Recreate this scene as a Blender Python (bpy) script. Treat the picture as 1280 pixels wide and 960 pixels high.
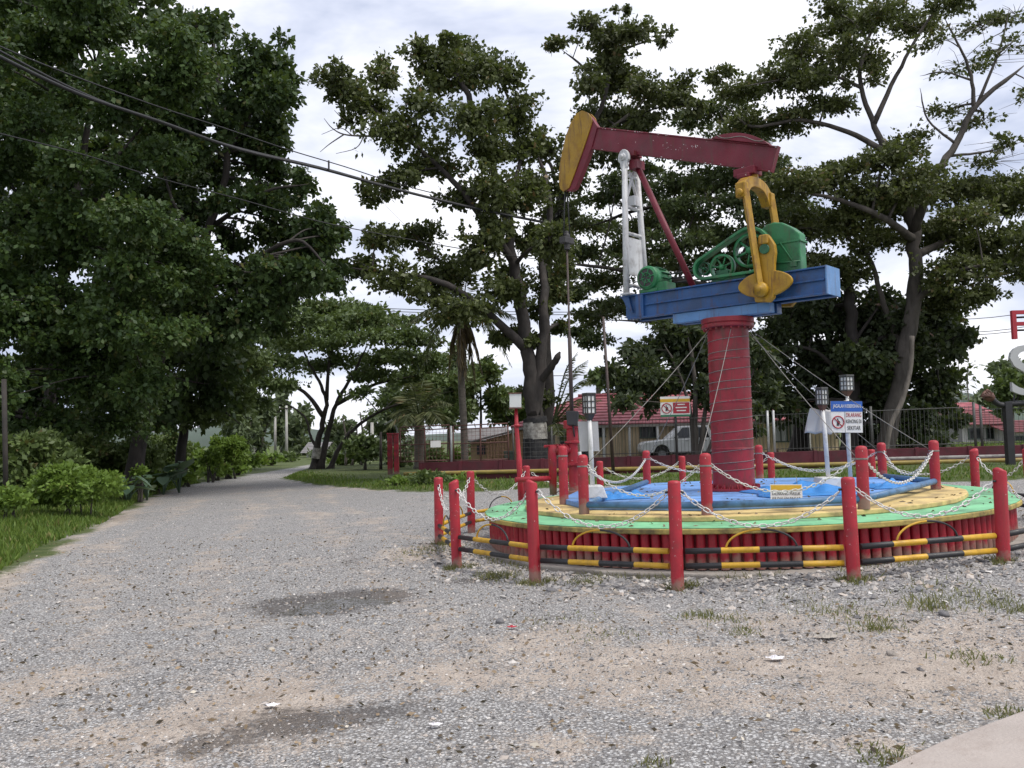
import bpy, math, random
import numpy as np
from mathutils import Vector, Matrix

random.seed(7)
rng = np.random.default_rng(11)
for o in list(bpy.data.objects):
    bpy.data.objects.remove(o)
SC = bpy.context.scene
COL = SC.collection
R = math.radians

# ------------------------------------------------------------------ camera
FPX, PITCH, ROLL, EYE = 1090.0, R(3.5), R(1.42), 1.5
cam_d = bpy.data.cameras.new('camera')
cam_d.sensor_fit = 'HORIZONTAL'
cam_d.sensor_width = 36.0
cam_d.lens = FPX / 1280.0 * 36.0
cam_d.clip_start = 0.05
cam_d.clip_end = 6000
cam = bpy.data.objects.new('camera', cam_d)
COL.objects.link(cam)
cam.matrix_world = (Matrix.Translation((0, 0, EYE)) @ Matrix.Rotation(R(90) + PITCH, 4, 'X')
                    @ Matrix.Rotation(-ROLL, 4, 'Z'))
SC.camera = cam

# ------------------------------------------------------------------ sky, sun, exposure
SUN_EL, SUN_AZ = R(58), R(118)          # azimuth clockwise from +Y: from the right, a little behind the viewer
world = bpy.data.worlds.new('World')
SC.world = world
world.use_nodes = True
wn, wl = world.node_tree.nodes, world.node_tree.links
wn.clear()
sky = wn.new('ShaderNodeTexSky')
sky.sky_type = 'NISHITA'
sky.sun_disc = False
sky.sun_elevation = SUN_EL
sky.sun_rotation = SUN_AZ
bg1 = wn.new('ShaderNodeBackground'); bg1.inputs[1].default_value = 0.10
wl.new(sky.outputs[0], bg1.inputs[0])
tc = wn.new('ShaderNodeTexCoord')
mp = wn.new('ShaderNodeMapping'); mp.inputs['Scale'].default_value = (1.0, 1.0, 2.6)
mp.inputs['Location'].default_value = (3.1, 1.7, 0.4)
wl.new(tc.outputs['Generated'], mp.inputs[0])
n1 = wn.new('ShaderNodeTexNoise'); n1.inputs['Scale'].default_value = 2.3; n1.inputs['Detail'].default_value = 6
n1.inputs['Roughness'].default_value = 0.55
n1.inputs['Distortion'].default_value = 0.35
wl.new(mp.outputs[0], n1.inputs['Vector'])
cr = wn.new('ShaderNodeValToRGB')
cr.color_ramp.elements[0].position = 0.37; cr.color_ramp.elements[0].color = (0.37, 0.42, 0.56, 1)
cr.color_ramp.elements[1].position = 0.57; cr.color_ramp.elements[1].color = (0.87, 0.87, 0.92, 1)
e = cr.color_ramp.elements.new(0.46); e.color = (0.58, 0.615, 0.73, 1)
wl.new(n1.outputs[0], cr.inputs[0])
bg2 = wn.new('ShaderNodeBackground'); bg2.inputs[1].default_value = 1.0
wl.new(cr.outputs[0], bg2.inputs[0])
mxs = wn.new('ShaderNodeMixShader'); mxs.inputs[0].default_value = 0.93
wl.new(bg1.outputs[0], mxs.inputs[1]); wl.new(bg2.outputs[0], mxs.inputs[2])
wo = wn.new('ShaderNodeOutputWorld'); wl.new(mxs.outputs[0], wo.inputs[0])

sun_d = bpy.data.lights.new('sun', 'SUN')
sun_d.energy = 2.2
sun_d.angle = R(24)
sun_d.color = (1.0, 0.95, 0.88)
sun = bpy.data.objects.new('sun', sun_d)
COL.objects.link(sun)
sdir = Vector((math.sin(SUN_AZ) * math.cos(SUN_EL), math.cos(SUN_AZ) * math.cos(SUN_EL), math.sin(SUN_EL)))
sun.rotation_euler = sdir.to_track_quat('Z', 'Y').to_euler()
sun.location = (10, -10, 30)

SC.render.engine = 'CYCLES'
SC.view_settings.view_transform = 'Standard'
SC.view_settings.look = 'None'
SC.view_settings.exposure = 0.52
SC.view_settings.gamma = 1.0
SC.cycles.max_bounces = 6
SC.cycles.transparent_max_bounces = 8

# ------------------------------------------------------------------ measuring helpers (photo pixel -> place)
def ray(px, py):
    qx, qy = px - 640.0, py - 480.0
    c, s = math.cos(ROLL), math.sin(ROLL)
    x, y = qx * c - qy * s, qx * s + qy * c
    r, u = x / FPX, -y / FPX
    c, s = math.cos(PITCH), math.sin(PITCH)
    return np.array([r, c - u * s, s + u * c])

EYEV = np.array([0, 0, EYE])
def atY(px, py, Y):
    r = ray(px, py)
    return EYEV + r * (Y / r[1])

PC = np.array([3.26, 13.03, 0.0])       # middle of the round platform
RING = 4.39
post_ang = [R(181.3 + 22.3 * i) for i in range(16)]
post_ang[9] = R(16.0)
post_ang[10] = R(42.0)
BUMPS = [(0, .07), (1, -.05), (2, -.05), (3, -.05), (4, .02), (5, .07)]
def gz(x, y):
    x = np.asarray(x, float); y = np.asarray(y, float)
    z = 0.35 * np.tanh((x - PC[0]) * 0.024 / 0.35)
    for i, a in BUMPS:
        bx, by = PC[0] + RING * math.cos(post_ang[i]), PC[1] + RING * math.sin(post_ang[i])
        z = z + a * np.exp(-((x - bx) ** 2 + (y - by) ** 2) / (2 * 0.7 ** 2))
    return z
def gnd(px, py, z=None):
    r = ray(px, py)
    zz = 0.0 if z is None else z
    for _ in range(8):
        p = EYEV + r * ((zz - EYE) / r[2])
        if z is not None:
            return p
        zz = float(gz(p[0], p[1]))
    return p
JA = R(-42)
JU = np.array([math.cos(JA), math.sin(JA), 0]); JV = np.array([-math.sin(JA), math.cos(JA), 0])
def J(px, py, y):
    """point in the pump jack's own frame that lies in its plane y"""
    r = ray(px, py)
    t = (y - (EYEV - PC) @ JV) / (r @ JV)
    p = EYEV + t * r
    return np.array([(p - PC) @ JU, (p - PC) @ JV, p[2]])
def JW(l):
    return PC + JU * l[0] + JV * l[1] + np.array([0, 0, l[2]])

# ------------------------------------------------------------------ materials
MATS = {}
def nd(nt, t, **kw):
    n = nt.nodes.new(t)
    for k, v in kw.items():
        if k in n.inputs: n.inputs[k].default_value = v
        else: setattr(n, k, v)
    return n
def mixc(nt, fac, a, b):
    m = nt.nodes.new('ShaderNodeMix'); m.data_type = 'RGBA'
    for sock, v in ((m.inputs[0], fac), (m.inputs[6], a), (m.inputs[7], b)):
        if hasattr(v, 'links'): nt.links.new(v, sock)
        else: sock.default_value = v if not isinstance(v, tuple) else (v + (1,) if len(v) == 3 else v)
    return m.outputs[2]
def ramp(nt, src, a, b):
    m = nd(nt, 'ShaderNodeMapRange')
    m.inputs[1].default_value = a; m.inputs[2].default_value = b
    nt.links.new(src, m.inputs[0])
    return m.outputs[0]
def math2(nt, op, a, b):
    m = nd(nt, 'ShaderNodeMath', operation=op)
    for i, v in enumerate((a, b)):
        if hasattr(v, 'links'): nt.links.new(v, m.inputs[i])
        else: m.inputs[i].default_value = v
    return m.outputs[0]
def newmat(name):
    m = bpy.data.materials.new(name); m.use_nodes = True
    nt = m.node_tree
    b = nt.nodes['Principled BSDF']
    MATS[name] = m
    return m, nt, b
def noise(nt, scale, detail=4, coord='Object', rough=.55, stretch=None):
    t = nd(nt, 'ShaderNodeTexCoord')
    n = nd(nt, 'ShaderNodeTexNoise', Scale=scale, Detail=detail, Roughness=rough)
    if stretch:
        mp = nd(nt, 'ShaderNodeMapping'); mp.inputs['Scale'].default_value = stretch
        nt.links.new(t.outputs[coord], mp.inputs[0]); nt.links.new(mp.outputs[0], n.inputs['Vector'])
    else:
        nt.links.new(t.outputs[coord], n.inputs['Vector'])
    return n.outputs[0]
def paint(name, col, rough=.5, var=.25, scale=3.0, chip=None, chip_amt=.0, grime=None, grime_amt=.0, metal=0.0,
          bump=.15, bscale=40, stretch=None, spec=.5, streak=0.0, mud=0.0):
    m, nt, b = newmat(name)
    n = noise(nt, scale, 5, stretch=stretch)
    d = tuple(c * (1 - var) for c in col); l = tuple(min(1, c * (1 + var * .7)) for c in col)
    c = mixc(nt, ramp(nt, n, .3, .7), d, l)
    if grime:
        g = noise(nt, scale * 1.7, 6, rough=.65, stretch=stretch)
        c = mixc(nt, math2(nt, 'MULTIPLY', ramp(nt, g, .62 - .3 * grime_amt, .82 - .3 * grime_amt), .8), c, grime)
    if chip:
        g = noise(nt, scale * 9, 3, rough=.6)
        c = mixc(nt, ramp(nt, g, .74 - .12 * chip_amt, .77 - .12 * chip_amt), c, chip)
    if streak:
        g = noise(nt, 7.0, 5, rough=.7, stretch=(1.6, 1.6, .16))
        c = mixc(nt, math2(nt, 'MULTIPLY', ramp(nt, g, .53, .70), streak), c, (.085, .038, .024))
        g = noise(nt, 38, 3, rough=.7)
        c = mixc(nt, math2(nt, 'MULTIPLY', ramp(nt, g, .66, .70), streak), c, (.10, .05, .035))
        g = noise(nt, 1.3, 4)
        c = mixc(nt, math2(nt, 'MULTIPLY', ramp(nt, g, .5, .8), .35), c, tuple(min(1, v * .8 + .03) for v in col))
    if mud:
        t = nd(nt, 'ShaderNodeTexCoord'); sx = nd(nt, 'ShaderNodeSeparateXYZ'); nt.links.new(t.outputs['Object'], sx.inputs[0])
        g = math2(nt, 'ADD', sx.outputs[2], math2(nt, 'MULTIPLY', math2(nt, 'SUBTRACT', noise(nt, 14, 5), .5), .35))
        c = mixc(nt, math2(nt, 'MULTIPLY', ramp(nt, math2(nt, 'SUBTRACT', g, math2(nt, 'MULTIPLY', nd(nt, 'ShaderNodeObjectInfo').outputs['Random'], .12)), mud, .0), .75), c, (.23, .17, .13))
    nt.links.new(c, b.inputs['Base Color'])
    b.inputs['Metallic'].default_value = metal
    b.inputs['Specular IOR Level'].default_value = spec
    rn = noise(nt, scale * 2.3, 3)
    mr = nd(nt, 'ShaderNodeMapRange'); nt.links.new(rn, mr.inputs[0])
    mr.inputs[1].default_value = .3; mr.inputs[2].default_value = .7
    mr.inputs[3].default_value = max(.05, rough - .12); mr.inputs[4].default_value = min(1, rough + .15)
    nt.links.new(mr.outputs[0], b.inputs['Roughness'])
    if bump:
        bn = noise(nt, bscale, 4, stretch=stretch)
        bp = nd(nt, 'ShaderNodeBump', Strength=bump, Distance=.02)
        nt.links.new(bn, bp.inputs['Height']); nt.links.new(bp.outputs[0], b.inputs['Normal'])
    return m

RUST = (.10, .045, .03)
paint('red', (.28, .013, .026), .5, .22, 2.5, chip=(.55, .42, .40), chip_amt=.05, grime=(.12, .02, .02), grime_amt=.5, streak=0.7)
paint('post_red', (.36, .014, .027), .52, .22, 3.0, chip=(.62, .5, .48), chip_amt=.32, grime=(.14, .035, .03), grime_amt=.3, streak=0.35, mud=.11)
paint('beam_red', (.155, .008, .022), .5, .2, 1.5, chip=(.62, .46, .44), chip_amt=.12, grime=(.10, .012, .02), grime_amt=.5, streak=0.85)
paint('pipe_red', (.37, .011, .026), .5, .3, 2.0, grime=(.09, .012, .02), grime_amt=.55, streak=0.30, mud=.10)
paint('blue', (.018, .085, .25), .45, .22, 2.0, chip=(.10, .09, .09), chip_amt=.05, grime=(.02, .05, .12), grime_amt=.5, streak=0.80)
paint('pale_blue', (.10, .23, .46), .5, .2, 2.0, grime=(.1, .18, .3), grime_amt=.3, streak=0.7)
paint('yellow', (.38, .215, .010), .5, .2, 2.5, grime=(.22, .10, .01), grime_amt=.5, chip=(.2, .09, .02), chip_amt=.05, streak=0.85)
paint('green', (.022, .185, .065), .42, .22, 3.0, grime=(.012, .07, .03), grime_amt=.5, streak=0.60)
paint('dark_green', (.018, .12, .05), .5, .3, 6.0, grime=(.01, .03, .02), grime_amt=.5)
paint('white_paint', (.62, .62, .61), .5, .12, 3.0, grime=(.3, .28, .25), grime_amt=.3)
paint('aluminium_paint', (.52, .53, .54), .45, .15, 3.0, grime=(.22, .2, .19), grime_amt=.35, streak=0.50)
paint('black_paint', (.02, .02, .022), .5, .3, 4.0, chip=(.3, .28, .25), chip_amt=.06)
paint('yellow_rail', (.54, .31, .018), .5, .2, 5.0, grime=(.25, .13, .02), grime_amt=.3, chip=(.08, .06, .05), chip_amt=.1, streak=0.40)
paint('dark_steel', (.035, .033, .033), .55, .3, 5.0)
paint('rod_brown', (.06, .04, .035), .55, .3, 6.0)
paint('rope', (.22, .205, .19), .85, .25, 20, bump=.3, bscale=200)
paint('chain_white', (.66, .65, .63), .45, .2, 25, grime=(.14, .11, .09), grime_amt=.35)
paint('deck_green', (.19, .49, .26), .65, .2, 1.2, grime=(.07, .14, .08), grime_amt=.55, bump=.3, bscale=15)
paint('deck_yellow', (.62, .46, .19), .7, .18, 1.5, grime=(.20, .14, .07), grime_amt=.55, bump=.3, bscale=15)
paint('lip_yellow', (.46, .36, .10), .7, .25, 2.0, grime=(.05, .04, .03), grime_amt=.6, bump=.3, bscale=20)
paint('pad_blue', (.15, .31, .64), .6, .2, 1.5, grime=(.08, .13, .2), grime_amt=.55, bump=.2, bscale=15)
paint('tarp_blue', (.03, .20, .52), .35, .12, 5.0, bump=.5, bscale=14)
paint('blue_pipe', (.07, .17, .32), .5, .25, 4.0, grime=(.04, .07, .10), grime_amt=.4)
paint('concrete', (.31, .285, .255), .85, .22, 2.0, grime=(.18, .16, .14), grime_amt=.5, bump=.5, bscale=30)
paint('slab_concrete', (.37, .325, .295), .85, .12, 1.5, grime=(.27, .22, .19), grime_amt=.4, bump=.4, bscale=60)
paint('maroon', (.095, .014, .022), .7, .25, 1.5, grime=(.05, .02, .02), grime_amt=.4)
paint('ledge_grey', (.32, .31, .29), .85, .25, 2.0, grime=(.12, .1, .09), grime_amt=.5)
paint('yellow_pipe', (.30, .22, .05), .6, .3, 3.0, grime=(.2, .16, .06), grime_amt=.5)
paint('fence_grey', (.075, .075, .072), .6, .3, 5.0)
paint('galvanised', (.40, .41, .41), .5, .2, 5.0, metal=.3)
paint('gate_rust', (.13, .06, .05), .75, .4, 6.0)
paint('tile_red', (.34, .10, .115), .7, .25, 1.3, grime=(.16, .04, .05), grime_amt=.45)
paint('tile_brown', (.16, .04, .045), .75, .25, 1.3, grime=(.08, .03, .03), grime_amt=.4)
paint('fascia', (.34, .31, .27), .8, .25, 2.0)
paint('tin_roof', (.20, .19, .19), .7, .3, 2.0)
paint('window_dark', (.016, .019, .023), .2, .3, 2.0, bump=0)
paint('curtain', (.55, .56, .58), .8, .25, 2.0, stretch=(14, 14, 1))
paint('plaster_white', (.60, .585, .55), .85, .12, 1.0, grime=(.35, .33, .28), grime_amt=.4)
paint('bin_grey', (.09, .12, .10), .7, .25, 3.0)
paint('car_white', (.72, .73, .74), .25, .04, 2.0, bump=0)
paint('car_glass', (.015, .018, .02), .08, .2, 2.0, bump=0)
paint('tyre', (.02, .02, .02), .8, .3, 8.0)
paint('rim_grey', (.25, .25, .26), .4, .2, 5.0, metal=.5)
paint('sign_white', (.70, .69, .67), .5, .06, 3.0, grime=(.5, .47, .42), grime_amt=.3, bump=0)
paint('sign_blue', (.02, .10, .40), .5, .1, 3.0, bump=0)
paint('sign_red', (.36, .02, .035), .5, .1, 3.0, bump=0)
paint('sign_yellow', (.62, .36, .02), .5, .15, 8.0, bump=0)
paint('sign_green', (.02, .15, .07), .5, .15, 8.0, bump=0)
paint('sign_black', (.02, .02, .02), .5, .1, 3.0, bump=0)
paint('letter_grey', (.42, .43, .43), .5, .08, 2.0, bump=0)
paint('lamp_pane', (.62, .63, .62), .3, .06, 3.0, bump=0)
paint('sheet_grey', (.42, .42, .43), .7, .12, 2.0)
paint('panel_tan', (.42, .32, .19), .8, .15, 2.0)
paint('hand_brown', (.12, .055, .04), .6, .4, 8.0, chip=(.5, .4, .35), chip_amt=.25)
paint('plastic_white', (.68, .66, .68), .4, .1, 5.0)
paint('bark', (.085, .074, .064), .9, .4, 2.2, grime=(.035, .03, .026), grime_amt=.6, bump=.9, bscale=9, stretch=(1, 1, .3))
paint('bark_dark', (.045, .038, .034), .9, .4, 2.2, grime=(.02, .018, .017), grime_amt=.6, bump=.9, bscale=9, stretch=(1, 1, .3))
paint('bark_pale', (.20, .175, .15), .9, .35, 2.2, grime=(.07, .06, .05), grime_amt=.5, bump=.9, bscale=9, stretch=(1, 1, .3))
paint('trunk_band', (.36, .35, .32), .9, .35, 3.0, grime=(.08, .07, .06), grime_amt=.7)
paint('trunk_tar', (.018, .018, .02), .85, .3, 3.0, grime=(.06, .055, .05), grime_amt=.4)
paint('palm_bark', (.17, .15, .13), .9, .35, 4.0, grime=(.07, .06, .05), grime_amt=.5, stretch=(1, 1, 4))
paint('cable_black', (.02, .02, .022), .6, .2, 3.0)
paint('pole_concrete', (.38, .37, .35), .85, .2, 2.0)
paint('stone_a', (.30, .30, .30), .9, .35, 9.0, bump=.6, bscale=40)
paint('stone_b', (.20, .195, .20), .9, .35, 9.0, bump=.6, bscale=40)
paint('stone_c', (.38, .34, .30), .9, .3, 9.0, bump=.6, bscale=40)
paint('hill_green', (.06, .085, .065), .95, .3, .02, bump=0)
paint('tower_steel', (.36, .34, .36), .6, .2, .5)

def boards_mat(name, col, scale):
    m, nt, b = newmat(name)
    t = nd(nt, 'ShaderNodeTexCoord')
    w = nd(nt, 'ShaderNodeTexWave', Scale=scale, Distortion=.15, Detail=1.0)
    w.wave_type = 'BANDS'; w.bands_direction = 'X'
    nt.links.new(t.outputs['Object'], w.inputs['Vector'])
    n = noise(nt, 2.0, 5, stretch=(3, 3, .6))
    c = mixc(nt, ramp(nt, n, .3, .7), tuple(v * .78 for v in col), tuple(min(1, v * 1.12) for v in col))
    c = mixc(nt, ramp(nt, w.outputs[0], .06, .0), c, tuple(v * .35 for v in col))
    nt.links.new(c, b.inputs['Base Color'])
    b.inputs['Roughness'].default_value = .8
    bp = nd(nt, 'ShaderNodeBump', Strength=.6, Distance=.03)
    nt.links.new(w.outputs[0], bp.inputs['Height']); nt.links.new(bp.outputs[0], b.inputs['Normal'])
boards_mat('boards_tan', (.74, .58, .38), 1.6)
boards_mat('boards_brown', (.36, .23, .13), 2.2)
boards_mat('boards_white', (.60, .58, .56), 2.2)

def leaf_mat(name, a, b_, dry=None, transl=.24, rough=.5):
    m, nt, b = newmat(name)
    at = nd(nt, 'ShaderNodeAttribute', attribute_name='tint')
    c = mixc(nt, at.outputs['Fac'], a, b_)
    if dry:
        c = mixc(nt, ramp(nt, at.outputs['Fac'], .93, .95), c, dry)
    nt.links.new(c, b.inputs['Base Color'])
    b.inputs['Roughness'].default_value = rough
    b.inputs['Specular IOR Level'].default_value = .35
    tr = nd(nt, 'ShaderNodeBsdfTranslucent')
    tcol = mixc(nt, .55, c, (.16, .22, .03))
    nt.links.new(tcol, tr.inputs['Color'])
    mx = nd(nt, 'ShaderNodeMixShader'); mx.inputs[0].default_value = transl
    nt.links.new(b.outputs[0], mx.inputs[1]); nt.links.new(tr.outputs[0], mx.inputs[2])
    nt.links.new(mx.outputs[0], nt.nodes['Material Output'].inputs[0])
leaf_mat('leaf_left', (0.028, 0.058, 0.018), (0.070, 0.116, 0.026), (.10, .11, .03))
leaf_mat('leaf_left_b', (0.028, 0.052, 0.018), (0.063, 0.105, 0.031), (.10, .10, .03))
leaf_mat('leaf_left_c', (0.069, 0.099, 0.034), (0.138, 0.196, 0.059), (.12, .10, .04))
leaf_mat('leaf_broad', (0.048, 0.064, 0.022), (0.108, 0.128, 0.039), (.14, .09, .03))
leaf_mat('leaf_broad_b', (0.051, 0.064, 0.026), (0.108, 0.122, 0.044), (.13, .09, .04))
leaf_mat('leaf_rain', (0.048, 0.070, 0.029), (0.102, 0.134, 0.048), (.12, .11, .05))
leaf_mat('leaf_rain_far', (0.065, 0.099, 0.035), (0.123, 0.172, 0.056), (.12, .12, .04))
leaf_mat('leaf_dark', (0.029, 0.042, 0.020), (0.065, 0.087, 0.035), (.12, .07, .05))
leaf_mat('leaf_top', (0.054, 0.068, 0.025), (0.115, 0.130, 0.042), (.13, .10, .04))
leaf_mat('leaf_bush', (0.102, 0.172, 0.028), (0.189, 0.290, 0.050), (.20, .22, .06), transl=.38)
leaf_mat('leaf_palm', (0.072, 0.092, 0.038), (0.145, 0.158, 0.063), (.18, .12, .06))
leaf_mat('leaf_dead', (0.120, 0.085, 0.048), (0.200, 0.150, 0.085), None)
leaf_mat('leaf_far', (0.072, 0.099, 0.053), (0.131, 0.165, 0.082), None)  # lightened: distance haze is mixed into the leaf colour
leaf_mat('leaf_ear', (0.100, 0.160, 0.104), (0.160, 0.220, 0.152), None, transl=.25, rough=.35)
leaf_mat('leaf_red', (0.120, 0.030, 0.048), (0.200, 0.070, 0.076), None)
leaf_mat('grass', (.065, .122, .020), (.165, .240, .042), (.22, .20, .07), transl=.35, rough=.55)
leaf_mat('grass_dry', (0.110, 0.120, 0.038), (0.240, 0.230, 0.095), (.3, .26, .14), transl=.3, rough=.6)
leaf_mat('litter', (.035, .028, .022), (.34, .25, .16), (.55, .5, .42), transl=.1, rough=.7)

# ------------------------------------------------------------------ mesh builder
class MB:
    def __init__(s):
        s.v, s.f, s.m, s.sm = [], [], [], []
    def add(s, vs, fs, mi=0, smooth=False):
        o = len(s.v)
        s.v.extend([tuple(map(float, p)) for p in vs])
        for f in fs:
            s.f.append(tuple(i + o for i in f)); s.m.append(mi); s.sm.append(smooth)
    def box(s, c, d, mi=0, rot=None):
        hx, hy, hz = d[0] / 2, d[1] / 2, d[2] / 2
        vs = [Vector((x, y, z)) for x in (-hx, hx) for y in (-hy, hy) for z in (-hz, hz)]
        if rot is not None: vs = [rot @ p for p in vs]
        vs = [p + Vector(c) for p in vs]
        s.add(vs, [(0, 1, 3, 2), (4, 6, 7, 5), (0, 4, 5, 1), (2, 3, 7, 6), (0, 2, 6, 4), (1, 5, 7, 3)], mi)
    def box2(s, lo, hi, mi=0):
        s.box([(a + b) / 2 for a, b in zip(lo, hi)], [b - a for a, b in zip(lo, hi)], mi)
    def tube(s, path, rad, n=8, mi=0, cap=True, closed=False, mis=None, smooth=True):
        P = [Vector(p) for p in path]; k = len(P)
        rads = rad if hasattr(rad, '__len__') else [rad] * k
        T = []
        for i in range(k):
            a = P[(i - 1) % k] if (closed or i > 0) else P[i]
            b = P[(i + 1) % k] if (closed or i < k - 1) else P[i]
            d = (b - a)
            T.append(d.normalized() if d.length > 1e-9 else Vector((0, 0, 1)))
        up = Vector((0, 0, 1)) if abs(T[0].z) < .9 else Vector((1, 0, 0))
        N = (up - T[0] * up.dot(T[0])).normalized()
        vs, fs = [], []
        for i in range(k):
            N = N - T[i] * N.dot(T[i])
            N = N.normalized() if N.length > 1e-6 else T[i].orthogonal().normalized()
            B = T[i].cross(N)
            for j in range(n):
                a = 2 * math.pi * j / n
                vs.append(P[i] + (N * math.cos(a) + B * math.sin(a)) * rads[i])
        segs = k if closed else k - 1
        for i in range(segs):
            fs = []
            for j in range(n):
                a, b = i * n + j, i * n + (j + 1) % n
                c, d = ((i + 1) % k) * n + (j + 1) % n, ((i + 1) % k) * n + j
                fs.append((a, b, c, d))
            if i == 0: s.add(vs, fs, mis[i] if mis else mi, smooth); off = len(s.v) - len(vs)
            else:
                for f in fs:
                    s.f.append(tuple(q + off for q in f)); s.m.append(mis[i] if mis else mi); s.sm.append(smooth)
        if cap and not closed:
            s.f.append(tuple(off + j for j in range(n))[::-1]); s.m.append(mis[0] if mis else mi); s.sm.append(False)
            s.f.append(tuple(off + (k - 1) * n + j for j in range(n))); s.m.append(mis[-1] if mis else mi); s.sm.append(False)
    def prism(s, pts, n, mi=0, smooth_side=False):
        """extrude the closed outline pts (3D, planar) along the vector n"""
        P = [Vector(p) for p in pts]; n = Vector(n); k = len(P)
        nrm = Vector((0, 0, 0))
        for i in range(k): nrm += P[i].cross(P[(i + 1) % k])
        if nrm.dot(n) > 0: P = P[::-1]
        vs = P + [p + n for p in P]
        s.add(vs, [tuple(range(k)), tuple(range(2 * k - 1, k - 1, -1))], mi)
        o = len(s.v) - 2 * k
        for i in range(k):
            j = (i + 1) % k
            s.f.append((o + j, o + i, o + k + i, o + k + j)); s.m.append(mi); s.sm.append(smooth_side)
    def lathe(s, prof, c, axis=(0, 0, 1), n=24, mi=0, smooth=True, mis=None):
        ax = Vector(axis).normalized(); e1 = ax.orthogonal().normalized(); e2 = ax.cross(e1); c = Vector(c)
        vs = []
        for (r, h) in prof:
            for j in range(n):
                a = 2 * math.pi * j / n
                vs.append(c + ax * h + (e1 * math.cos(a) + e2 * math.sin(a)) * max(r, 1e-4))
        o = len(s.v); s.v.extend([tuple(p) for p in vs])
        for i in range(len(prof) - 1):
            for j in range(n):
                k = (j + 1) % n
                s.f.append((o + i * n + j, o + i * n + k, o + (i + 1) * n + k, o + (i + 1) * n + j))
                s.m.append(mis[i] if mis else mi); s.sm.append(smooth)
    def build(s, name, mat, parent=None, origin=None, bevel=0, auto=True):
        me = bpy.data.meshes.new(name)
        v = s.v
        if origin is not None:
            ox, oy, oz = origin
            v = [(a - ox, b - oy, c - oz) for a, b, c in v]
        me.from_pydata(v, [], s.f)
        for m_ in (mat if isinstance(mat, (list, tuple)) else [mat]):
            me.materials.append(MATS[m_])
        me.polygons.foreach_set('material_index', s.m)
        me.polygons.foreach_set('use_smooth', s.sm)
        me.update()
        o = bpy.data.objects.new(name, me); COL.objects.link(o)
        if parent is not None: o.parent = parent
        elif origin is not None: o.location = origin
        if bevel:
            b = o.modifiers.new('bevel', 'BEVEL'); b.width = bevel; b.segments = 2; b.limit_method = 'ANGLE'; b.angle_limit = R(40)
        return o
def tag(o, label, cat, group=None, kind=None):
    if label: o['label'] = label
    if cat: o['category'] = cat
    if group: o['group'] = group
    if kind: o['kind'] = kind
    return o
def thing(name, label, cat, loc=(0, 0, 0), group=None, rot=(0, 0, 0)):
    o = bpy.data.objects.new(name, None); COL.objects.link(o)
    o.location = loc; o.rotation_euler = rot; o.empty_display_size = .2
    return tag(o, label, cat, group)
def inst(src, name, parent, loc, rot=(0, 0, 0), scale=(1, 1, 1)):
    o = bpy.data.objects.new(name, src.data if hasattr(src, 'data') else src); COL.objects.link(o)
    o.parent = parent; o.location = loc; o.rotation_euler = rot; o.scale = scale
    return o
def text(name, body, mat, parent, mtx, width=None, height=None, extrude=.002):
    cu = bpy.data.curves.new(name, 'FONT'); cu.body = body; cu.size = 1; cu.extrude = 0.0
    cu.align_x = 'LEFT'; cu.resolution_u = 4
    tmp = bpy.data.objects.new(name, cu); COL.objects.link(tmp)
    bpy.context.view_layer.update()
    dg = bpy.context.evaluated_depsgraph_get()
    me = bpy.data.meshes.new_from_object(tmp.evaluated_get(dg))
    bpy.data.objects.remove(tmp)
    co = np.zeros(len(me.vertices) * 3); me.vertices.foreach_get('co', co); co = co.reshape(-1, 3)
    lo, hi = co.min(0), co.max(0)
    co -= (lo + hi) / 2
    sz = hi - lo
    sx = width / sz[0] if width else height / sz[1]
    sy = height / sz[1] if height else sx
    co[:, 0] *= sx; co[:, 1] *= sy; co[:, 2] = 0
    me.vertices.foreach_set('co', co.ravel())
    me.materials.clear(); me.materials.append(MATS[mat]); me.update()
    o = bpy.data.objects.new(name, me); COL.objects.link(o); o.parent = parent
    o.matrix_local = mtx
    if extrude:
        s = o.modifiers.new('thick', 'SOLIDIFY'); s.thickness = extrude; s.offset = 0
    return o
def cat_rom(P, sub=5):
    P = [np.array(p, float) for p in P]
    if len(P) < 3:
        return [P[0] + (P[-1] - P[0]) * t for t in np.linspace(0, 1, sub + 1)]
    out = []
    Q = [2 * P[0] - P[1]] + P + [2 * P[-1] - P[-2]]
    for i in range(1, len(Q) - 2):
        a, b, c, d = Q[i - 1:i + 3]
        for t in np.linspace(0, 1, sub, endpoint=False):
            out.append(.5 * ((2 * b) + (c - a) * t + (2 * a - 5 * b + 4 * c - d) * t * t + (3 * b - a - 3 * c + d) * t ** 3))
    out.append(P[-1])
    return out
def quads(name, V, mat, parent, tint, origin=(0, 0, 0), nv=4):
    """V (N,nv,3) loose leaf faces as one mesh"""
    N = len(V)
    me = bpy.data.meshes.new(name)
    me.vertices.add(N * nv); me.loops.add(N * nv); me.polygons.add(N)
    me.vertices.foreach_set('co', (V - np.array(origin)).reshape(-1).astype(np.float32))
    me.loops.foreach_set('vertex_index', np.arange(N * nv, dtype=np.int32))
    me.polygons.foreach_set('loop_start', np.arange(0, N * nv, nv, dtype=np.int32))
    me.polygons.foreach_set('loop_total', np.full(N, nv, dtype=np.int32))
    at = me.attributes.new('tint', 'FLOAT', 'FACE')
    at.data.foreach_set('value', np.asarray(tint, dtype=np.float32))
    me.materials.append(MATS[mat]); me.update(calc_edges=True)
    o = bpy.data.objects.new(name, me); COL.objects.link(o)
    if parent is not None: o.parent = parent
    return o
def unit(a):
    return a / (np.linalg.norm(a, axis=-1, keepdims=True) + 1e-9)
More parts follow.
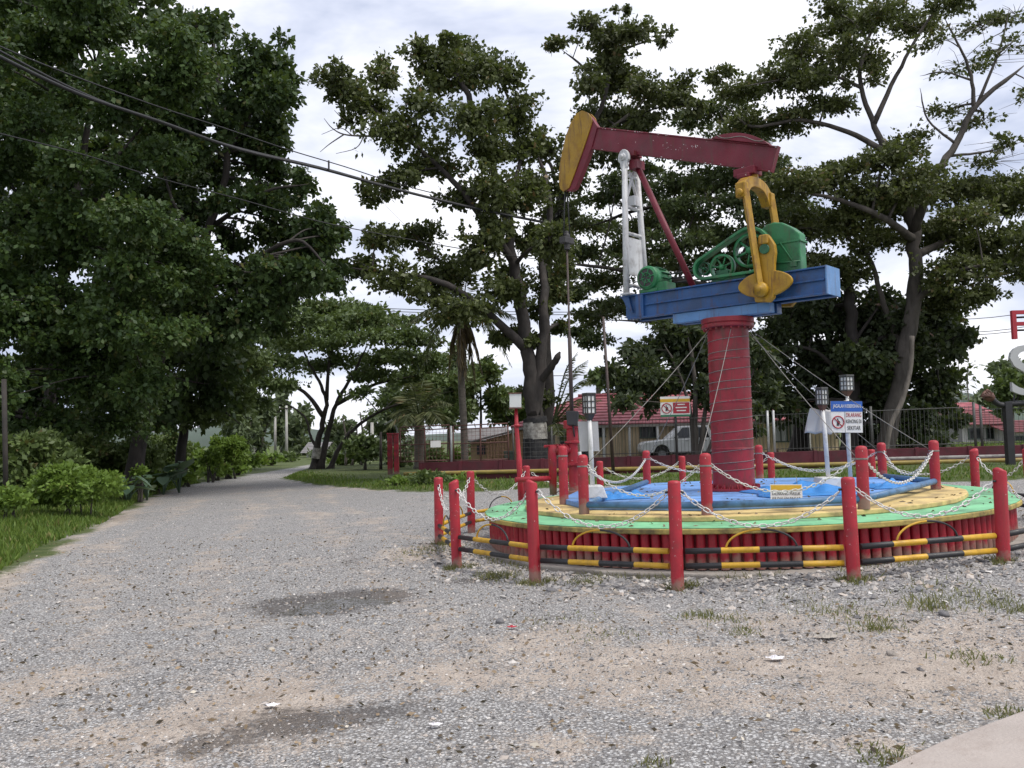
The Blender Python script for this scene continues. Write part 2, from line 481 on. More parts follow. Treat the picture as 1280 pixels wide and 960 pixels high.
def leaf_cards(pos, d, L, W):
    side = unit(np.cross(d, unit(rng.normal(size=d.shape))))
    L = L[:, None]; W = W[:, None]
    return np.stack([pos, pos + d * L * .45 + side * W, pos + d * L, pos + d * L * .45 - side * W], 1)

# vectorised value noise for terrain
_tab = rng.random((256, 256))
def vnoise(x, y):
    xi = np.floor(x).astype(int); yi = np.floor(y).astype(int)
    fx = x - xi; fy = y - yi
    fx = fx * fx * (3 - 2 * fx); fy = fy * fy * (3 - 2 * fy)
    g = lambda a, b: _tab[a % 256, b % 256]
    return (g(xi, yi) * (1 - fx) + g(xi + 1, yi) * fx) * (1 - fy) + (g(xi, yi + 1) * (1 - fx) + g(xi + 1, yi + 1) * fx) * fy

# ================================================================== GROUND
LEFT = np.array([(-60, -30), (0, -2.6), (4, -3.9), (8, -5.4), (11.6, -6.9), (15.2, -8.2), (20.3, -9.4), (26, -11.3), (30.4, -12.7),
                 (40, -14.8), (50, -15.4), (57, -15.4), (70, -16), (90, -19)])
FAR = np.array([(-19, 90), (-13.6, 57), (-11.4, 43), (-6.8, 33), (-3.8, 28.6), (-2, 26.6), (2, 25.6), (9, 22.3), (16, 19.8), (30, 17), (60, 14)])
def road_in(x, y):
    """metres inside the gravel (positive) measured from the nearer verge"""
    dl = x - np.interp(y, LEFT[:, 0], LEFT[:, 1])
    df = np.interp(x, FAR[:, 0], FAR[:, 1]) - y
    return np.minimum(dl * .9, df * .75)

def ground_noise(x, y):
    return (vnoise(x * .35, y * .35) - .5) * .05 + (vnoise(x * 1.3 + 9, y * 1.3) - .5) * .028 + (vnoise(x * 4.1, y * 4.1 + 5) - .5) * .014
PUD = [(gnd(393, 760), (.34, .34), .050), (gnd(440, 748), (.34, .26), .045), (gnd(478, 750), (.2, .16), .035)]
def ground_z(x, y):
    x = np.asarray(x, float); y = np.asarray(y, float)
    r = road_in(x, y)
    rr = np.hypot(x - PC[0], y - PC[1])
    k = np.clip((rr - 4.2) / 1.0, .25, 1)
    z = gz(x, y) + ground_noise(x, y) * k
    z = z + .10 * np.clip(-r / 1.5, 0, 1)                       # verges stand a little above the road
    for c_, w_, a_ in PUD:
        z = z - a_ * np.exp(-(((x - c_[0]) / w_[0]) ** 2 + ((y - c_[1]) / w_[1]) ** 2))   # hollow that holds the puddle
    far = np.clip((np.hypot(x, y) - 60) / 60, 0, 1)
    return z * (1 - far)
def axis(lo, hi, a, b, st, grow=1.13):
    mid = list(np.arange(a, b + 1e-6, st))
    up, s = [], st
    while (up[-1] if up else b) < hi:
        s *= grow; up.append((up[-1] if up else b) + s)
    dn, s = [], st
    while (dn[-1] if dn else a) > lo:
        s *= grow; dn.append((dn[-1] if dn else a) - s)
    return np.array(dn[::-1] + mid + up)
gxs = axis(-2500, 2500, -8, 9, .13, 1.08)
gys = axis(-300, 3500, 2.5, 14, .13, 1.04)
GX, GY = np.meshgrid(gxs, gys)
GZ = ground_z(GX, GY)
nx, ny = len(gxs), len(gys)
me = bpy.data.meshes.new('ground')
co = np.stack([GX, GY, GZ], -1).reshape(-1, 3)
idx = np.arange(nx * ny).reshape(ny, nx)
fq = np.stack([idx[:-1, :-1], idx[:-1, 1:], idx[1:, 1:], idx[1:, :-1]], -1).reshape(-1, 4)
me.vertices.add(len(co)); me.loops.add(fq.size); me.polygons.add(len(fq))
me.vertices.foreach_set('co', co.ravel().astype(np.float32))
me.loops.foreach_set('vertex_index', fq.ravel().astype(np.int32))
me.polygons.foreach_set('loop_start', np.arange(0, fq.size, 4, dtype=np.int32))
me.polygons.foreach_set('loop_total', np.full(len(fq), 4, dtype=np.int32))
me.polygons.foreach_set('use_smooth', np.ones(len(fq), dtype=bool))
def blob(cx, cy, rx, ry, rot=0.0):
    c, s = math.cos(rot), math.sin(rot)
    dx, dy = co[:, 0] - cx, co[:, 1] - cy
    return np.exp(-(((dx * c + dy * s) / rx) ** 2 + ((-dx * s + dy * c) / ry) ** 2))
rin = road_in(co[:, 0], co[:, 1])
grassm = np.clip(.5 - rin / .8 + (vnoise(co[:, 0] * 1.1, co[:, 1] * 1.1) - .5) * 1.1, 0, 1)
dirt = np.zeros(len(co)); wet = np.zeros(len(co))
for (px, py, rx, ry, a) in [(330, 880, .55, .9, .9), (250, 905, .4, .6, .8), (860, 830, 1.5, .8, .8), (1150, 830, 1.2, .9, .8), (700, 800, .7, .8, .6),
                            (180, 925, .4, .3, .7), (40, 860, .6, .5, .55), (560, 845, .8, .5, .7), (1000, 870, .8, .35, .7), (520, 690, .6, .7, .8),
                            (700, 930, .5, .2, .55), (250, 770, 1.0, .7, .35), (420, 700, .8, .8, .3), (950, 780, 1.3, .6, .5), (1240, 800, 1.0, 1.0, .7), (1050, 930, .4, .2, .5)]:
    g = gnd(px, py); dirt = np.maximum(dirt, a * blob(g[0], g[1], rx, ry))
edge = np.exp(-((rin - .12) / .30) ** 2) * (co[:, 0] < -4) * (co[:, 1] < 34)
dirt = np.maximum(dirt, .55 * edge); wet = np.maximum(wet, 0)
dl_ = co[:, 0] - np.interp(co[:, 1], LEFT[:, 0], LEFT[:, 1])
trk = np.zeros(len(co))
for d0 in (1.5, 3.1, 4.6, 6.1):
    w_ = .30 + .12 * np.sin(co[:, 1] * .5 + d0)
    trk = np.maximum(trk, np.exp(-((dl_ - d0 - .35 * np.sin(co[:, 1] * .21 + d0)) / w_) ** 2))
trk *= np.clip((co[:, 1] - 4) / 4, 0, 1) * np.clip((45 - co[:, 1]) / 15, 0, 1)
dirt = np.maximum(dirt, .34 * trk)
for (px, py, rx, ry, a) in [(395, 754, .75, .65, 1.2), (455, 744, .65, .55, 1.1), (440, 700, .25, .7, .55), (370, 905, .45, .32, 1.), (250, 935, .3, .22, .8), (470, 890, .5, .25, .75), (180, 625, .5, 1.2, .5), (120, 655, .4, .8, .5), (60, 685, .35, .6, .5), (5, 712, .3, .5, .5),
                            (600, 725, 1.0, .35, .6), (790, 740, .9, .25, .45), (300, 920, .25, .3, .7)]:
    g = gnd(px, py); wet = np.maximum(wet, a * blob(g[0], g[1], rx, ry))
ca = me.color_attributes.new('mask', 'FLOAT_COLOR', 'POINT')
ca.data.foreach_set('color', np.stack([grassm, dirt, wet, np.ones(len(co))], -1).ravel().astype(np.float32))
me.update(calc_edges=True)

m, nt, b = newmat('ground_mat')
at = nd(nt, 'ShaderNodeAttribute', attribute_name='mask')
sp = nd(nt, 'ShaderNodeSeparateColor'); nt.links.new(at.outputs['Color'], sp.inputs[0])
tcn = nd(nt, 'ShaderNodeTexCoord')
vor = nd(nt, 'ShaderNodeTexVoronoi', Scale=46.0); nt.links.new(tcn.outputs['Object'], vor.inputs['Vector'])
vor2 = nd(nt, 'ShaderNodeTexVoronoi', Scale=120.0); nt.links.new(tcn.outputs['Object'], vor2.inputs['Vector'])
vsep = nd(nt, 'ShaderNodeSeparateColor'); nt.links.new(vor.outputs['Color'], vsep.inputs[0])
vsep2 = nd(nt, 'ShaderNodeSeparateColor'); nt.links.new(vor2.outputs['Color'], vsep2.inputs[0])
big = noise(nt, .55, 6, rough=.6); mid = noise(nt, 3.2, 6, rough=.65); fine = noise(nt, 90, 4, rough=.7); mid2 = noise(nt, 11, 5, rough=.7)
stone = mixc(nt, vsep.outputs[0], (.17, .172, .178), (.64, .635, .625))
stone2 = mixc(nt, vsep2.outputs[1], (.22, .218, .215), (.66, .65, .63))
gravel = mixc(nt, ramp(nt, mid2, .4, .6), stone, stone2)
gravel = mixc(nt, math2(nt, 'MULTIPLY', ramp(nt, vor.outputs['Distance'], .32, .55), .7), gravel, (.085, .075, .07))
dirtc = mixc(nt, ramp(nt, mid, .3, .7), (.34, .285, .235), (.56, .49, .42))
dirtc = mixc(nt, math2(nt, 'MULTIPLY', ramp(nt, fine, .35, .65), .45), dirtc, (.18, .14, .115))
dirtc = mixc(nt, math2(nt, 'MULTIPLY', ramp(nt, mid2, .52, .68), .5), dirtc, (.25, .19, .15))
dirtf = math2(nt, 'ADD', math2(nt, 'MULTIPLY', sp.outputs[1], 1.25), math2(nt, 'MULTIPLY', math2(nt, 'SUBTRACT', mid, .5), 1.7))
dirtf = math2(nt, 'ADD', dirtf, math2(nt, 'MULTIPLY', math2(nt, 'SUBTRACT', big, .51), 1.6))
dirtf = math2(nt, 'ADD', dirtf, math2(nt, 'MULTIPLY', math2(nt, 'SUBTRACT', mid2, .5), .9))
dirtf = math2(nt, 'SUBTRACT', dirtf, math2(nt, 'MULTIPLY', ramp(nt, vsep2.outputs[2], .55, .95), .32))
dirtf = math2(nt, 'SUBTRACT', dirtf, math2(nt, 'MULTIPLY', ramp(nt, vsep.outputs[2], .60, .95), .45))
dirtf = math2(nt, 'ADD', dirtf, math2(nt, 'MULTIPLY', math2(nt, 'SUBTRACT', noise(nt, 34, 5, rough=.7), .5), .8))
base = mixc(nt, math2(nt, 'MULTIPLY', ramp(nt, dirtf, .12, .5), .92), gravel, dirtc)
wetf = ramp(nt, math2(nt, 'ADD', sp.outputs[2], math2(nt, 'ADD', math2(nt, 'MULTIPLY', math2(nt, 'SUBTRACT', mid2, .5), 1.5), math2(nt, 'MULTIPLY', math2(nt, 'SUBTRACT', mid, .5), .9))), .36, .66)
base = mixc(nt, math2(nt, 'MULTIPLY', wetf, .72), base, (.05, .042, .038))
soil = mixc(nt, ramp(nt, mid, .35, .65), (.05, .075, .02), (.10, .12, .04))
gf = ramp(nt, math2(nt, 'ADD', sp.outputs[0], math2(nt, 'MULTIPLY', math2(nt, 'SUBTRACT', mid2, .5), .9)), .35, .65)
base = mixc(nt, gf, base, soil)
nt.links.new(base, b.inputs['Base Color'])
rr_ = nd(nt, 'ShaderNodeMapRange'); nt.links.new(wetf, rr_.inputs[0]); rr_.inputs[3].default_value = .92; rr_.inputs[4].default_value = .55
nt.links.new(rr_.outputs[0], b.inputs['Roughness'])
b.inputs['Specular IOR Level'].default_value = .3
hgt = math2(nt, 'ADD', math2(nt, 'MULTIPLY', vor.outputs['Distance'], -1.0), math2(nt, 'MULTIPLY', vor2.outputs['Distance'], -.5))
hgt = math2(nt, 'ADD', hgt, math2(nt, 'MULTIPLY', mid2, .8))
bp = nd(nt, 'ShaderNodeBump', Strength=.8, Distance=.016)
nt.links.new(hgt, bp.inputs['Height']); nt.links.new(bp.outputs[0], b.inputs['Normal'])
me.materials.append(m)
ground = bpy.data.objects.new('ground', me); COL.objects.link(ground); ground['kind'] = 'structure'

# concrete apron in the near right corner
mb = MB()
e0, e1, e2, e3 = gnd(1118, 958), gnd(1177, 932), gnd(1236, 909), gnd(1290, 888)
dirv = e3 - e1
far_ = e3 + dirv * 6; near_ = e0 - (e1 - e0) * 4
out = [near_, e0 - (e1 - e0) * .5, e0, e1, e2, e3, e3 + dirv * 1.5, far_, far_ + np.array([0, -4, 0]), near_ + np.array([3, -4, 0])]
zt = .02
pts = [(p[0] + random.uniform(-.012, .012), p[1] + random.uniform(-.012, .012), float(gz(p[0], p[1])) + zt) for p in out]
mb.prism(pts, (0, 0, -.14))
slab = mb.build('concrete_pavement', 'slab_concrete', bevel=.012); slab['kind'] = 'structure'

# puddle
m, nt, b = newmat('water_mat')
b.inputs['Base Color'].default_value = (.09, .08, .07, 1); b.inputs['Roughness'].default_value = .05
bp = nd(nt, 'ShaderNodeBump', Strength=.4, Distance=.02); nt.links.new(noise(nt, 9, 3), bp.inputs['Height']); nt.links.new(bp.outputs[0], b.inputs['Normal'])
mb = MB()
c = gnd(425, 754); k = 40
zz = float(np.mean([ground_z(q[0][0], q[0][1]) for q in PUD])) + .024
mb.add([(c[0] + 1.0 * math.cos(2 * math.pi * i / k), c[1] + .75 * math.sin(2 * math.pi * i / k), zz) for i in range(k)], [tuple(range(k))])
pud = mb.build('puddle', 'water_mat'); pud['kind'] = 'structure'

# loose gravel: one mass, nobody could count it
def pebbles(name, x, y, s, mat, flat=.6):
    N = len(x)
    oct_ = np.array([(1.3, 0, 0), (-1.3, 0, 0), (0, 1.3, 0), (0, -1.3, 0), (0, 0, 1.2), (0, 0, -1.2)])
    V = oct_[None] + rng.uniform(-.45, .45, (N, 6, 3))
    V *= s[:, None, None] * np.stack([rng.uniform(.7, 1.3, N), rng.uniform(.6, 1.1, N), rng.uniform(.35, .8, N) * flat / .6], -1)[:, None, :]
    a = rng.uniform(0, 6.28, N); c_, s_ = np.cos(a), np.sin(a)
    X = V[..., 0] * c_[:, None] - V[..., 1] * s_[:, None]; Y = V[..., 0] * s_[:, None] + V[..., 1] * c_[:, None]
    t = rng.normal(0, .25, (N, 2))
    Z = V[..., 2] + X * t[:, :1] + Y * t[:, 1:]
    z0 = ground_z(x, y) + s * .12
    P = np.stack([X + x[:, None], Y + y[:, None], Z + z0[:, None]], -1)
    fc = np.array([(0, 2, 4), (2, 1, 4), (1, 3, 4), (3, 0, 4), (2, 0, 5), (1, 2, 5), (3, 1, 5), (0, 3, 5)])
    F = (fc[None] + (np.arange(N) * 6)[:, None, None]).reshape(-1, 3)
    me = bpy.data.meshes.new(name)
    me.vertices.add(N * 6); me.loops.add(F.size); me.polygons.add(len(F))
    me.vertices.foreach_set('co', P.reshape(-1).astype(np.float32))
    me.loops.foreach_set('vertex_index', F.ravel().astype(np.int32))
    me.polygons.foreach_set('loop_start', np.arange(0, F.size, 3, dtype=np.int32))
    me.polygons.foreach_set('loop_total', np.full(len(F), 3, dtype=np.int32))
    me.polygons.foreach_set('use_smooth', np.zeros(len(F), dtype=bool))
    at = me.attributes.new('tint', 'FLOAT', 'FACE'); at.data.foreach_set('value', np.repeat(rng.random(N), 8).astype(np.float32))
    me.materials.append(MATS[mat]); me.update(calc_edges=True)
    o = bpy.data.objects.new(name, me); COL.objects.link(o); o['kind'] = 'stuff'
    return o
m, nt, b = newmat('pebble')
at = nd(nt, 'ShaderNodeAttribute', attribute_name='tint')
cr_ = nd(nt, 'ShaderNodeValToRGB'); nt.links.new(at.outputs['Fac'], cr_.inputs[0])
cr_.color_ramp.elements[0].color = (.13, .132, .14, 1); cr_.color_ramp.elements[1].color = (.72, .70, .67, 1)
for p_, c_ in ((.35, (.26, .262, .268)), (.7, (.42, .41, .395)), (.86, (.44, .37, .31))):
    e = cr_.color_ramp.elements.new(p_); e.color = c_ + (1,)
nt.links.new(mixc(nt, math2(nt, 'MULTIPLY', noise(nt, 60, 3), .5), cr_.outputs[0], (.2, .17, .15)), b.inputs['Base Color'])
b.inputs['Roughness'].default_value = .85
bp = nd(nt, 'ShaderNodeBump', Strength=.5, Distance=.008); nt.links.new(noise(nt, 120, 3), bp.inputs['Height']); nt.links.new(bp.outputs[0], b.inputs['Normal'])
def scatter(n, y0, y1, xm=.62, pw=1.0):
    y = y0 + (y1 - y0) * rng.random(n) ** pw
    x = (rng.random(n) * 2 - 1) * (y * xm + .4)
    return x, y
xs, ys, ss = [], [], []
for n, y0, y1, a, b_ in [(38000, 3.0, 7.5, .003, .010), (26000, 6, 13, .0055, .014), (14000, 11, 26, .009, .020), (2200, 3.2, 14, .012, .022)]:
    x, y = scatter(n, y0, y1)
    s = a + (b_ - a) * rng.random(n) ** 2.2
    # clustered: fewer where bare earth shows
    keep = rng.random(n) < np.clip(.35 + 1.4 * (vnoise(x * .9 + 3, y * .9) - .22), .30, 1)
    keep &= road_in(x, y) > .25 + rng.random(n) * .5
    keep &= np.hypot(x - PC[0], y - PC[1]) > 3.78
    xs.append(x[keep]); ys.append(y[keep]); ss.append(s[keep])
# heap of broken stone round the platform's foot
th = np.radians(rng.uniform(178, 335, 5200)); rad = 3.80 + np.abs(rng.normal(0, .62, 5200)) * (1 + .3 * np.sin(th * 3))
xs.append(PC[0] + rad * np.cos(th)); ys.append(PC[1] + rad * np.sin(th)); ss.append(.010 + .026 * rng.random(5200) ** 2)
xs, ys, ss = map(np.concatenate, (xs, ys, ss))
ok = ~((ys < 4.9) & (xs > 1.2 + (ys - 3.9) * 1.35))
tag(pebbles('gravel', xs[ok], ys[ok], ss[ok], 'pebble'), 'loose grey road gravel strewn over the bare earth', 'gravel', kind='stuff')

# the stones big enough to pick out singly
stone_me = []
for k in range(5):
    mb = MB(); prof = []
    n, rings = 9, 6
    vs = []
    for i in range(rings + 1):
        ph = math.pi * i / rings
        for j in range(n):
            a = 2 * math.pi * j / n
            q = 1 + random.uniform(-.16, .16)
            vs.append((math.sin(ph) * math.cos(a) * q, math.sin(ph) * math.sin(a) * .8 * q, math.cos(ph) * .6 * q))
    fs = [(i * n + j, i * n + (j + 1) % n, (i + 1) * n + (j + 1) % n, (i + 1) * n + j) for i in range(rings) for j in range(n)]
    mb.add(vs, fs, 0, True)
    o = mb.build('stone', ['stone_a', 'stone_b', 'stone_c', 'stone_a', 'stone_b'][k]); stone_me.append(o.data); bpy.data.objects.remove(o)
stone_px = [(842, 742), (820, 738), (745, 735), (720, 738), (690, 738), (640, 728), (605, 722), (1130, 722), (1190, 716), (1228, 716), (1245, 712), (1010, 733), (770, 742), (660, 745),
            (625, 776), (570, 738), (1180, 770), (1115, 815), (1170, 760), (590, 700), (700, 748), (880, 742), (1262, 705), (1150, 740), (545, 705), (515, 735)]
for k, (px, py) in enumerate(stone_px):
    g = gnd(px, py); s = random.uniform(.028, .05) * (1.25 if k in (0, 2, 8) else 1)
    o = inst(stone_me[k % 5], 'stone', ground, (g[0], g[1], float(ground_z(g[0], g[1])) + s * .25), (random.uniform(-.3, .3), random.uniform(-.3, .3), random.uniform(0, 6)), (s * random.uniform(.9, 1.4), s, s))

# fallen leaves and twigs on the road
n = 7000
x, y = scatter(n, 3.1, 16, pw=.9)
k = (road_in(x, y) > -.5) & (np.hypot(x - PC[0], y - PC[1]) > 4.2); x, y = x[k], y[k]; n = len(x)
d = unit(np.stack([rng.normal(size=n), rng.normal(size=n), rng.normal(0, .25, n)], -1))
pos = np.stack([x, y, ground_z(x, y) + .012], -1)
tag(quads('leaf_litter', leaf_cards(pos, d, rng.uniform(.015, .06, n) * rng.uniform(.6, 1.3, n), rng.uniform(.004, .015, n)), 'litter', None, rng.random(n)),
    'small brown fallen leaves scattered on the gravel', 'leaf litter', kind='stuff')

# grass
def grass(name, x, y, h, mat, label, lean=.35, w=.006, zoff=0.0):
    n = len(x)
    z = ground_z(x, y) - .01 + zoff
    p = np.stack([x, y, z], -1)
    a = rng.uniform(0, 6.28, n)
    side = np.stack([np.cos(a), np.sin(a), np.zeros(n)], -1) * (w * rng.uniform(.6, 1.5, n))[:, None]
    tip = p + np.stack([rng.normal(0, lean, n) * h, rng.normal(0, lean, n) * h, h], -1)
    midp = p * .45 + tip * .55 + np.array([0, 0, 1]) * (h * .06)[:, None]
    V = np.stack([p - side, p + side, midp + side * .8, tip, midp - side * .8], 1)
    return tag(quads(name, V, mat, None, rng.random(n), nv=5), label, 'grass', kind='stuff')
n = 46000
y = 9 + 33 * rng.random(n) ** 1.15
x = np.interp(y, LEFT[:, 0], LEFT[:, 1]) - np.abs(rng.normal(0, 1, n)) * 2.6 - .1
h = rng.uniform(.05, .16, n) + .12 * np.clip((np.interp(y, LEFT[:, 0], LEFT[:, 1]) - x) / 3, 0, 1)
k = rng.random(n) < .35 + vnoise(x * 1.2, y * 1.2); x, y, h = x[k], y[k], h[k]
grass('verge_grass', x, y, h, 'grass', 'bright green grass on the verge left of the road', w=.012)
n = 15000
x = -12 + 44 * rng.random(n) ** 1.1
y = np.interp(x, FAR[:, 0], FAR[:, 1]) + np.abs(rng.normal(0, 1, n)) * 2.6 + .1
grass('lawn_grass', x, y, rng.uniform(.05, .14, n), 'grass', 'short grass strip in front of the maroon wall', w=.016)
n = 5000
x = rng.uniform(14, 34, n); y = 31 + 22 * rng.random(n)
grass('garden_grass', x, y, rng.uniform(.08, .2, n), 'grass', 'green lawn behind the railings on the right', w=.03)
xs, ys, hs = [], [], []
for (px, py, r_, n, hh) in [(910, 775, .35, 120, .06), (880, 770, .2, 110, .08), (1160, 760, .25, 120, .12), (1200, 750, .4, 130, .07), (1040, 765, .35, 160, .07), (1215, 820, .2, 90, .07), (1100, 785, .12, 90, .08),
                            (1262, 890, .12, 110, .06), (1105, 945, .14, 150, .05), (815, 955, .09, 70, .05), (620, 722, .3, 260, .11), (730, 728, .25, 160, .08), (860, 733, .15, 130, .09), (1000, 750, .4, 110, .05),
                            (930, 790, .12, 70, .06), (1180, 740, .6, 160, .06), (760, 795, .3, 90, .05), (530, 690, .4, 260, .07), (1090, 780, .3, 120, .06), (1270, 760, .3, 200, .08), (1225, 745, .3, 90, .06), (570, 685, .3, 120, .08), (700, 775, .4, 110, .05)]:
    g = gnd(px, py)
    xs.append(g[0] + rng.normal(0, r_ * .5, n)); ys.append(g[1] + rng.normal(0, r_ * .5, n)); hs.append(rng.uniform(.35, 1, n) * hh)
for i in range(6):
    a = post_ang[i]
    for q in range(3):
        n = 60; xs.append(PC[0] + RING * math.cos(a) + random.gauss(0, .10) + rng.normal(0, .05, n)); ys.append(PC[1] + RING * math.sin(a) - .05 + random.gauss(0, .08) + rng.normal(0, .05, n)); hs.append(rng.uniform(.03, .10, n))
th = np.radians(rng.uniform(185, 320, 900)); xs.append(PC[0] + (3.86 + rng.normal(0, .06, 900)) * np.cos(th)); ys.append(PC[1] + (3.86 + rng.normal(0, .06, 900)) * np.sin(th)); hs.append(rng.uniform(.02, .10, 900) * (vnoise(np.degrees(th) * .12, th * 0) > .45) + .01)
xs, ys, hs = map(np.concatenate, (xs, ys, hs))
grass('weed_grass', xs, ys, hs, 'grass_dry', 'sparse yellow green weeds growing through the gravel', lean=.5, w=.004)

# ================================================================== ROUND PLATFORM
SL = -.024
plat = thing('round_platform', 'low round stage with green and yellow deck and red pipe skirt under the pump jack', 'platform', tuple(PC), rot=(0, SL, 0))
def tilt(x, y, z):
    """platform-local point -> place"""
    return np.array([PC[0] + x, PC[1] + y, z + .024 * x])
def ring_prof(name, prof, mat, n=96, mis=None):
    mb = MB(); mb.lathe(prof, (0, 0, 0), n=n, smooth=False, mis=mis); return mb.build(name, mat, plat)
def disc_rough(name, r, z0, z1, mat, n=96, jit=.01, bevel=.012):
    mb = MB()
    pts = [((r + random.uniform(-jit, jit)) * math.cos(2 * math.pi * i / n), (r + random.uniform(-jit, jit)) * math.sin(2 * math.pi * i / n), z0) for i in range(n)]
    mb.prism(pts, (0, 0, z1 - z0)); return mb.build(name, mat, plat, bevel=bevel)
disc_rough('footing', 3.80, -.16, .022, 'concrete', jit=.06, bevel=.02)
ring_prof('skirt_backing', [(3.54, .03), (3.54, .425)], 'pipe_red')
mb = MB(); mb.lathe([(.052, 0), (.052, .395)], (0, 0, 0), n=10); pipe_me = mb.build('pipe', 'pipe_red', plat)
NP = 180
for i in range(NP):
    a = 2 * math.pi * i / NP
    r_ = 3.585 + random.uniform(-.006, .006)
    if i == 0: o = pipe_me
    else: o = inst(pipe_me, 'pipe', plat, (0, 0, 0))
    o.location = (r_ * math.cos(a), r_ * math.sin(a), .033); o.rotation_euler = (random.uniform(-.015, .015), random.uniform(-.015, .015), random.uniform(0, 6))
disc_rough('deck_edge', 3.71, .428, .488, 'lip_yellow', n=72, jit=.008)
disc_rough('green_deck', 3.695, .489, .500, 'deck_green', n=72, jit=.006, bevel=.004)
disc_rough('yellow_step', 3.10, .501, .562, 'deck_yellow', n=40, jit=.02)
pad = [(-2.30, -1.30), (-.92, -2.30), (.80, -2.45), (2.62, -.42), (2.70, 1.35), (1.35, 2.45), (-.8, 2.7), (-2.2, 1.6), (-2.55, 0)]
mb = MB(); mb.prism([(x, y, .563) for x, y in pad], (0, 0, .075)); mb.build('blue_pad', 'pad_blue', plat, bevel=.012)
# dead leaves and dirt on the deck
n = 520; a = rng.uniform(0, 6.28, n); r_ = np.sqrt(rng.uniform(.0, 1, n)) * 3.6
x, y = r_ * np.cos(a), r_ * np.sin(a)
z = np.where(r_ > 3.1, .504, np.where(r_ > 2.6, .566, .642))
k = (r_ < 2.1) | ((r_ > 2.75) & (r_ < 3.05)) | (r_ > 3.15)
pos = np.stack([x, y, z], -1)[k]; n = len(pos)
d = unit(np.stack([rng.normal(size=n), rng.normal(size=n), np.abs(rng.normal(0, .12, n))], -1))
o = quads('fallen_leaves', leaf_cards(pos, d, rng.uniform(.03, .09, n), rng.uniform(.008, .02, n)), 'litter', plat, rng.random(n)); o['kind'] = 'stuff'

# ------------------------------------------------------------------ posts round the platform
where = ['at the far left end of the ring, on a soil mound', 'at the left, second nearest the road, in front of the mound post', 'standing left of the round platform front',
         'standing front left of the platform, under the horse head', 'standing front right, right of the yellow notice', 'standing at the right edge of the picture in front of the deck',
         'just outside the right picture edge, near side', 'just outside the right picture edge, far side', 'behind the deck at the extreme right', 'standing alone behind the deck on the right, with chains both sides',
         'behind the deck near the tree trunk on the right', 'far behind the column on its right side', 'far behind the platform, left of the column, below the white car', 'far behind the platform near the white lamp post',
         'beside the leaning red lamp pole', 'at the far left, half hidden behind two nearer posts']
adj = {1: .012, 2: .034, 3: .014, 4: -.016, 5: -.03, 9: -.02, 13: -.01}
post_pts = []
for i in range(16):
    a = post_ang[i]
    x, y = PC[0] + RING * math.cos(a), PC[1] + RING * math.sin(a)
    zb = float(gz(x, y)); zt = .35 * math.tanh((x - PC[0]) * .024 / .35) + 1.043 + adj.get(i, 0)
    post_pts.append((x, y, zb, zt))
    rt = thing('ring_post', 'red pipe post ' + where[i], 'post', (x, y, zb), 'red posts round the platform')
    mb = MB(); H = zt - zb; rr = .066
    slant = (.018, .0) if i in (2, 5, 1, 9) else (.0, .0)
    n = 18; vs = []; prof = [(rr, -.12), (rr, H - .03), (rr * .93, H - .010), (rr * .55, H)]
    for q, (r0, z0) in enumerate(prof):
        for j in range(n):
            t = 2 * math.pi * j / n
            zz = z0 + (math.cos(t) * slant[0] * 1.0 if q >= 1 else 0)
            vs.append((r0 * math.cos(t), r0 * math.sin(t), zz))
    fs = [(q * n + j, q * n + (j + 1) % n, (q + 1) * n + (j + 1) % n, (q + 1) * n + j) for q in range(3) for j in range(n)]
    mb.add(vs, fs, 0, True); mb.add(vs[-n:], [tuple(range(n))], 0)
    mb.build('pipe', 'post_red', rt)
    rt.rotation_euler = (random.uniform(-.02, .02), random.uniform(-.02, .02), random.uniform(0, .4) if i not in (2, 5) else R(200))
    mb = MB()
    for da in (-1.57, 1.57):
        p = Vector((math.cos(a + da) * rr, math.sin(a + da) * rr, H - .12))
        mb.tube([p, p + Vector((math.cos(a + da), math.sin(a + da), 0)) * .03], .012, 6)
    o = mb.build('hook', 'dark_steel', rt); o['kind'] = 'stuff'
    o.rotation_euler = (0, 0, -rt.rotation_euler[2])

# chains
def link_mesh():
    mb = MB(); pth = []
    for t in np.linspace(0, 2 * math.pi, 10, endpoint=False):
        pth.append((.031 * math.cos(t) + (.010 if math.cos(t) > 0 else -.010), .020 * math.sin(t), 0))
    mb.tube(pth, .0062, 5, closed=True)
    return np.array(mb.v), mb.f
LV, LF = link_mesh()
def chain(name, a, b, sag, label, group, mat='chain_white', pitch=.072, sc=1.0):
    a, b = Vector(a), Vector(b)
    pts = []
    for t in np.linspace(0, 1, 160):
        p = a.lerp(b, t); p.z -= sag * 4 * t * (1 - t); pts.append(p)
    L = [0.0]
    for i in range(1, len(pts)): L.append(L[-1] + (pts[i] - pts[i - 1]).length)
    k = int(L[-1] / (pitch * sc)); mb = MB()
    Lp = np.array(L); PA = np.array([tuple(p) for p in pts])
    for i in range(k + 1):
        s = min(L[-1], i * pitch * sc)
        p = np.array([np.interp(s, Lp, PA[:, q]) for q in range(3)])
        p2 = np.array([np.interp(min(s + .01, L[-1]), Lp, PA[:, q]) for q in range(3)]); p1 = np.array([np.interp(max(s - .01, 0), Lp, PA[:, q]) for q in range(3)])
        T = Vector(p2 - p1).normalized(); S = T.cross(Vector((0, 0, 1))).normalized(); U = S.cross(T)
        ang = (0.5 if i % 2 else 2.07) + random.uniform(-.25, .25)
        S2 = S * math.cos(ang) + U * math.sin(ang); U2 = -S * math.sin(ang) + U * math.cos(ang)
        v = LV * sc
        mb.add([p + np.array(T) * q[0] + np.array(S2) * q[1] + np.array(U2) * q[2] for q in v], LF, 0, True)
    mid = tuple((a + b) / 2)
    return tag(mb.build(name, mat, None, origin=mid), label, 'chain', group)
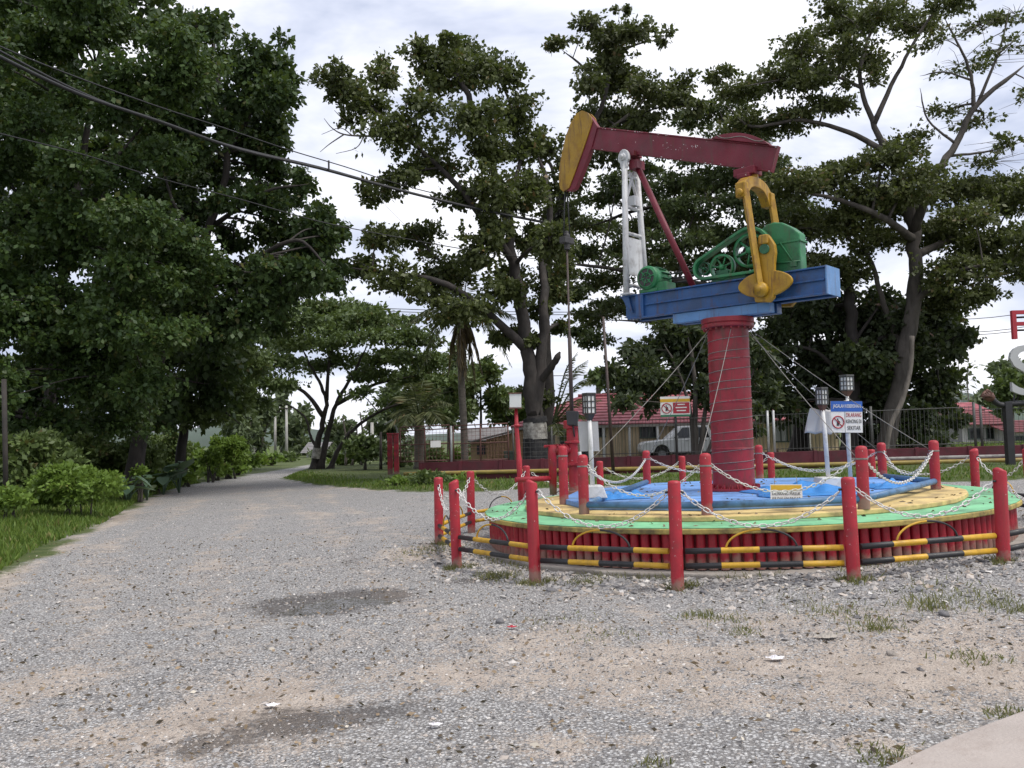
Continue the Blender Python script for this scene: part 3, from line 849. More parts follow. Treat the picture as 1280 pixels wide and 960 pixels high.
def post_side(i, j, dz):
    a, b = post_pts[i], post_pts[j]
    d = Vector((b[0] - a[0], b[1] - a[1], 0)).normalized() * .085
    return (a[0] + d.x, a[1] + d.y, a[3] - dz)
span = ['the two leftmost posts', 'the second and third posts from the left', 'the front left posts, over the striped rail', 'the two front posts below the yellow notice',
        'the front right post and the right edge post', 'the right edge post and the frame edge', 'the posts just off the right edge', 'the off frame posts on the far right', 'the extreme right posts behind the deck',
        'the far right posts behind the blue rail', 'the far posts right of the column', 'the far posts behind the column', 'the far posts behind the white lamp post', 'the wellhead side posts behind the deck',
        'the leaning lamp pole and the far left post', 'the two rear posts on the far left']
sags = [.30, .33, .36, .34, .30, .3, .3, .3, .3, .3, .26, .26, .26, .26, .32, .3]
for i in range(16):
    j = (i + 1) % 16
    chain('post_chain', post_side(i, j, .13), post_side(j, i, .13), sags[i], 'white painted chain hanging between ' + span[i], 'chains between the ring posts')

# striped rails
for i in range(16):
    j = (i + 1) % 16
    a = Vector(post_side(i, j, 0)); b = Vector(post_side(j, i, 0))
    za, zb = float(gz(a.x, a.y)), float(gz(b.x, b.y))
    za = .35 * math.tanh((a.x - PC[0]) * .024 / .35); zb = .35 * math.tanh((b.x - PC[0]) * .024 / .35)
    rt = thing('striped_rail', 'striped double rail between ' + span[i], 'rail', (a.x, a.y, za), 'striped rails round the platform')
    for h in (.34, .19):
        p = Vector((0, 0, h)); q = Vector((b.x - a.x, b.y - a.y, zb - za + h))
        fr = [0, .235, .48, .75, 1]
        path = []; mis = []
        for s in range(4):
            path.append(p.lerp(q, fr[s] - (.002 if s else 0))); mis.append(s % 2)
        path.append(q)
        mb = MB(); mb.tube(path, .030, 10, mis=mis); mb.build('rail_bar', ['black_paint', 'yellow_rail'], rt)
    path = []; mis = []
    p = Vector((0, 0, .36)); q = Vector((b.x - a.x, b.y - a.y, zb - za + .36))
    for k, t in enumerate(np.linspace(0, math.pi, 19)):
        c = p.lerp(q, .49 - .225 * math.cos(t)); c.z += .19 * math.sin(t) - .01
        path.append(c); mis.append(1 if k < 9 else 0)
    mb = MB(); mb.tube(path, .011, 6, mis=mis); mb.build('arch', ['black_paint', 'yellow_rail'], rt)

# ------------------------------------------------------------------ inner posts and blue rails on the platform
inner = [((730, 633), 568, 'at the left end of the blue rail, beside the wellhead'), ((884, 637), 566, 'in front of the big red column'), ((1080, 634), 557, 'right of the blue sign pole, at the bend of the blue rail'),
         ((1170, 614), 550, 'at the right end of the blue rails'), ((1104, 606), 553, 'behind the blue rail next to the tree'), ((950, 602), 556, 'hugging the right side of the big column'), ((809, 606), 563, 'behind the blue pad, left of the column'), ((705, 622), 557, 'tight against the wellhead valve')]
ip = []
for (px, py), ty, lab in inner:
    g = gnd(px, py, .60); t = atY(px, ty, g[1]); zt = t[2]
    z0 = .563 + .024 * (g[0] - PC[0]); ip.append((g[0], g[1], z0, zt))
    rt = thing('inner_post', 'short red post ' + lab, 'post', (g[0], g[1], z0), 'inner red posts')
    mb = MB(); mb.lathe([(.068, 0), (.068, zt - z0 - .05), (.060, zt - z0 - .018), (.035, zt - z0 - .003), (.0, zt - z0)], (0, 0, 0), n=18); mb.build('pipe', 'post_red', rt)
    mb = MB(); mb.lathe([(.071, zt - z0 - .16), (.073, zt - z0 - .15), (.071, zt - z0 - .14)], (0, 0, 0), n=18); mb.build('wire_wrap', 'rope', rt)
def iside(i, j, dz, off=.075):
    a, b = ip[i], ip[j]; d = Vector((b[0] - a[0], b[1] - a[1], 0)).normalized() * off
    return (a[0] + d.x, a[1] + d.y, a[3] - dz)
for i, j, sag, lab in [(0, 1, .36, 'from the blue rail corner to the post in front of the column'), (1, 2, .34, 'sagging above the yellow notice'), (2, 3, .36, 'looping above the right blue rail'),
                       (4, 3, .34, 'hanging behind the right blue rail'), (0, 6, .30, 'behind the blue pad on the left'), (6, 5, .28, 'passing behind the big red column'), (5, 4, .30, 'behind the lamp with the grey sheet')]:
    chain('inner_chain', iside(i, j, .15), iside(j, i, .15), sag, 'white chain ' + lab, 'chains between the inner posts', pitch=.066, sc=.85)
for i, j, lab in [(0, 1, 'long blue pipe rail lying along the front left of the pad'), (1, 2, 'blue pipe rail behind the yellow notice'), (2, 3, 'blue pipe rail running back to the right post'), (4, 3, 'blue pipe rail at the back right of the pad'), (0, 6, 'blue pipe rail behind the pad on the left')]:
    a, b = ip[i], ip[j]
    p, q = Vector((a[0], a[1], a[2] + .115)), Vector((b[0], b[1], b[2] + .115))
    d = (q - p).normalized()
    mb = MB(); mb.tube([p + d * .05, p.lerp(q, .5) + Vector((0, 0, -.006)), q - d * .05], .042, 12)
    o = mb.build('pipe_rail', 'blue_pipe', None, origin=tuple(p)); tag(o, lab, 'pipe', 'blue pipe rails')

# blue tarpaulins
def tarp(px, py, rx, ry, h, seed, label):
    g = gnd(px, py, .64); rs = np.random.default_rng(seed)
    n = 34; mb = MB(); vs = []
    ph = rs.uniform(0, 6, 8)
    for i in range(n + 1):
        for j in range(n + 1):
            u, v = i / n * 2 - 1, j / n * 2 - 1
            rr = math.hypot(u, v); env = max(0, 1 - max(abs(u), abs(v)) ** 2.2)
            w = .5 + .28 * math.sin(4 * u + 3 * v + ph[0]) + .22 * math.sin(-7 * u + 5 * v + ph[1]) + .16 * math.sin(11 * v + 2 * u + ph[2]) + .10 * math.sin(17 * u - 9 * v + ph[3])
            z = h * env * max(.08, w) + .004
            vs.append((g[0] + rx * (u + .08 * math.sin(5 * v + ph[4])), g[1] + ry * (v + .08 * math.sin(4 * u + ph[5])), .641 + .024 * (g[0] - PC[0] + rx * u) + z))
    fs = [(i * (n + 1) + j, (i + 1) * (n + 1) + j, (i + 1) * (n + 1) + j + 1, i * (n + 1) + j + 1) for i in range(n) for j in range(n)]
    mb.add(vs, fs, 0, True)
    o = mb.build('tarpaulin', 'tarp_blue', None, origin=(g[0], g[1], .64)); tag(o, label, 'tarpaulin', 'blue tarpaulins')
    s = o.modifiers.new('thick', 'SOLIDIFY'); s.thickness = .004; s.offset = 1
tarp(1000, 617, .62, .75, .13, 3, 'big crumpled blue tarpaulin beside the column, behind the yellow notice')
tarp(775, 619, .38, .30, .12, 5, 'small crumpled blue tarpaulin beside the white lamp base')
tarp(1112, 613, .32, .34, .10, 9, 'small flat blue tarpaulin heap inside the right blue rail')

# ================================================================== PUMP JACK
jack = thing('pump_jack', 'red, blue, yellow and green oil pump jack standing on a thick red column', 'pump jack', tuple(PC), rot=(0, 0, JA))
zc0 = .64
# pedestal
mb = MB(); mb.lathe([(.405, zc0), (.405, zc0 + .035), (.33, zc0 + .036)], (0, 0, 0), n=40, smooth=False)
mb.lathe([(.312, zc0 + .03), (.306, .85), (.302, 3.05)], (0, 0, 0), n=48)
for z in (1.25, 1.95, 2.6):
    mb.lathe([(.304, z - .02), (.311, z - .012), (.311, z + .012), (.304, z + .02)], (0, 0, 0), n=48)
col = mb.build('column', 'red', jack)
mb = MB()
mb.lathe([(.30, 3.045), (.372, 3.05), (.385, 3.06), (.385, 3.10), (.372, 3.11), (.372, 3.118), (.388, 3.125), (.388, 3.195), (.0, 3.196)], (0, 0, 0), n=48, smooth=False)
mb.build('column_flange', 'red', jack, bevel=.004)
mb = MB()
for k in range(20):
    a = 2 * math.pi * k / 20
    mb.lathe([(.0, 3.02), (.018, 3.02), (.018, 3.06)], (.345 * math.cos(a), .345 * math.sin(a), 0), n=6, smooth=False)
    b_ = a + .1
    mb.lathe([(.018, zc0 + .03), (.018, zc0 + .085), (0, zc0 + .085)], (.36 * math.cos(b_), .36 * math.sin(b_), 0), n=6, smooth=False)
    mb.prism([(.305 * math.cos(a), .305 * math.sin(a), zc0 + .036), (.395 * math.cos(a), .395 * math.sin(a), zc0 + .036), (.305 * math.cos(a), .305 * math.sin(a), zc0 + .10)], (-.01 * math.sin(a), .01 * math.cos(a), 0))
o = mb.build('bolts', 'red', col); o['kind'] = 'stuff'
# spiral wire
pth = []
for t in np.linspace(0, 1, 14 * 24):
    a = t * 14.4 * 2 * math.pi; z = .80 + 2.15 * t
    rr = .308 + (.003 if random.random() < .5 else 0)
    pth.append((rr * math.cos(a), rr * math.sin(a), z + .02 * math.sin(a * .37)))
mb = MB(); mb.tube(pth, .0055, 4); mb.build('spiral_wire', 'rope', col)

FW = .17                                                  # half width of the base frame
P_ = lambda px, py, y: Vector(J(px, py, y))
bl, br = P_(805, 368, -FW), P_(1033, 331, -FW)
zt, zb_ = (bl.z + br.z) / 2, (P_(805, 398, -FW).z + P_(1033, 367, -FW).z) / 2
xl, xr = P_(787, 400, -FW).x, br.x
xtop = P_(777, 367, -FW).x
def ibeam(y, name):
    mb = MB(); w = .06
    mb.box2((xtop, y - w, zt - .022), (xr, y + w, zt))
    mb.box2((xl, y - w, zb_), (xr, y + w, zb_ + .022))
    mb.prism([(xtop + .02, y - .008, zt - .022), (xr, y - .008, zt - .022), (xr, y - .008, zb_ + .022), (xl + .02, y - .008, zb_ + .022)], (0, .016, 0))
    mb.box2((P_(808, 380, -FW).x, y - .045, (zt + zb_) / 2 - .0), (xr - .02, y - .008, (zt + zb_) / 2 + .022))
    return mb.build(name, 'blue', jack, bevel=.004)
ibeam(-FW, 'base_beam'); ibeam(FW, 'base_beam')
for x in (bl.x, ):
    for s in (-1, 1):
        mb = MB(); mb.box2((x - .012, s * FW - .058, zb_ + .023), (x + .012, s * FW + .058, zt - .023)); mb.box2((x - .13, s * FW - .060, zb_ + .024), (x - .013, s * FW - .048, zt - .024))
        mb.build('stiffener', 'blue', jack, bevel=.003)
for s in (-1, 1):
    mb = MB(); mb.prism([(xtop + .03, s * (FW + .006), zt - .024), (xtop + .17, s * (FW + .006), zt - .024), (xl + .10, s * (FW + .006), zb_ + .10)], (0, s * .05, 0)); mb.build('gusset', 'blue', jack)
mb = MB(); mb.box2((xr + .002, -FW - .063, zb_ - .004), (xr + .022, FW + .063, zt + .004)); mb.build('end_plate', 'pale_blue', jack, bevel=.003)  # lighter blue than the beams: light from the right painted into its colour
mb = MB()
for x in (xtop + .12, -.6, .0, .6, 1.3):
    mb.box2((x - .05, -FW + .01, zb_ + .04), (x + .05, FW - .01, zt - .06))
mb.build('cross_members', 'blue', jack)
# mounting plates between column and frame
for s in (-1, 1):
    mb = MB(); xa, xb_ = P_(841, 400, -.2).x, P_(962, 388, -.2).x
    mb.box2((xa, s * .12 - .08, 3.198), (xb_, s * .12 + .08, zb_ - .003))
    mb.build('mount_plate', 'pale_blue' if s < 0 else 'blue', jack, bevel=.006)

# samson post
SW = .29
xs_ = P_(783, 365, -SW).x
ztop = P_(781, 197, -.16).z; xtp = P_(781, 197, -.16).x
for s in (-1, 1):
    mb = MB(); mb.tube([(xs_, s * SW, zt), (xs_ * .6 + xtp * .4, s * (SW * .6 + .17 * .4), zt * .6 + ztop * .4), (xtp, s * .17, ztop)], [.052, .05, .046], 12)
    mb.box((xs_, s * (SW - .04), zt + .012), (.16, .20, .024))
    mb.build('samson_leg', 'aluminium_paint', jack)
    mb = MB(); y0 = s * .150
    out = [(xtp + .105 * math.sin(t) * (1 if math.cos(t) > -.4 else .72), y0, ztop - .02 + .15 * math.cos(t) - (.05 if math.cos(t) < -.6 else 0)) for t in np.linspace(0, 2 * math.pi, 28, endpoint=False)]
    mb.prism(out, (0, s * .06, 0)); mb.lathe([(.06, .0), (.06, .035), (.03, .04), (.03, .07), (0, .071)], (xtp, s * .21, ztop), axis=(0, s, 0), n=18)
    mb.build('centre_bearing', 'aluminium_paint', jack, bevel=.008)
def leg_at(z):
    t = (z - zt) / (ztop - zt); return xs_ * (1 - t) + xtp * t, SW * (1 - t) + .17 * t
for py in (260, 293, 358):
    z = P_(795, py, 0).z; x, y = leg_at(z)
    mb = MB(); mb.tube([(x, -y, z), (x, y, z)], .03, 10); mb.build('rung', 'aluminium_paint', jack)
za, zb2 = P_(795, 298, 0).z, P_(795, 345, 0).z
xa, ya = leg_at(za); xb_, yb = leg_at(zb2)
mb = MB(); mb.prism([(xa, -ya + .03, za), (xa, ya - .03, za), (xb_, yb - .03, zb2), (xb_, -yb + .03, zb2)], (.012, 0, 0)); mb.build('ladder_plate', 'aluminium_paint', jack)
z1, z2 = P_(795, 232, 0).z, P_(795, 258, 0).z
mb = MB()
xq, yq = leg_at(z2); xw, yw = leg_at(z1)
mb.box((xq, 0.04, z2 + .10), (.13, .16, .16)); mb.tube([(xq, -yq, z2), (xw, .06, z1 + .25)], .026, 8); mb.tube([(xq, yq, z2), (xw, -.06, z1 + .25)], .026, 8); mb.tube([(xw, -yw, z1 + .16), (xw, yw, z1 + .16)], .028, 8)
mb.build('cross_brace', 'aluminium_paint', jack, bevel=.004)
mb = MB(); p, q = P_(796, 207, 0), P_(867, 354, 0); q.z = zt
mb.tube([p, q], .050, 14); mb.box((q.x, 0, zt + .01), (.2, .2, .02)); mb.box(p, (.16, .22, .14)); mb.build('rear_strut', 'beam_red', jack)
mb = MB(); mb.tube([(xtp, -.15, ztop), (xtp, .15, ztop)], .045, 14); mb.box((xtp, 0, ztop + .06), (.30, .24, .08)); mb.build('saddle', 'beam_red', jack)

# walking beam
tl, bl_, tr_, br_ = P_(733, 157, -.06), P_(738, 185, -.06), P_(971, 182, -.06), P_(971, 214, -.06)
ax_ = (tr_ - tl).normalized(); nrm_ = Vector((-ax_.z, 0, ax_.x)); Hb = .37; Lb = (tr_ - tl).length
def WB(u, y, v):   # along the beam, across, down from its top face
    p = tl + ax_ * u - nrm_ * v; return Vector((p.x, y, p.z))
def wbox(mb, u0, u1, y0, y1, v0, v1):
    vs = [WB(u, y, v) for u in (u0, u1) for y in (y0, y1) for v in (v0, v1)]
    mb.add(vs, [(0, 1, 3, 2), (4, 6, 7, 5), (0, 4, 5, 1), (2, 3, 7, 6), (0, 2, 6, 4), (1, 5, 7, 3)])
mb = MB()
wbox(mb, 0, Lb, -.045, .045, 0, .022); wbox(mb, 0, Lb, -.045, .045, Hb - .022, Hb); wbox(mb, .0, Lb, -.030, .030, .0225, Hb - .0225)
wb = mb.build('walking_beam', 'beam_red', jack, bevel=.004)
mb = MB(); wbox(mb, Lb + .001, Lb + .012, -.048, .048, -.003, Hb + .003); mb.build('beam_end_plate', 'beam_red', wb)
# curved saddle plate over the tail
mb = MB(); pts = []
u0, u1 = Lb - 1.08, Lb - .12
for t in np.linspace(0, 1, 15):
    pts.append(WB(u0 + (u1 - u0) * t, -.10, -.005 - .115 * math.sin(math.pi * t) ** .8))
pts += [WB(u1, -.10, .0), WB(u0, -.10, .0)]
mb.prism(pts, (0, .20, 0)); mb.build('tail_weight', 'beam_red', wb, bevel=.006)
mb = MB(); pth = [WB(u0 + (u1 - u0) * t, -.108, -.10 + .07 * math.sin(math.pi * t) + .04 * math.sin(9 * t)) for t in np.linspace(.08, .9, 16)]
mb.tube(pth, .006, 5); mb.build('weight_wire', 'rope', wb)
# remains of lettering on the beam: flecks of pale paint
mb = MB()
for k in range(26):
    u = Lb * .44 + random.uniform(0, .75); v = Hb * (.45 + random.uniform(-.16, .16))
    s = random.uniform(.002, .007)
    mb.add([WB(u - s, -.0312, v - s * .7), WB(u + s, -.0312, v - s), WB(u + s * .8, -.0312, v + s), WB(u - s, -.0312, v + s * .6)], [(0, 1, 2, 3)])
o = mb.build('worn_lettering', 'sign_white', wb); o['kind'] = 'stuff'
mb = MB()
for k in range(34):
    u = random.uniform(.3, Lb); v = random.choice([.006, .016, Hb - .006, Hb - .014]) + random.uniform(-.004, .004); s_ = random.uniform(.003, .009)
    mb.add([WB(u - s_ * 1.6, -.0462, v - s_ * .5), WB(u + s_ * 1.6, -.0462, v - s_ * .5), WB(u + s_, -.0462, v + s_ * .5), WB(u - s_, -.0462, v + s_ * .5)], [(0, 1, 2, 3)])
o = mb.build('paint_chips', 'sign_white', wb); o['kind'] = 'stuff'
# horse head
yl = [(727, 138), (734, 140.5), (739, 146), (740, 152), (737, 162), (728, 189), (719, 214), (711, 235), (704, 239.5), (700, 236), (698.5, 226), (699, 210), (702, 192), (707, 170), (714, 152), (720, 142)]
for s in (-1, 1):
    mb = MB(); pts = []
    for px, py in yl:
        p = P_(px, py, -.07); pts.append((p.x, s * .07, p.z))
    mb.prism(pts, (0, -s * .02, 0)); mb.build('horse_head_plate', 'yellow', jack, bevel=.003)
rd = [(733, 142), (739, 146), (747, 158), (740, 184), (736, 194), (727, 218), (719, 236), (713, 239), (704, 238), (701, 225), (705, 190), (715, 155)]
mb = MB(); pts = []
for px, py in rd:
    p = P_(px, py, -.04); pts.append((p.x, -.049, p.z))
mb.prism(pts, (0, .098, 0)); mb.build('horse_head_body', 'beam_red', jack, bevel=.004)
# bridle, carrier bar and rod
hb = P_(705, 238, 0); cb = P_(708, 301, 0); rb = P_(717, 522, 0)
xh = (hb.x + cb.x + rb.x) / 3
for s in (-1, 1):
    mb = MB(); mb.tube([(xh + .02, s * .03, hb.z + .06), (xh, s * .09, cb.z)], .012, 6); mb.build('bridle_cable', 'cable_black', jack)
mb = MB(); mb.box((xh, 0, cb.z), (.13, .26, .11)); mb.lathe([(.06, 0), (.06, .06), (.035, .07), (.035, .12), (0, .121)], (xh, 0, cb.z + .05), n=14); mb.lathe([(.05, -.16), (.05, 0)], (xh, 0, cb.z), n=14)
mb.build('carrier_bar', 'dark_steel', jack, bevel=.01)
zj = P_(715, 420, 0).z
mb = MB(); mb.tube([(xh, 0, cb.z - .1), (xh, 0, zj), (xh, 0, zj - .01), (xh, 0, rb.z - .1)], [.016, .018, .034, .036], 10); mb.build('polished_rod', 'rod_brown', jack)

# gearbox
gb = [(947, 342), (946, 300), (949, 289), (957, 281), (967, 277.5), (977, 278), (988, 283), (999, 291), (1001, 336)]
gp = [P_(px, py, -.11) for px, py in gb]
mb = MB(); mb.prism([(p.x, -.11, p.z if i not in (0, 8) else zt) for i, p in enumerate(gp)], (0, .22, 0)); gear = mb.build('gearbox', 'green', jack, bevel=.02)
mb = MB(); z = P_(985, 300, -.24).z; x0, x1 = gp[1].x, gp[7].x
mb.box2((x0 - .02, -.125, z - .012), (x1 + .02, .125, z + .012)); mb.build('cover_flange', 'green', gear, bevel=.004)
mb = MB(); mb.tube([P_(975, 303, -.118), P_(995, 333, -.118)], .014, 6); mb.tube([P_(962, 330, -.118), P_(1000, 326, -.118)], .012, 6); mb.box(P_(992, 330, -.118), (.10, .03, .07)); mb.build('rib', 'green', gear)
cx_, cz_ = P_(958, 312, -.34).x, P_(958, 312, -.34).z
mb = MB(); mb.tube([(cx_, -.42, cz_), (cx_, .42, cz_)], .07, 16); mb.build('crank_shaft', 'dark_green', jack)
# cranks and counterweights
for s in (-1, 1):
    top, bot = P_(956, 300, -.35), P_(957, 379, -.35)
    mb = MB(); y0 = s * .30
    pts = []
    for px, py in [(948, 303), (949, 296), (955, 293.5), (962, 295), (966, 301), (969, 306), (970, 316), (968.5, 330), (968, 372), (963, 378), (945, 378), (943, 366), (946, 340), (949, 318)]:
        p = P_(px, py, -.35); pts.append((p.x, y0, p.z))
    mb.prism(pts, (0, s * .085, 0)); ck = mb.build('crank', 'yellow', jack, bevel=.012)
    mb = MB(); p = P_(955, 297, -.39); mb.box((p.x, s * .37, p.z - .03), (.13, .13, .14)); mb.build('crank_head', 'yellow', ck, bevel=.02)
    pts = []
    cxl, czl = (P_(923, 357, -.35).x + P_(991, 352, -.35).x) / 2, P_(957, 355, -.35).z
    hw = (P_(991, 352, -.35).x - P_(923, 357, -.35).x) / 2
    for t in np.linspace(0, 2 * math.pi, 40, endpoint=False):
        c = math.cos(t); pts.append((cxl + hw * (abs(c) ** .8) * (1 if c >= 0 else -1), s * .318, czl + .165 * math.sin(t) * (1 - .12 * math.cos(2 * t))))
    mb = MB(); mb.prism(pts, (0, s * .055, 0)); mb.build('counterweight', 'yellow', ck, bevel=.014)
    pt, pb = P_(931, 238, -.43), P_(951, 362, -.43)
    mb = MB(); d = (pb - pt); mb.tube([(pt.x, s * .42, pt.z + .02), (pb.x, s * .44, pb.z)], [.062, .056], 4, smooth=False); mb.build('pitman_arm', 'yellow', jack, bevel=.006)
    mb = MB(); mb.lathe([(.0, -.14), (.105, -.14), (.105, -.02), (.11, 0), (.095, .05), (.05, .055), (.05, .085), (0, .086)], (pb.x, s * .44, pb.z), axis=(0, s, 0), n=22); mb.build('wrist_pin', 'yellow', jack)
# equalizer
pt = P_(931, 236, -.43); ztE = P_(938, 226, 0).z; xe = (pt.x + P_(940, 226, 0).x) / 2 - .02
mb = MB(); pts = []
for t in np.linspace(-1, 1, 17):
    pts.append((xe, .47 * t, ztE + .02 - .20 * abs(t) ** 3.0))
inner_ = [(xe, .36 * t, ztE - .13 - .22 * abs(t) ** 3.2) for t in np.linspace(1, -1, 17)]
mb.prism([(p[0] - .07, p[1], p[2]) for p in pts + inner_], (.14, 0, 0)); eq = mb.build('equalizer', 'yellow', jack, bevel=.01)
for s in (-1, 1):
    mb = MB(); mb.box((xe + .02, s * .42, ztE - .24), (.16, .13, .22)); mb.lathe([(.05, 0), (.05, .05), (0, .051)], (xe + .02, s * .485, ztE - .28), axis=(0, s, 0), n=12); mb.build('pitman_joint', 'yellow', eq, bevel=.02)
mb = MB(); c = P_(938, 219, 0); mb.lathe([(0, .09), (.045, .078), (.07, .04), (.07, 0), (.07, -.10)], (xe, 0, ztE + .05), n=16); mb.build('equalizer_pin', 'yellow', eq)
mb = MB(); q = WB(Lb - .40, 0, Hb); mb.box((q.x, 0, q.z - .06), (.34, .26, .12)); mb.box((q.x, 0, q.z - .13), (.2, .34, .07)); mb.build('tail_bearing', 'beam_red', jack, bevel=.015)

# belt guard with sheaves
yg = -.21
def loopP(c1, r1, c2, r2, n=14):
    d = c2 - c1; L = d.length; a0 = math.atan2(d.z, d.x); be = math.acos(max(-1, min(1, (r1 - r2) / L)))
    out = []
    for t in np.linspace(a0 + be, a0 + 2 * math.pi - be, n): out.append(Vector((c1.x + r1 * math.cos(t), yg, c1.z + r1 * math.sin(t))))
    for t in np.linspace(a0 - be, a0 + be, n): out.append(Vector((c2.x + r2 * math.cos(t), yg, c2.z + r2 * math.sin(t))))
    return out
cBig = P_(936, 313, yg); cSm = P_(880, 335.5, yg)
rB, rS = .30, .135
lo_ = loopP(cSm, rS, cBig, rB)
def ribbon(mb, loop, y0, y1, th):
    k = len(loop); c = sum(loop, Vector()) / k; vs = []
    for i, p in enumerate(loop):
        t = (loop[(i + 1) % k] - loop[i - 1]).normalized(); nn = Vector((t.z, 0, -t.x))
        for yy, off in ((y0, 0), (y1, 0), (y1, th), (y0, th)): vs.append(Vector((p.x, yy, p.z)) + nn * off)
    fs = [(i * 4 + j, i * 4 + (j + 1) % 4, ((i + 1) % k) * 4 + (j + 1) % 4, ((i + 1) % k) * 4 + j) for i in range(k) for j in range(4)]
    mb.add(vs, fs)
mb = MB(); ribbon(mb, lo_, yg - .035, yg + .12, .045); bg_ = mb.build('belt_guard', 'green', jack, bevel=.01)
def sheave(name, c, r, nsp, y, par, mat):
    mb = MB(); mb.lathe([(r * .84, -.04), (r, -.04), (r, .05), (r * .84, .05), (r * .84, -.04)], (c.x, y, c.z), axis=(0, 1, 0), n=28)
    mb.lathe([(0, -.05), (r * .2, -.05), (r * .2, .05)], (c.x, y, c.z), axis=(0, 1, 0), n=14)
    for k in range(nsp):
        a = 2 * math.pi * k / nsp + .3
        mb.tube([(c.x, y, c.z), (c.x + r * .9 * math.cos(a), y, c.z + r * .9 * math.sin(a))], r * .075, 6)
    return mb.build(name, mat, par)
sheave('large_sheave', P_(938, 313, -.16), .255, 6, -.16, jack, 'green'); sheave('small_sheave', P_(903, 334, -.16), .195, 7, -.16, jack, 'green')
sheave('idler_sheave', P_(881, 336, -.14), .10, 5, -.14, jack, 'dark_green')
mb = MB(); c = P_(910, 348, -.2); mb.box((c.x, -.02, zt + .05), (.55, .34, .09)); mb.box((c.x - .1, -.14, zt + .13), (.2, .1, .09)); mb.build('gear_plinth', 'dark_green', jack, bevel=.01)
# motor
cm = P_(808, 347, -.26); rm = .19
mb = MB(); mb.lathe([(.0, .0), (rm * .9, .0), (rm, .02), (rm, .16), (rm * .93, .17), (rm * .93, .40), (rm, .41), (rm, .44), (.05, .45), (.05, .52), (0, .521)], (cm.x, -.26, cm.z), axis=(0, 1, 0), n=30)
mt = mb.build('motor', 'green', jack)
mb = MB()
for k in range(14):
    a = 2 * math.pi * k / 14
    mb.box((cm.x + rm * 1.0 * math.cos(a), .03, cm.z + rm * 1.0 * math.sin(a)), (.035, .21, .010), rot=Matrix.Rotation(-a, 3, 'Y'))
mb.build('cooling_fin', 'dark_green', mt)
mb = MB()
for k in range(6):
    a = 2 * math.pi * k / 6 + .2
    mb.tube([(cm.x + .03 * math.cos(a), -.266, cm.z + .03 * math.sin(a)), (cm.x + rm * .8 * math.cos(a), -.266, cm.z + rm * .8 * math.sin(a))], .010, 5)
mb.tube([(cm.x + rm * .8 * math.cos(t), -.266, cm.z + rm * .8 * math.sin(t)) for t in np.linspace(0, 2 * math.pi, 20, endpoint=False)], .010, 5, closed=True)
mb.tube([(cm.x + rm * .42 * math.cos(t), -.266, cm.z + rm * .42 * math.sin(t)) for t in np.linspace(0, 2 * math.pi, 14, endpoint=False)], .008, 5, closed=True)
mb.build('fan_grille', 'green', mt)
mb = MB(); mb.lathe([(0, 0), (rm * .78, 0)], (cm.x, -.2615, cm.z), axis=(0, -1, 0), n=24); mb.build('fan_opening', 'dark_steel', mt)
mb = MB(); mb.box((cm.x, -.02, (zt + cm.z - rm) / 2 + .01), (.34, .42, max(.03, cm.z - rm - zt + .02))); mb.box((cm.x + .22, -.06, zt + .07), (.2, .3, .14)); mb.build('motor_foot', 'green', mt, bevel=.01)
mb = MB()
for dz in (.07, .0, -.07):
    q = P_(881, 336, -.25); mb.tube([(cm.x + .05, .12, cm.z + dz), (q.x, .10, q.z + dz * 1.2)], .012, 5)
mb.build('drive_belt', 'cable_black', jack)

# ------------------------------------------------------------------ wellhead under the rod
wp = JW((xh, 0, 0)); wz = .56 + .024 * (wp[0] - PC[0])
well = thing('wellhead', 'red wellhead with valve and side pipe below the pump rod', 'wellhead', (wp[0], wp[1], wz))
H = 1.78 - wz
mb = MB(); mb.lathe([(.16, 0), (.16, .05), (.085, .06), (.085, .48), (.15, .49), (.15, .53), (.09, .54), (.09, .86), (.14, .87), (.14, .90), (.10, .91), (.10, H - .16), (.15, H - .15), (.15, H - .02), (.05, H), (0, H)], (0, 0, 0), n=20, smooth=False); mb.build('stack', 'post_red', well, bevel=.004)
mb = MB(); mb.tube([(0, 0, .76), (-.34, -.10, .76)], .075, 12)
for t in (.35, .5, .65, .8): mb.lathe([(.075, -.012), (.10, -.01), (.10, .01), (.075, .012)], (-.34 * t, -.10 * t, .76), axis=(-.34, -.10, 0), n=16, smooth=False)
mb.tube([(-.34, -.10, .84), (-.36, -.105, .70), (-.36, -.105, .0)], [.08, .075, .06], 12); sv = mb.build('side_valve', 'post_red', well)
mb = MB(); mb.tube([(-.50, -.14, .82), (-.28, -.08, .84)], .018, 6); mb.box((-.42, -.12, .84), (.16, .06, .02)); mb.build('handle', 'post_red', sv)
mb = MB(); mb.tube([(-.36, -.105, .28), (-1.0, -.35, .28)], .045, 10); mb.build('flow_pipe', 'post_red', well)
mb = MB(); mb.tube([(.10, -.16, .72), (.14, -.17, .52), (.13, -.17, .36), (.11, -.16, .28)], .03, 8); mb.build('chain_loop', 'chain_white', well)
# floodlight clamped by the rod
fp = atY(716, 522, wp[1] - .25)
fl = thing('floodlight', 'small black floodlight beside the pump rod', 'floodlight', tuple(fp))
mb = MB(); mb.prism([(-.10, 0, -.12), (.07, 0, -.13), (.09, 0, .11), (-.12, 0, .12)], (.03, .13, -.02)); mb.build('housing', 'dark_steel', fl, bevel=.01)
mb = MB(); mb.tube([(.0, .06, -.10), (.03, .16, -.32)], .014, 6); mb.build('bracket', 'dark_steel', fl)

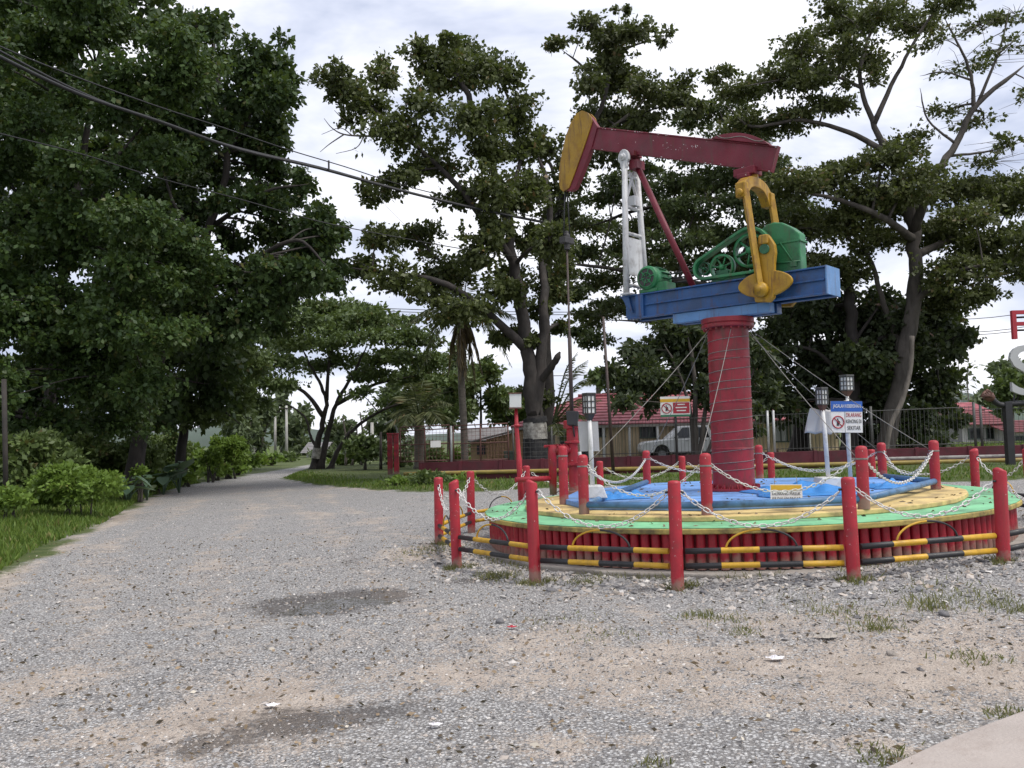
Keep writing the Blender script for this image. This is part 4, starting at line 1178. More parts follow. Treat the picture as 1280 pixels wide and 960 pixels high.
# ================================================================== LAMPS, SIGNS AND ROPES ON THE PLATFORM
def rotz(a): return Matrix.Rotation(a, 3, 'Z')
def lantern(parent, z, w, h, frame='dark_steel', cap='dark_steel'):
    mb = MB(); mb.box((0, 0, z + h / 2), (w * .9, w * .9, h * .9)); mb.build('lamp_pane', 'lamp_pane', parent)
    mb = MB()
    for sx in (-1, 1):
        for sy in (-1, 1): mb.box((sx * w / 2, sy * w / 2, z + h / 2), (.016, .016, h))
    for k in (0, 1, 2, 3):
        zz = z + h * k / 3
        for s in (-1, 1):
            mb.box((0, s * w / 2, zz), (w, .013, .013)); mb.box((s * w / 2, 0, zz), (.013, w, .013))
    for s in (-1, 1): mb.box((0, s * (w / 2 + .003), z + h / 2), (.012, .008, h)); mb.box((s * (w / 2 + .003), 0, z + h / 2), (.008, .012, h))
    mb.build('lamp_frame', frame, parent)
    mb = MB(); mb.box((0, 0, z + h + .018), (w * 1.18, w * 1.18, .03)); mb.build('lamp_cap', cap, parent, bevel=.006)
    mb = MB(); mb.lathe([(w * .12, z - .13), (w * .62, z - .02), (w * .62, z - .0)], (0, 0, 0), n=4, smooth=False); mb.build('lamp_base', 'hand_brown' if frame != 'dark_steel' else 'dark_steel', parent)
def lamp_post(px, py, pxt, pyt, lh, lw, label, zg=.64, base=True, sheet=None, capm='dark_steel', r=.032):
    g = gnd(px, py, zg); top = atY(pxt, pyt, g[1])
    rt = thing('lamp_post', label, 'lamp', tuple(g), 'lantern posts on the platform')
    H = top[2] - zg; lx = top[0] - g[0]
    if base:
        mb = MB(); mb.prism([(-.19, -.17, 0), (.19, -.17, 0), (.13, -.17, .17), (-.15, -.17, .17)], (0, .34, 0)); mb.build('footing', 'white_paint', rt, bevel=.012)
    zb = .16 if base else 0
    mb = MB(); mb.tube([(0, 0, zb), (lx * .5, 0, H * .55), (lx, 0, H - lh - .08)], [r, r, r * .85], 12); mb.build('pole', 'white_paint', rt)
    ln = bpy.data.objects.new('lantern', None); COL.objects.link(ln); ln.parent = rt; ln.location = (lx, 0, 0); ln.rotation_euler = (0, 0, R(25))
    lantern(ln, H - lh, lw, lh, capm, capm)
    if sheet:
        sheet(rt, H, lx)
    return rt
def sheetA(rt, H, lx):
    mb = MB(); z1 = H - .36
    mb.prism([(lx - .16, .05, z1), (lx + .12, .04, z1 - .01), (lx + .13, .04, z1 - .42), (lx - .14, .05, z1 - .42)], (0, .012, 0)); mb.build('back_board', 'sheet_grey', rt)
lamp_post(741, 622, 736, 494, .26, .125, 'white lamp post with black lantern and grey board beside the wellhead', sheet=sheetA)
def sheetB(rt, H, lx):
    mb = MB(); z1 = H - .27; n = 10; vs = []
    for i in range(n + 1):
        for j in range(n + 1):
            u, v = i / n, j / n
            vs.append((lx - .16 - .10 * v + (.30 + .10 * v) * u, .06 + .02 * math.sin(9 * u + 3 * v), z1 - .36 * v - .02 * u + .012 * math.sin(12 * u)))
    mb.add(vs, [(i * (n + 1) + j, i * (n + 1) + j + 1, (i + 1) * (n + 1) + j + 1, (i + 1) * (n + 1) + j) for i in range(n) for j in range(n)], 0, True)
    o = mb.build('loose_sheet', 'sheet_grey', rt); s = o.modifiers.new('t', 'SOLIDIFY'); s.thickness = .006
lamp_post(1036, 611, 1027, 487, .22, .11, 'white lamp post with torn grey sheet left of the blue sign', sheet=sheetB, capm='fence_grey')
lamp_post(1063, 603, 1058, 471, .24, .155, 'lamp with bright lantern rising just behind the blue sign', base=False, zg=.56, capm='fence_grey')

# blue cleanliness sign
g = gnd(1064, 607, .64); 
Yb = g[1] - .12
sg = thing('warning_sign', 'blue and white rectangular sign on a white pole with crossed out figure', 'sign', tuple(g))
tl, tr_s, bl_s = atY(1036, 503, Yb), atY(1077, 500, Yb), atY(1039, 542, Yb)
Wd, Hd = tr_s[0] - tl[0], tl[2] - bl_s[2]
cx, cz = (tl[0] + tr_s[0]) / 2 + .012 - g[0], (tl[2] + bl_s[2]) / 2 - .64 + .01
mb = MB(); mb.tube([(.0, 0, 0), (cx + .02, -.06, cz - .2), (cx + .02, -.06, cz + .25)], .030, 10); mb.build('pole', 'white_paint', sg)
brd = bpy.data.objects.new('board', None); COL.objects.link(brd); brd.parent = sg; brd.location = (cx, -.12, cz); brd.rotation_euler = (0, R(1.5), R(6))
def plate(parent, name, x0, x1, z0, z1, y, mat, th=.012):
    mb = MB(); mb.box2((x0, y, z0), (x1, y + th, z1)); return mb.build(name, mat, parent)
def face(x, z, y=0.0): return Matrix.Translation((x, y, z)) @ Matrix.Rotation(R(90), 4, 'X')
w2, h2 = Wd / 2, Hd / 2
plate(brd, 'sign_panel', -w2, w2, -h2, h2, 0, 'sign_white')
plate(brd, 'border', -w2 - .008, w2 + .008, -h2 - .008, h2 + .008, .0125, 'sign_black', .006)
plate(brd, 'header', -w2, w2, h2 * .34, h2, -.004, 'sign_blue', .0035)
plate(brd, 'divider', -w2 * .13, -w2 * .11, -h2, h2 * .33, -.003, 'sign_black', .0025)
text('lettering', 'JAGALAH KEBERSIHAN', 'sign_white', brd, face(0, h2 * .66, -.007), Wd * .88, Hd * .15)
text('lettering', 'DILARANG', 'sign_red', brd, face(w2 * .44, h2 * .13, -.005), Wd * .48, Hd * .13)
text('lettering', 'KENCING DI', 'sign_black', brd, face(w2 * .44, -h2 * .28, -.005), Wd * .48, Hd * .12)
text('lettering', 'SEKITAR', 'sign_black', brd, face(w2 * .44, -h2 * .70, -.005), Wd * .42, Hd * .13)
def no_symbol(parent, x, z, r, y, person='sign_black', ringm='sign_red'):
    mb = MB(); mb.tube([(x + r * math.cos(t), y, z + r * math.sin(t)) for t in np.linspace(0, 2 * math.pi, 26, endpoint=False)], r * .1, 6, closed=True)
    mb.tube([(x - r * .68, y, z + r * .68), (x + r * .68, y, z - r * .68)], r * .085, 6); mb.build('ban_symbol', ringm, parent)
    mb = MB(); q = lambda pts: mb.prism([(x + a * r, y + .003, z + b_ * r) for a, b_ in pts], (0, -.004, 0))
    q([(-.18, .30), (.16, .34), (.20, -.05), (.12, -.62), (-.02, -.62), (0, -.1), (-.10, -.62), (-.26, -.62), (-.2, -.1)])
    q([(.14, .3), (.42, -.02), (.34, -.1), (.1, .12)]); q([(-.08 + .14 * math.cos(t), .5 + .14 * math.sin(t)) for t in np.linspace(0, 6.28, 10, endpoint=False)])
    mb.build('figure_symbol', person, parent)
no_symbol(brd, -w2 * .56, -h2 * .34, min(w2 * .36, h2 * .52), -.004)

# yellow and white notice hung on the front blue rail
g0 = atY(963, 606, 10.36); g1 = atY(1002, 605, 10.36); g2 = atY(963, 631, 10.36)
Wd, Hd = g1[0] - g0[0], g0[2] - g2[2]
nt_ = thing('notice_board', 'small white notice with yellow top strip hanging on the front chain', 'sign', ((g0[0] + g1[0]) / 2, 10.36, (g0[2] + g2[2]) / 2), rot=(R(-6), R(1.2), R(-5)))
w2, h2 = Wd / 2, Hd / 2
plate(nt_, 'panel', -w2, w2, -h2, h2, 0, 'sign_white', .006)
plate(nt_, 'yellow_strip', -w2 * .95, w2 * .95, h2 * .42, h2 * .93, -.004, 'sign_yellow', .0035)
text('lettering', 'DILARANG MASUK', 'sign_black', nt_, face(0, h2 * .08, -.004), Wd * .88, Hd * .15, .001)
text('lettering', 'KE DALAM PAGAR', 'sign_black', nt_, face(0, -h2 * .42, -.004), Wd * .88, Hd * .16, .001)
mb = MB()
for s in (-1, 1): mb.tube([(s * w2 * .7, .003, h2 - .01), (s * w2 * .7, .02, h2 + .09)], .004, 5)
mb.build('hanger', 'rope', nt_)

# leaning red lamp pole with a white box
g = gnd(653, 648); t = atY(645, 510, g[1])
rl = thing('box_lamp', 'leaning red pole with a white box lamp beside the road', 'lamp', (g[0], g[1], float(gz(g[0], g[1]))))
dz = t[2] - rl.location.z; dx = t[0] - g[0]
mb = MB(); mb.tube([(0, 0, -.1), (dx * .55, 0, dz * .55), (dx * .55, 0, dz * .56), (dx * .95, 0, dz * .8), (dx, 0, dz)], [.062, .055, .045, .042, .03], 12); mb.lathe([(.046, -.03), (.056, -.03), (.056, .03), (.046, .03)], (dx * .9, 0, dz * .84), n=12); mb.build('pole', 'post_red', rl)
mb = MB(); mb.box((dx - .01, 0, dz + .14), (.23, .2, .27), rot=Matrix.Rotation(R(1), 3, 'Y')); mb.build('lamp_box', 'lamp_pane', rl, bevel=.01)
mb = MB(); mb.box((dx - .01, 0, dz + .285), (.26, .23, .02)); mb.build('lamp_rim', 'hand_brown', rl); mb = MB(); mb.box((dx - .01, 0, dz - .005), (.25, .22, .02)); mb.build('lamp_rim', 'hand_brown', rl)

# guy ropes
def rope(a, b, label, sag=.05, r=.0052):
    a, b = Vector(a), Vector(b); pts = []
    for q in np.linspace(0, 1, 9):
        p = a.lerp(b, q); p.z -= sag * 4 * q * (1 - q); pts.append(p)
    mb = MB(); mb.tube(pts, r, 6); tag(mb.build('guy_rope', 'rope', None, origin=tuple(b)), label, 'rope', 'guy ropes from the column top')
def ctop(a, z=3.03, r=.32): return (PC[0] + r * math.cos(a), PC[1] + r * math.sin(a), z)
rope(ctop(R(-95)), (ip[1][0] - .07, ip[1][1] + .02, ip[1][3] - .10), 'grey rope slanting down the front of the red column')
rope(ctop(R(-10)), (ip[3][0] - .06, ip[3][1], ip[3][3] - .13), 'grey rope from column top to the right end post, passing above the blue sign')
rope(ctop(R(-40)), (ip[2][0] - .04, ip[2][1] + .06, ip[2][3] - .13), 'grey rope from column top to the post right of the sign pole')
rope(ctop(R(20)), (ip[4][0] - .06, ip[4][1], ip[4][3] - .12), 'grey rope from column top to the post by the tree trunk')
rope(ctop(R(200)), (ip[0][0] + .06, ip[0][1] + .03, ip[0][3] - .12), 'grey rope from column top down to the post by the wellhead')
rope(ctop(R(140)), (ip[6][0] + .03, ip[6][1] - .06, ip[6][3] - .12), 'grey rope from column top to the rear post left of the column')

# ================================================================== WALL, RAILINGS AND GATE BEHIND THE ROAD
WA, WBp = np.array([-4.3, 33.0]), np.array([16.6, 27.4])
wd = (WBp - WA) / np.linalg.norm(WBp - WA); wn_ = np.array([-wd[1], wd[0]]); WL = float(np.linalg.norm(WBp - WA))
wang = math.atan2(wd[1], wd[0])
def wtop(u):  # heights along the wall: low kerb, coping and upper wall
    t = np.clip(u / WL, 0, 1.4); return -.2 + .0 * t, .20 + .17 * t, .36 + .12 * t, .60 + .24 * t
def wp_(u, off, z): return (WA[0] + wd[0] * u + wn_[0] * off, WA[1] + wd[1] * u + wn_[1] * off, z)
wall = thing('boundary_wall', 'low maroon two tier boundary wall with grey ledge behind the road', 'wall', wp_(0, 0, 0))
wo3 = np.array(wp_(0, 0, 0))
U1 = WL + 14
def wprism(mb, u0, u1, o0, o1, zlo, zhi):
    vs = [wp_(u, o, z) for u in (u0, u1) for o in (o0, o1) for z in (zlo(u), zhi(u))]
    mb.add(vs, [(0, 1, 3, 2), (4, 6, 7, 5), (0, 4, 5, 1), (2, 3, 7, 6), (0, 2, 6, 4), (1, 5, 7, 3)])
mb = MB(); wprism(mb, 1.5, U1, 0, .16, lambda u: -.4, lambda u: wtop(u)[1]); mb.build('lower_wall', 'maroon', wall, origin=wo3)
mb = MB(); wprism(mb, 1.2, U1, .165, 1.2, lambda u: -.4, lambda u: wtop(u)[1] + .06); mb.build('ledge', 'ledge_grey', wall, origin=wo3)
u = .3; k = 0
while u < U1:
    u2 = min(u + 1.62, U1)
    mb = MB(); wprism(mb, u + .13, u2, 1.21, 1.36, lambda q: wtop(q)[1] - .1, lambda q: wtop(q)[3]); mb.build('wall_panel', 'maroon', wall, origin=wo3, bevel=.01)
    mb = MB(); wprism(mb, u, u + .127, 1.17, 1.40, lambda q: wtop(q)[1] - .1, lambda q: wtop(q)[3] + .02); mb.build('wall_pier', 'maroon', wall, origin=wo3, bevel=.01)
    u = u2
mb = MB(); mb.tube([wp_(q, -.10, wtop(q)[1] + .03) for q in np.linspace(.2, U1, 24)], .07, 10)
yp = mb.build('gas_pipe', 'yellow_pipe', None, origin=wp_(.2, -.1, .2)); tag(yp, 'long yellow pipe running along the foot of the maroon wall', 'pipe')
mb = MB(); mb.tube([wp_(q, .6, wtop(q)[1] + .15) for q in np.linspace(16, U1, 14)], .05, 8)
o = mb.build('water_pipe', 'ledge_grey', None, origin=wp_(16, .6, .5)); tag(o, 'thin grey pipe above the yellow pipe on the right', 'pipe')

# railings on the wall
def railing(u0, u1, h, label, step=.125, pan=3.2):
    rt = thing('railing', label, 'fence', wp_(u0, 1.28, wtop(u0)[3]), 'railing lengths on the wall'); og = np.array(rt.location)
    uu = np.arange(u0, u1 + .01, pan)
    for q in uu:
        mb = MB(); mb.tube([wp_(q, 1.28, wtop(q)[3]), wp_(q, 1.28, wtop(q)[3] + h + .12)], .045, 8); mb.build('rail_post', 'galvanised' if int(q) % 2 else 'fence_grey', rt, origin=og)
    for f_ in (.08, .97):
        mb = MB(); mb.tube([wp_(q, 1.28, wtop(q)[3] + h * f_) for q in (u0, u1)], .013, 6); mb.build('top_rail' if f_ > .5 else 'bottom_rail', 'fence_grey', rt, origin=og)
    mb = MB()
    for q in np.arange(u0 + step, u1, step):
        mb.tube([wp_(q, 1.28, wtop(q)[3] + .03), wp_(q, 1.28, wtop(q)[3] + h)], .0065, 4, smooth=False)
    o = mb.build('bars', 'fence_grey', rt, origin=og); o['kind'] = 'stuff'
railing(7.0, 13.4, 1.35, 'grey bar railing in front of the parked pickup')
railing(13.6, 20.0, 1.35, 'grey bar railing in front of the tan house window and trees')
railing(20.2, U1, 1.25, 'grey bar railing in front of the lawn at the right edge')
# wire mesh fence on the left part
rt = thing('mesh_fence', 'thin wire mesh fence on the wall in front of the brown board shed', 'fence', wp_(4.1, 1.28, .6)); og = np.array(rt.location)
for q in (4.1, 5.6, 6.9):
    mb = MB(); mb.tube([wp_(q, 1.28, wtop(q)[3]), wp_(q, 1.28, wtop(q)[3] + 1.2)], .03, 6); mb.build('fence_post', 'fence_grey', rt, origin=og)
mb = MB()
for z in np.arange(.1, 1.2, .18): mb.tube([wp_(4.1, 1.28, wtop(4)[3] + z), wp_(6.9, 1.28, wtop(7)[3] + z)], .005, 3, smooth=False)
for q in np.arange(4.1, 6.9, .22): mb.tube([wp_(q, 1.28, wtop(q)[3]), wp_(q, 1.28, wtop(q)[3] + 1.15)], .005, 3, smooth=False)
o = mb.build('wires', 'fence_grey', rt, origin=og); o['kind'] = 'stuff'

# rusty mesh gate and its red posts
gt = thing('mesh_gate', 'rusty mesh gate panels with pale centre post and a small sign', 'gate', wp_(-.4, 1.3, .6)); og = np.array(gt.location)
for (u0, u1) in ((-.5, 1.55), (1.7, 3.9)):
    mb = MB()
    for q in (u0, (u0 + u1) / 2, u1): mb.tube([wp_(q, 1.3, .62), wp_(q, 1.3, 1.98)], .028, 6)
    for z in (.64, 1.3, 1.86, 2.0): mb.tube([wp_(u0, 1.3, z), wp_(u1, 1.3, z + .04)], .022, 6)
    pn = mb.build('gate_leaf', 'gate_rust', gt, origin=og)
    mb = MB()
    for q in np.arange(u0, u1, .15): mb.tube([wp_(q, 1.3, .64), wp_(q, 1.3, 1.86)], .007, 3, smooth=False)
    for z in np.arange(.7, 1.85, .15): mb.tube([wp_(u0, 1.3, z), wp_(u1, 1.3, z)], .007, 3, smooth=False)
    o = mb.build('mesh', 'gate_rust', pn, origin=og); o['kind'] = 'stuff'
mb = MB(); mb.tube([wp_(1.62, 1.27, .6), wp_(1.62, 1.27, 2.0)], .045, 8); mb.build('centre_post', 'galvanised', gt, origin=og)
a, b_ = atY(538, 551, 32.9), atY(551, 559, 32.9)
mb = MB(); mb.box2((a[0], 32.9, b_[2]), (b_[0], 32.92, a[2])); mb.build('gate_sign', 'sign_white', gt, origin=og)
for px, lab in ((488, 'left red gate post with maroon paint at the end of the wall'), (496, 'right red gate post close to the rusty gate')):
    p = gnd(px, 596); t = atY(px, 543, p[1])
    mb = MB(); mb.box2((p[0] - .11, p[1] - .11, -.3), (p[0] + .11, p[1] + .11, t[2])); mb.box2((p[0] - .13, p[1] - .13, t[2] + .001), (p[0] + .13, p[1] + .13, t[2] + .06))
    tag(mb.build('gate_post', 'pipe_red', None, origin=(p[0], p[1], 0), bevel=.01), lab, 'gate post', 'red gate posts')

# prohibition sign in front of the pickup
sp_ = wp_(9.6, .6, 0); Ys = sp_[1]
a, b_ = atY(825, 496, Ys), atY(863, 519, Ys)
s2 = thing('prohibition_sign', 'white and red sign with yellow strip on a black pole before the pickup', 'sign', ((a[0] + b_[0]) / 2, Ys, wtop(9.6)[1]))
ox, oz = s2.location.x, s2.location.z
w2, h2 = (b_[0] - a[0]) / 2, (a[2] - b_[2]) / 2; zc = (a[2] + b_[2]) / 2 - oz
mb = MB(); mb.tube([(.0, .05, 0), (0, .05, zc + h2)], .03, 8); mb.build('pole', 'black_paint', s2)
bd = bpy.data.objects.new('board', None); COL.objects.link(bd); bd.parent = s2; bd.location = (0, 0, zc)
plate(bd, 'sign_panel', -w2, w2, -h2, h2, 0, 'sign_white'); plate(bd, 'yellow_strip', -w2, w2, h2 * .42, h2 * .75, -.005, 'sign_yellow', .004)
plate(bd, 'red_panel', -w2 * .15, w2 * .96, -h2 * .78, h2 * .36, -.005, 'sign_red', .004); plate(bd, 'green_strip', -w2, w2, -h2 * 1.12, -h2 * .9, -.005, 'sign_green', .004)
for k, wv in enumerate((.5, .75, .62)):
    mb = MB(); zz = h2 * (.15 - .32 * k); mb.box2((w2 * .4 - w2 * wv / 2, -.009, zz - h2 * .06), (w2 * .4 + w2 * wv / 2, -.006, zz + h2 * .06)); mb.build('text_line', 'sign_white', bd)
no_symbol(bd, -w2 * .58, -h2 * .22, h2 * .5, -.006)

# ================================================================== HOUSES AND CAR
def hip_roof(parent, x0, x1, y0, y1, ze, zr, mat, og, courses=10, over=.5):
    x0 -= over; x1 += over; y0 -= over; y1 += over
    hw = (y1 - y0) / 2; ym = (y0 + y1) / 2; rx0, rx1 = x0 + hw * .9, x1 - hw * .9
    def lv(t): return (x0 + (rx0 - x0) * t, x1 + (rx1 - x1) * t, y0 + (ym - y0) * t, y1 + (ym - y1) * t, ze + (zr - ze) * t)
    rf = bpy.data.objects.new('roof', None); COL.objects.link(rf); rf.parent = parent
    for k in range(courses):
        a, b_ = lv(k / courses), lv((k + 1) / courses); dz = .05
        mb = MB()
        lo = [(a[0], a[2], a[4] + dz), (a[1], a[2], a[4] + dz), (a[1], a[3], a[4] + dz), (a[0], a[3], a[4] + dz)]
        up = [(b_[0], b_[2], b_[4] + .005), (b_[1], b_[2], b_[4] + .005), (b_[1], b_[3], b_[4] + .005), (b_[0], b_[3], b_[4] + .005)]
        dn = [(p[0], p[1], p[2] - dz - .01) for p in lo]
        mb.add(lo + up + dn, [(i, (i + 1) % 4, 4 + (i + 1) % 4, 4 + i) for i in range(4)] + [(8 + i, 8 + (i + 1) % 4, (i + 1) % 4, i) for i in range(4)])
        mb.build('tile_course', mat, rf, origin=og)
    mb = MB(); mb.box2((x0 + .05, y0 + .05, ze - .16), (x1 - .05, y1 - .05, ze - .02)); mb.build('eaves', 'fascia', rf, origin=og)
    mb = MB(); mb.tube([(rx0, ym, zr + .04), (rx1, ym, zr + .04)], .11, 8); mb.build('ridge_cap', mat, rf, origin=og)
def window(parent, x0, x1, z0, z1, y, og, pane='window_dark', nm=2):
    w = bpy.data.objects.new('window', None); COL.objects.link(w); w.parent = parent
    mb = MB(); mb.box2((x0, y - .03, z0), (x1, y + .02, z1)); mb.build('pane', pane, w, origin=og)
    mb = MB(); t = .07
    mb.box2((x0 - t, y - .07, z1 + .001), (x1 + t, y + .02, z1 + t)); mb.box2((x0 - t, y - .07, z0 - t), (x1 + t, y + .02, z0 - .001))
    for k in range(nm + 1):
        xx = x0 + (x1 - x0) * k / nm; mb.box2((xx - t / 2, y - .06, z0), (xx + t / 2, y + .02, z1))
    mb.build('frame', 'bin_grey', w, origin=og)
HY = 46.0
hx0, hx1 = atY(655, 540, HY)[0], atY(1048, 540, HY)[0]
hz = atY(720, 533, HY)[2]; hr = atY(720, 496, HY + 3.5)[2]
house = thing('tiled_house', 'long tan board house with red tiled hip roof behind the wall', 'house', (hx0, HY, 0)); og = np.array(house.location)
mb = MB(); mb.box2((hx0, HY, -.3), (hx1, HY + 7.2, hz)); mb.build('wall', 'boards_tan', house, origin=og)
mb = MB(); mb.box2((hx0 - .02, HY - .03, -.3), (hx1 + .02, HY - .001, .30)); mb.build('plinth', 'maroon', house, origin=og)
hip_roof(house, hx0, hx1, HY, HY + 7.2, hz + .05, hr, 'tile_red', og, over=.7)
for px0, px1, py0, py1, pm in ((738, 756, 529, 545, 'window_dark'), (800, 822, 528, 546, 'window_dark'), (967, 984, 529, 551, 'curtain'), (987, 1004, 529, 551, 'curtain'), (700, 712, 540, 575, 'window_dark')):
    a, b_ = atY(px0, py0, HY), atY(px1, py1, HY); window(house, a[0], b_[0], b_[2], a[2], HY - .01, og, pm)
for px0, px1 in ((726, 736), (846, 858)):
    a, b_ = atY(px0, 532, HY), atY(px1, 578, HY)
    mb = MB(); mb.box2((a[0], HY - .05, 0), (b_[0], HY + .02, a[2])); mb.build('door', 'window_dark', house, origin=og)
for px in (757, 790, 826, 1020):
    a = atY(px, 540, HY - 1.6); mb = MB(); mb.box2((a[0] - .06, HY - .62, -.2), (a[0] + .06, HY - .5, hz - .1)); mb.build('porch_post', 'white_paint', house, origin=og)
# lean-to of brown boards
SY = 42.0; sx0, sx1 = atY(608, 560, SY)[0], atY(656, 560, SY)[0]; sz1, sz0 = atY(656, 535, SY)[2], atY(608, 547, SY)[2]
shed = thing('board_shed', 'brown vertical board lean to shed with sloping tin roof', 'shed', (sx0, SY, 0)); og = np.array(shed.location)
mb = MB(); mb.prism([(sx0, SY, -.3), (sx1, SY, -.3), (sx1, SY, sz1 - .08), (sx0, SY, sz0 - .08)], (0, 3, 0)); mb.build('wall', 'boards_brown', shed, origin=og)
mb = MB(); mb.prism([(sx0 - .8, SY - .4, sz0 - .22), (sx1 + .1, SY - .4, sz1 - .02), (sx1 + .1, SY - .4, sz1 + .05), (sx0 - .8, SY - .4, sz0 - .15)], (0, 3.6, 0)); mb.build('roof', 'tin_roof', shed, origin=og)
a, b_ = atY(629, 560, SY - .5), atY(643, 580, SY - .5)
bn = thing('waste_bin', 'dark grey bin standing against the brown shed', 'bin', ((a[0] + b_[0]) / 2, SY - .45, -.05))
mb = MB(); mb.lathe([(0, 0), (.24, 0), (.30, .78), (.32, .80), (.32, .83)], (0, 0, 0), n=4, smooth=False); mb.build('body', 'bin_grey', bn, bevel=.02)
mb = MB(); mb.lathe([(.34, .84), (.33, .9), (0, .93)], (0, 0, 0), n=4, smooth=False); mb.build('lid', 'bin_grey', bn)
# grey outbuilding seen left of the shed
GYd = 50.0; a, b_ = atY(588, 543, GYd), atY(622, 583, GYd)
gh = thing('grey_outbuilding', 'grey roofed outbuilding behind the coconut trunk', 'house', (a[0], GYd, 0)); og = np.array(gh.location)
mb = MB(); mb.box2((a[0], GYd, -.3), (b_[0], GYd + 4, a[2] - .3)); mb.build('wall', 'panel_tan', gh, origin=og)
mb = MB(); mb.prism([(a[0] - .5, GYd - .5, a[2] - .35), (b_[0] + .6, GYd - .5, a[2] - .35), (b_[0] + .6, GYd + 2, a[2] + .35), (a[0] - .5, GYd + 2, a[2] + .35)], (0, .05, -.08)); mb.build('roof', 'tin_roof', gh, origin=og)
c, d_ = atY(596, 557, GYd), atY(607, 568, GYd); mb = MB(); mb.box2((c[0], GYd - .05, d_[2]), (d_[0], GYd + .01, c[2])); mb.build('opening', 'window_dark', gh, origin=og)

# houses on the far right
def gable_house(px0, px1, pye, pyr, Y, roofm, wallm, label, group=None, dep=6):
    a, b_ = atY(px0, pye, Y), atY(px1, pye, Y); zr = atY((px0 + px1) / 2, pyr, Y + dep / 2)[2]; ze = (a[2] + b_[2]) / 2
    h = thing('village_house', label, 'house', (a[0], Y, 0)); og = np.array(h.location)
    mb = MB(); mb.box2((a[0], Y, -.5), (b_[0], Y + dep, ze)); mb.build('wall', wallm, h, origin=og)
    n = 7; rf = bpy.data.objects.new('roof', None); COL.objects.link(rf); rf.parent = h
    for s in (0, 1):
        for k in range(n):
            t0, t1 = k / n, (k + 1) / n
            f_ = lambda t: (Y - .6 + (dep / 2 + .6) * t) if s == 0 else (Y + dep + .6 - (dep / 2 + .6) * t)
            y0, y1 = f_(t0), f_(t1); z0, z1 = ze + (zr - ze) * t0, ze + (zr - ze) * t1
            mb = MB(); mb.prism([(a[0] - .5, y0, z0), (a[0] - .5, y0, z0 + .06), (a[0] - .5, y1, z1 + .01), (a[0] - .5, y1, z1 - .05)], (b_[0] - a[0] + 1.0, 0, 0)); mb.build('tile_course', roofm, rf, origin=og)
    mb = MB(); mb.prism([(a[0] + .001, Y, ze), (a[0] + .001, Y + dep, ze), (a[0] + .001, Y + dep / 2, zr - .1)], (.1, 0, 0)); mb.build('gable', wallm, h, origin=og)
    k = max(2, int((px1 - px0) / 16))
    for i in range(k):
        xx = a[0] + (b_[0] - a[0]) * (i + .35) / k; window(h, xx, xx + 1.0, ze - .95, ze - .3, Y - .01, og)
    return h
gable_house(1202, 1247, 531, 511, 62, 'tile_brown', 'boards_white', 'white village house with dark maroon roof behind the right railing')
gable_house(1164, 1200, 531, 512, 70, 'tile_red', 'boards_tan', 'tan village house with pale red roof left of the maroon roofed one')
gable_house(1195, 1230, 515, 503, 84, 'tile_red', 'plaster_white', 'pink roofed house farthest back above the maroon roof')
gable_house(1262, 1310, 540, 525, 60, 'tile_brown', 'plaster_white', 'small house at the right edge behind the black sign post')
gable_house(383, 402, 566, 553, 92, 'tin_roof', 'plaster_white', 'small white hut beyond the spreading tree at the road bend')
gable_house(288, 304, 560, 549, 98, 'tin_roof', 'plaster_white', 'pale hut among the trees left of the road bend')

# white pickup
CY = 43.5; c0 = atY(803, 577, CY)
car = thing('pickup_truck', 'white double cab pickup parked behind the railing left of the red column', 'car', (c0[0], CY, c0[2] - .02))
CW = 1.8
prof = [(.05, .45), (.0, .62), (.04, .85), (.18, .98), (1.35, 1.10), (3.2, 1.12), (5.15, 1.10), (5.2, .5), (4.55, .42), (4.4, .72), (4.15, .84), (3.85, .72), (3.7, .40), (1.42, .38), (1.28, .72), (1.02, .84), (.74, .74), (.58, .42)]
mb = MB(); mb.prism([(x, 0, z) for x, z in prof], (0, CW, 0)); mb.build('body', 'car_white', car, bevel=.05)
mb = MB(); vs = [(1.30, .06, 1.10), (3.62, .06, 1.12), (3.40, .22, 1.74), (2.02, .22, 1.74), (1.30, CW - .06, 1.10), (3.62, CW - .06, 1.12), (3.40, CW - .22, 1.74), (2.02, CW - .22, 1.74)]
mb.add(vs, [(0, 1, 2, 3), (7, 6, 5, 4), (0, 3, 7, 4), (1, 5, 6, 2), (3, 2, 6, 7), (0, 4, 5, 1)]); mb.build('cab', 'car_white', car, bevel=.05)
for (xa, xb, ta, tb) in ((1.62, 2.40, 2.08, 2.42), (2.50, 3.38, 2.50, 3.28)):
    mb = MB(); mb.add([(xa, .052, 1.15), (xb, .052, 1.15), (tb, .185, 1.66), (ta, .185, 1.66)], [(0, 1, 2, 3)]); mb.build('window', 'car_glass', car)
mb = MB(); mb.add([(1.36, .16, 1.14), (1.36, CW - .16, 1.14), (1.99, CW - .3, 1.69), (1.99, .3, 1.69)], [(0, 1, 2, 3)]); mb.build('windscreen', 'car_glass', car)
for x in (1.0, 4.13):
    for y in (.03, CW - .23):
        mb = MB(); mb.lathe([(.20, 0), (.30, 0), (.385, .02), (.385, .18), (.30, .2), (0, .2)], (x, y, .385), axis=(0, 1, 0), n=22); wh = mb.build('wheel', 'tyre', car)
        mb = MB(); mb.lathe([(0, -.01), (.06, -.01), (.2, .02), (.22, .0)], (x, y + .01, .385), axis=(0, 1, 0), n=12); mb.build('rim', 'rim_grey', wh)
mb = MB(); mb.prism([(.03, -.01, .74), (.36, -.01, .88), (.34, -.01, .97), (.12, -.01, .93)], (0, .1, 0)); mb.build('headlight', 'lamp_pane', car)
for x in (2.25, 3.15):
    mb = MB(); mb.box((x, -.02, 1.0), (.16, .03, .03)); mb.build('door_handle', 'rim_grey', car)
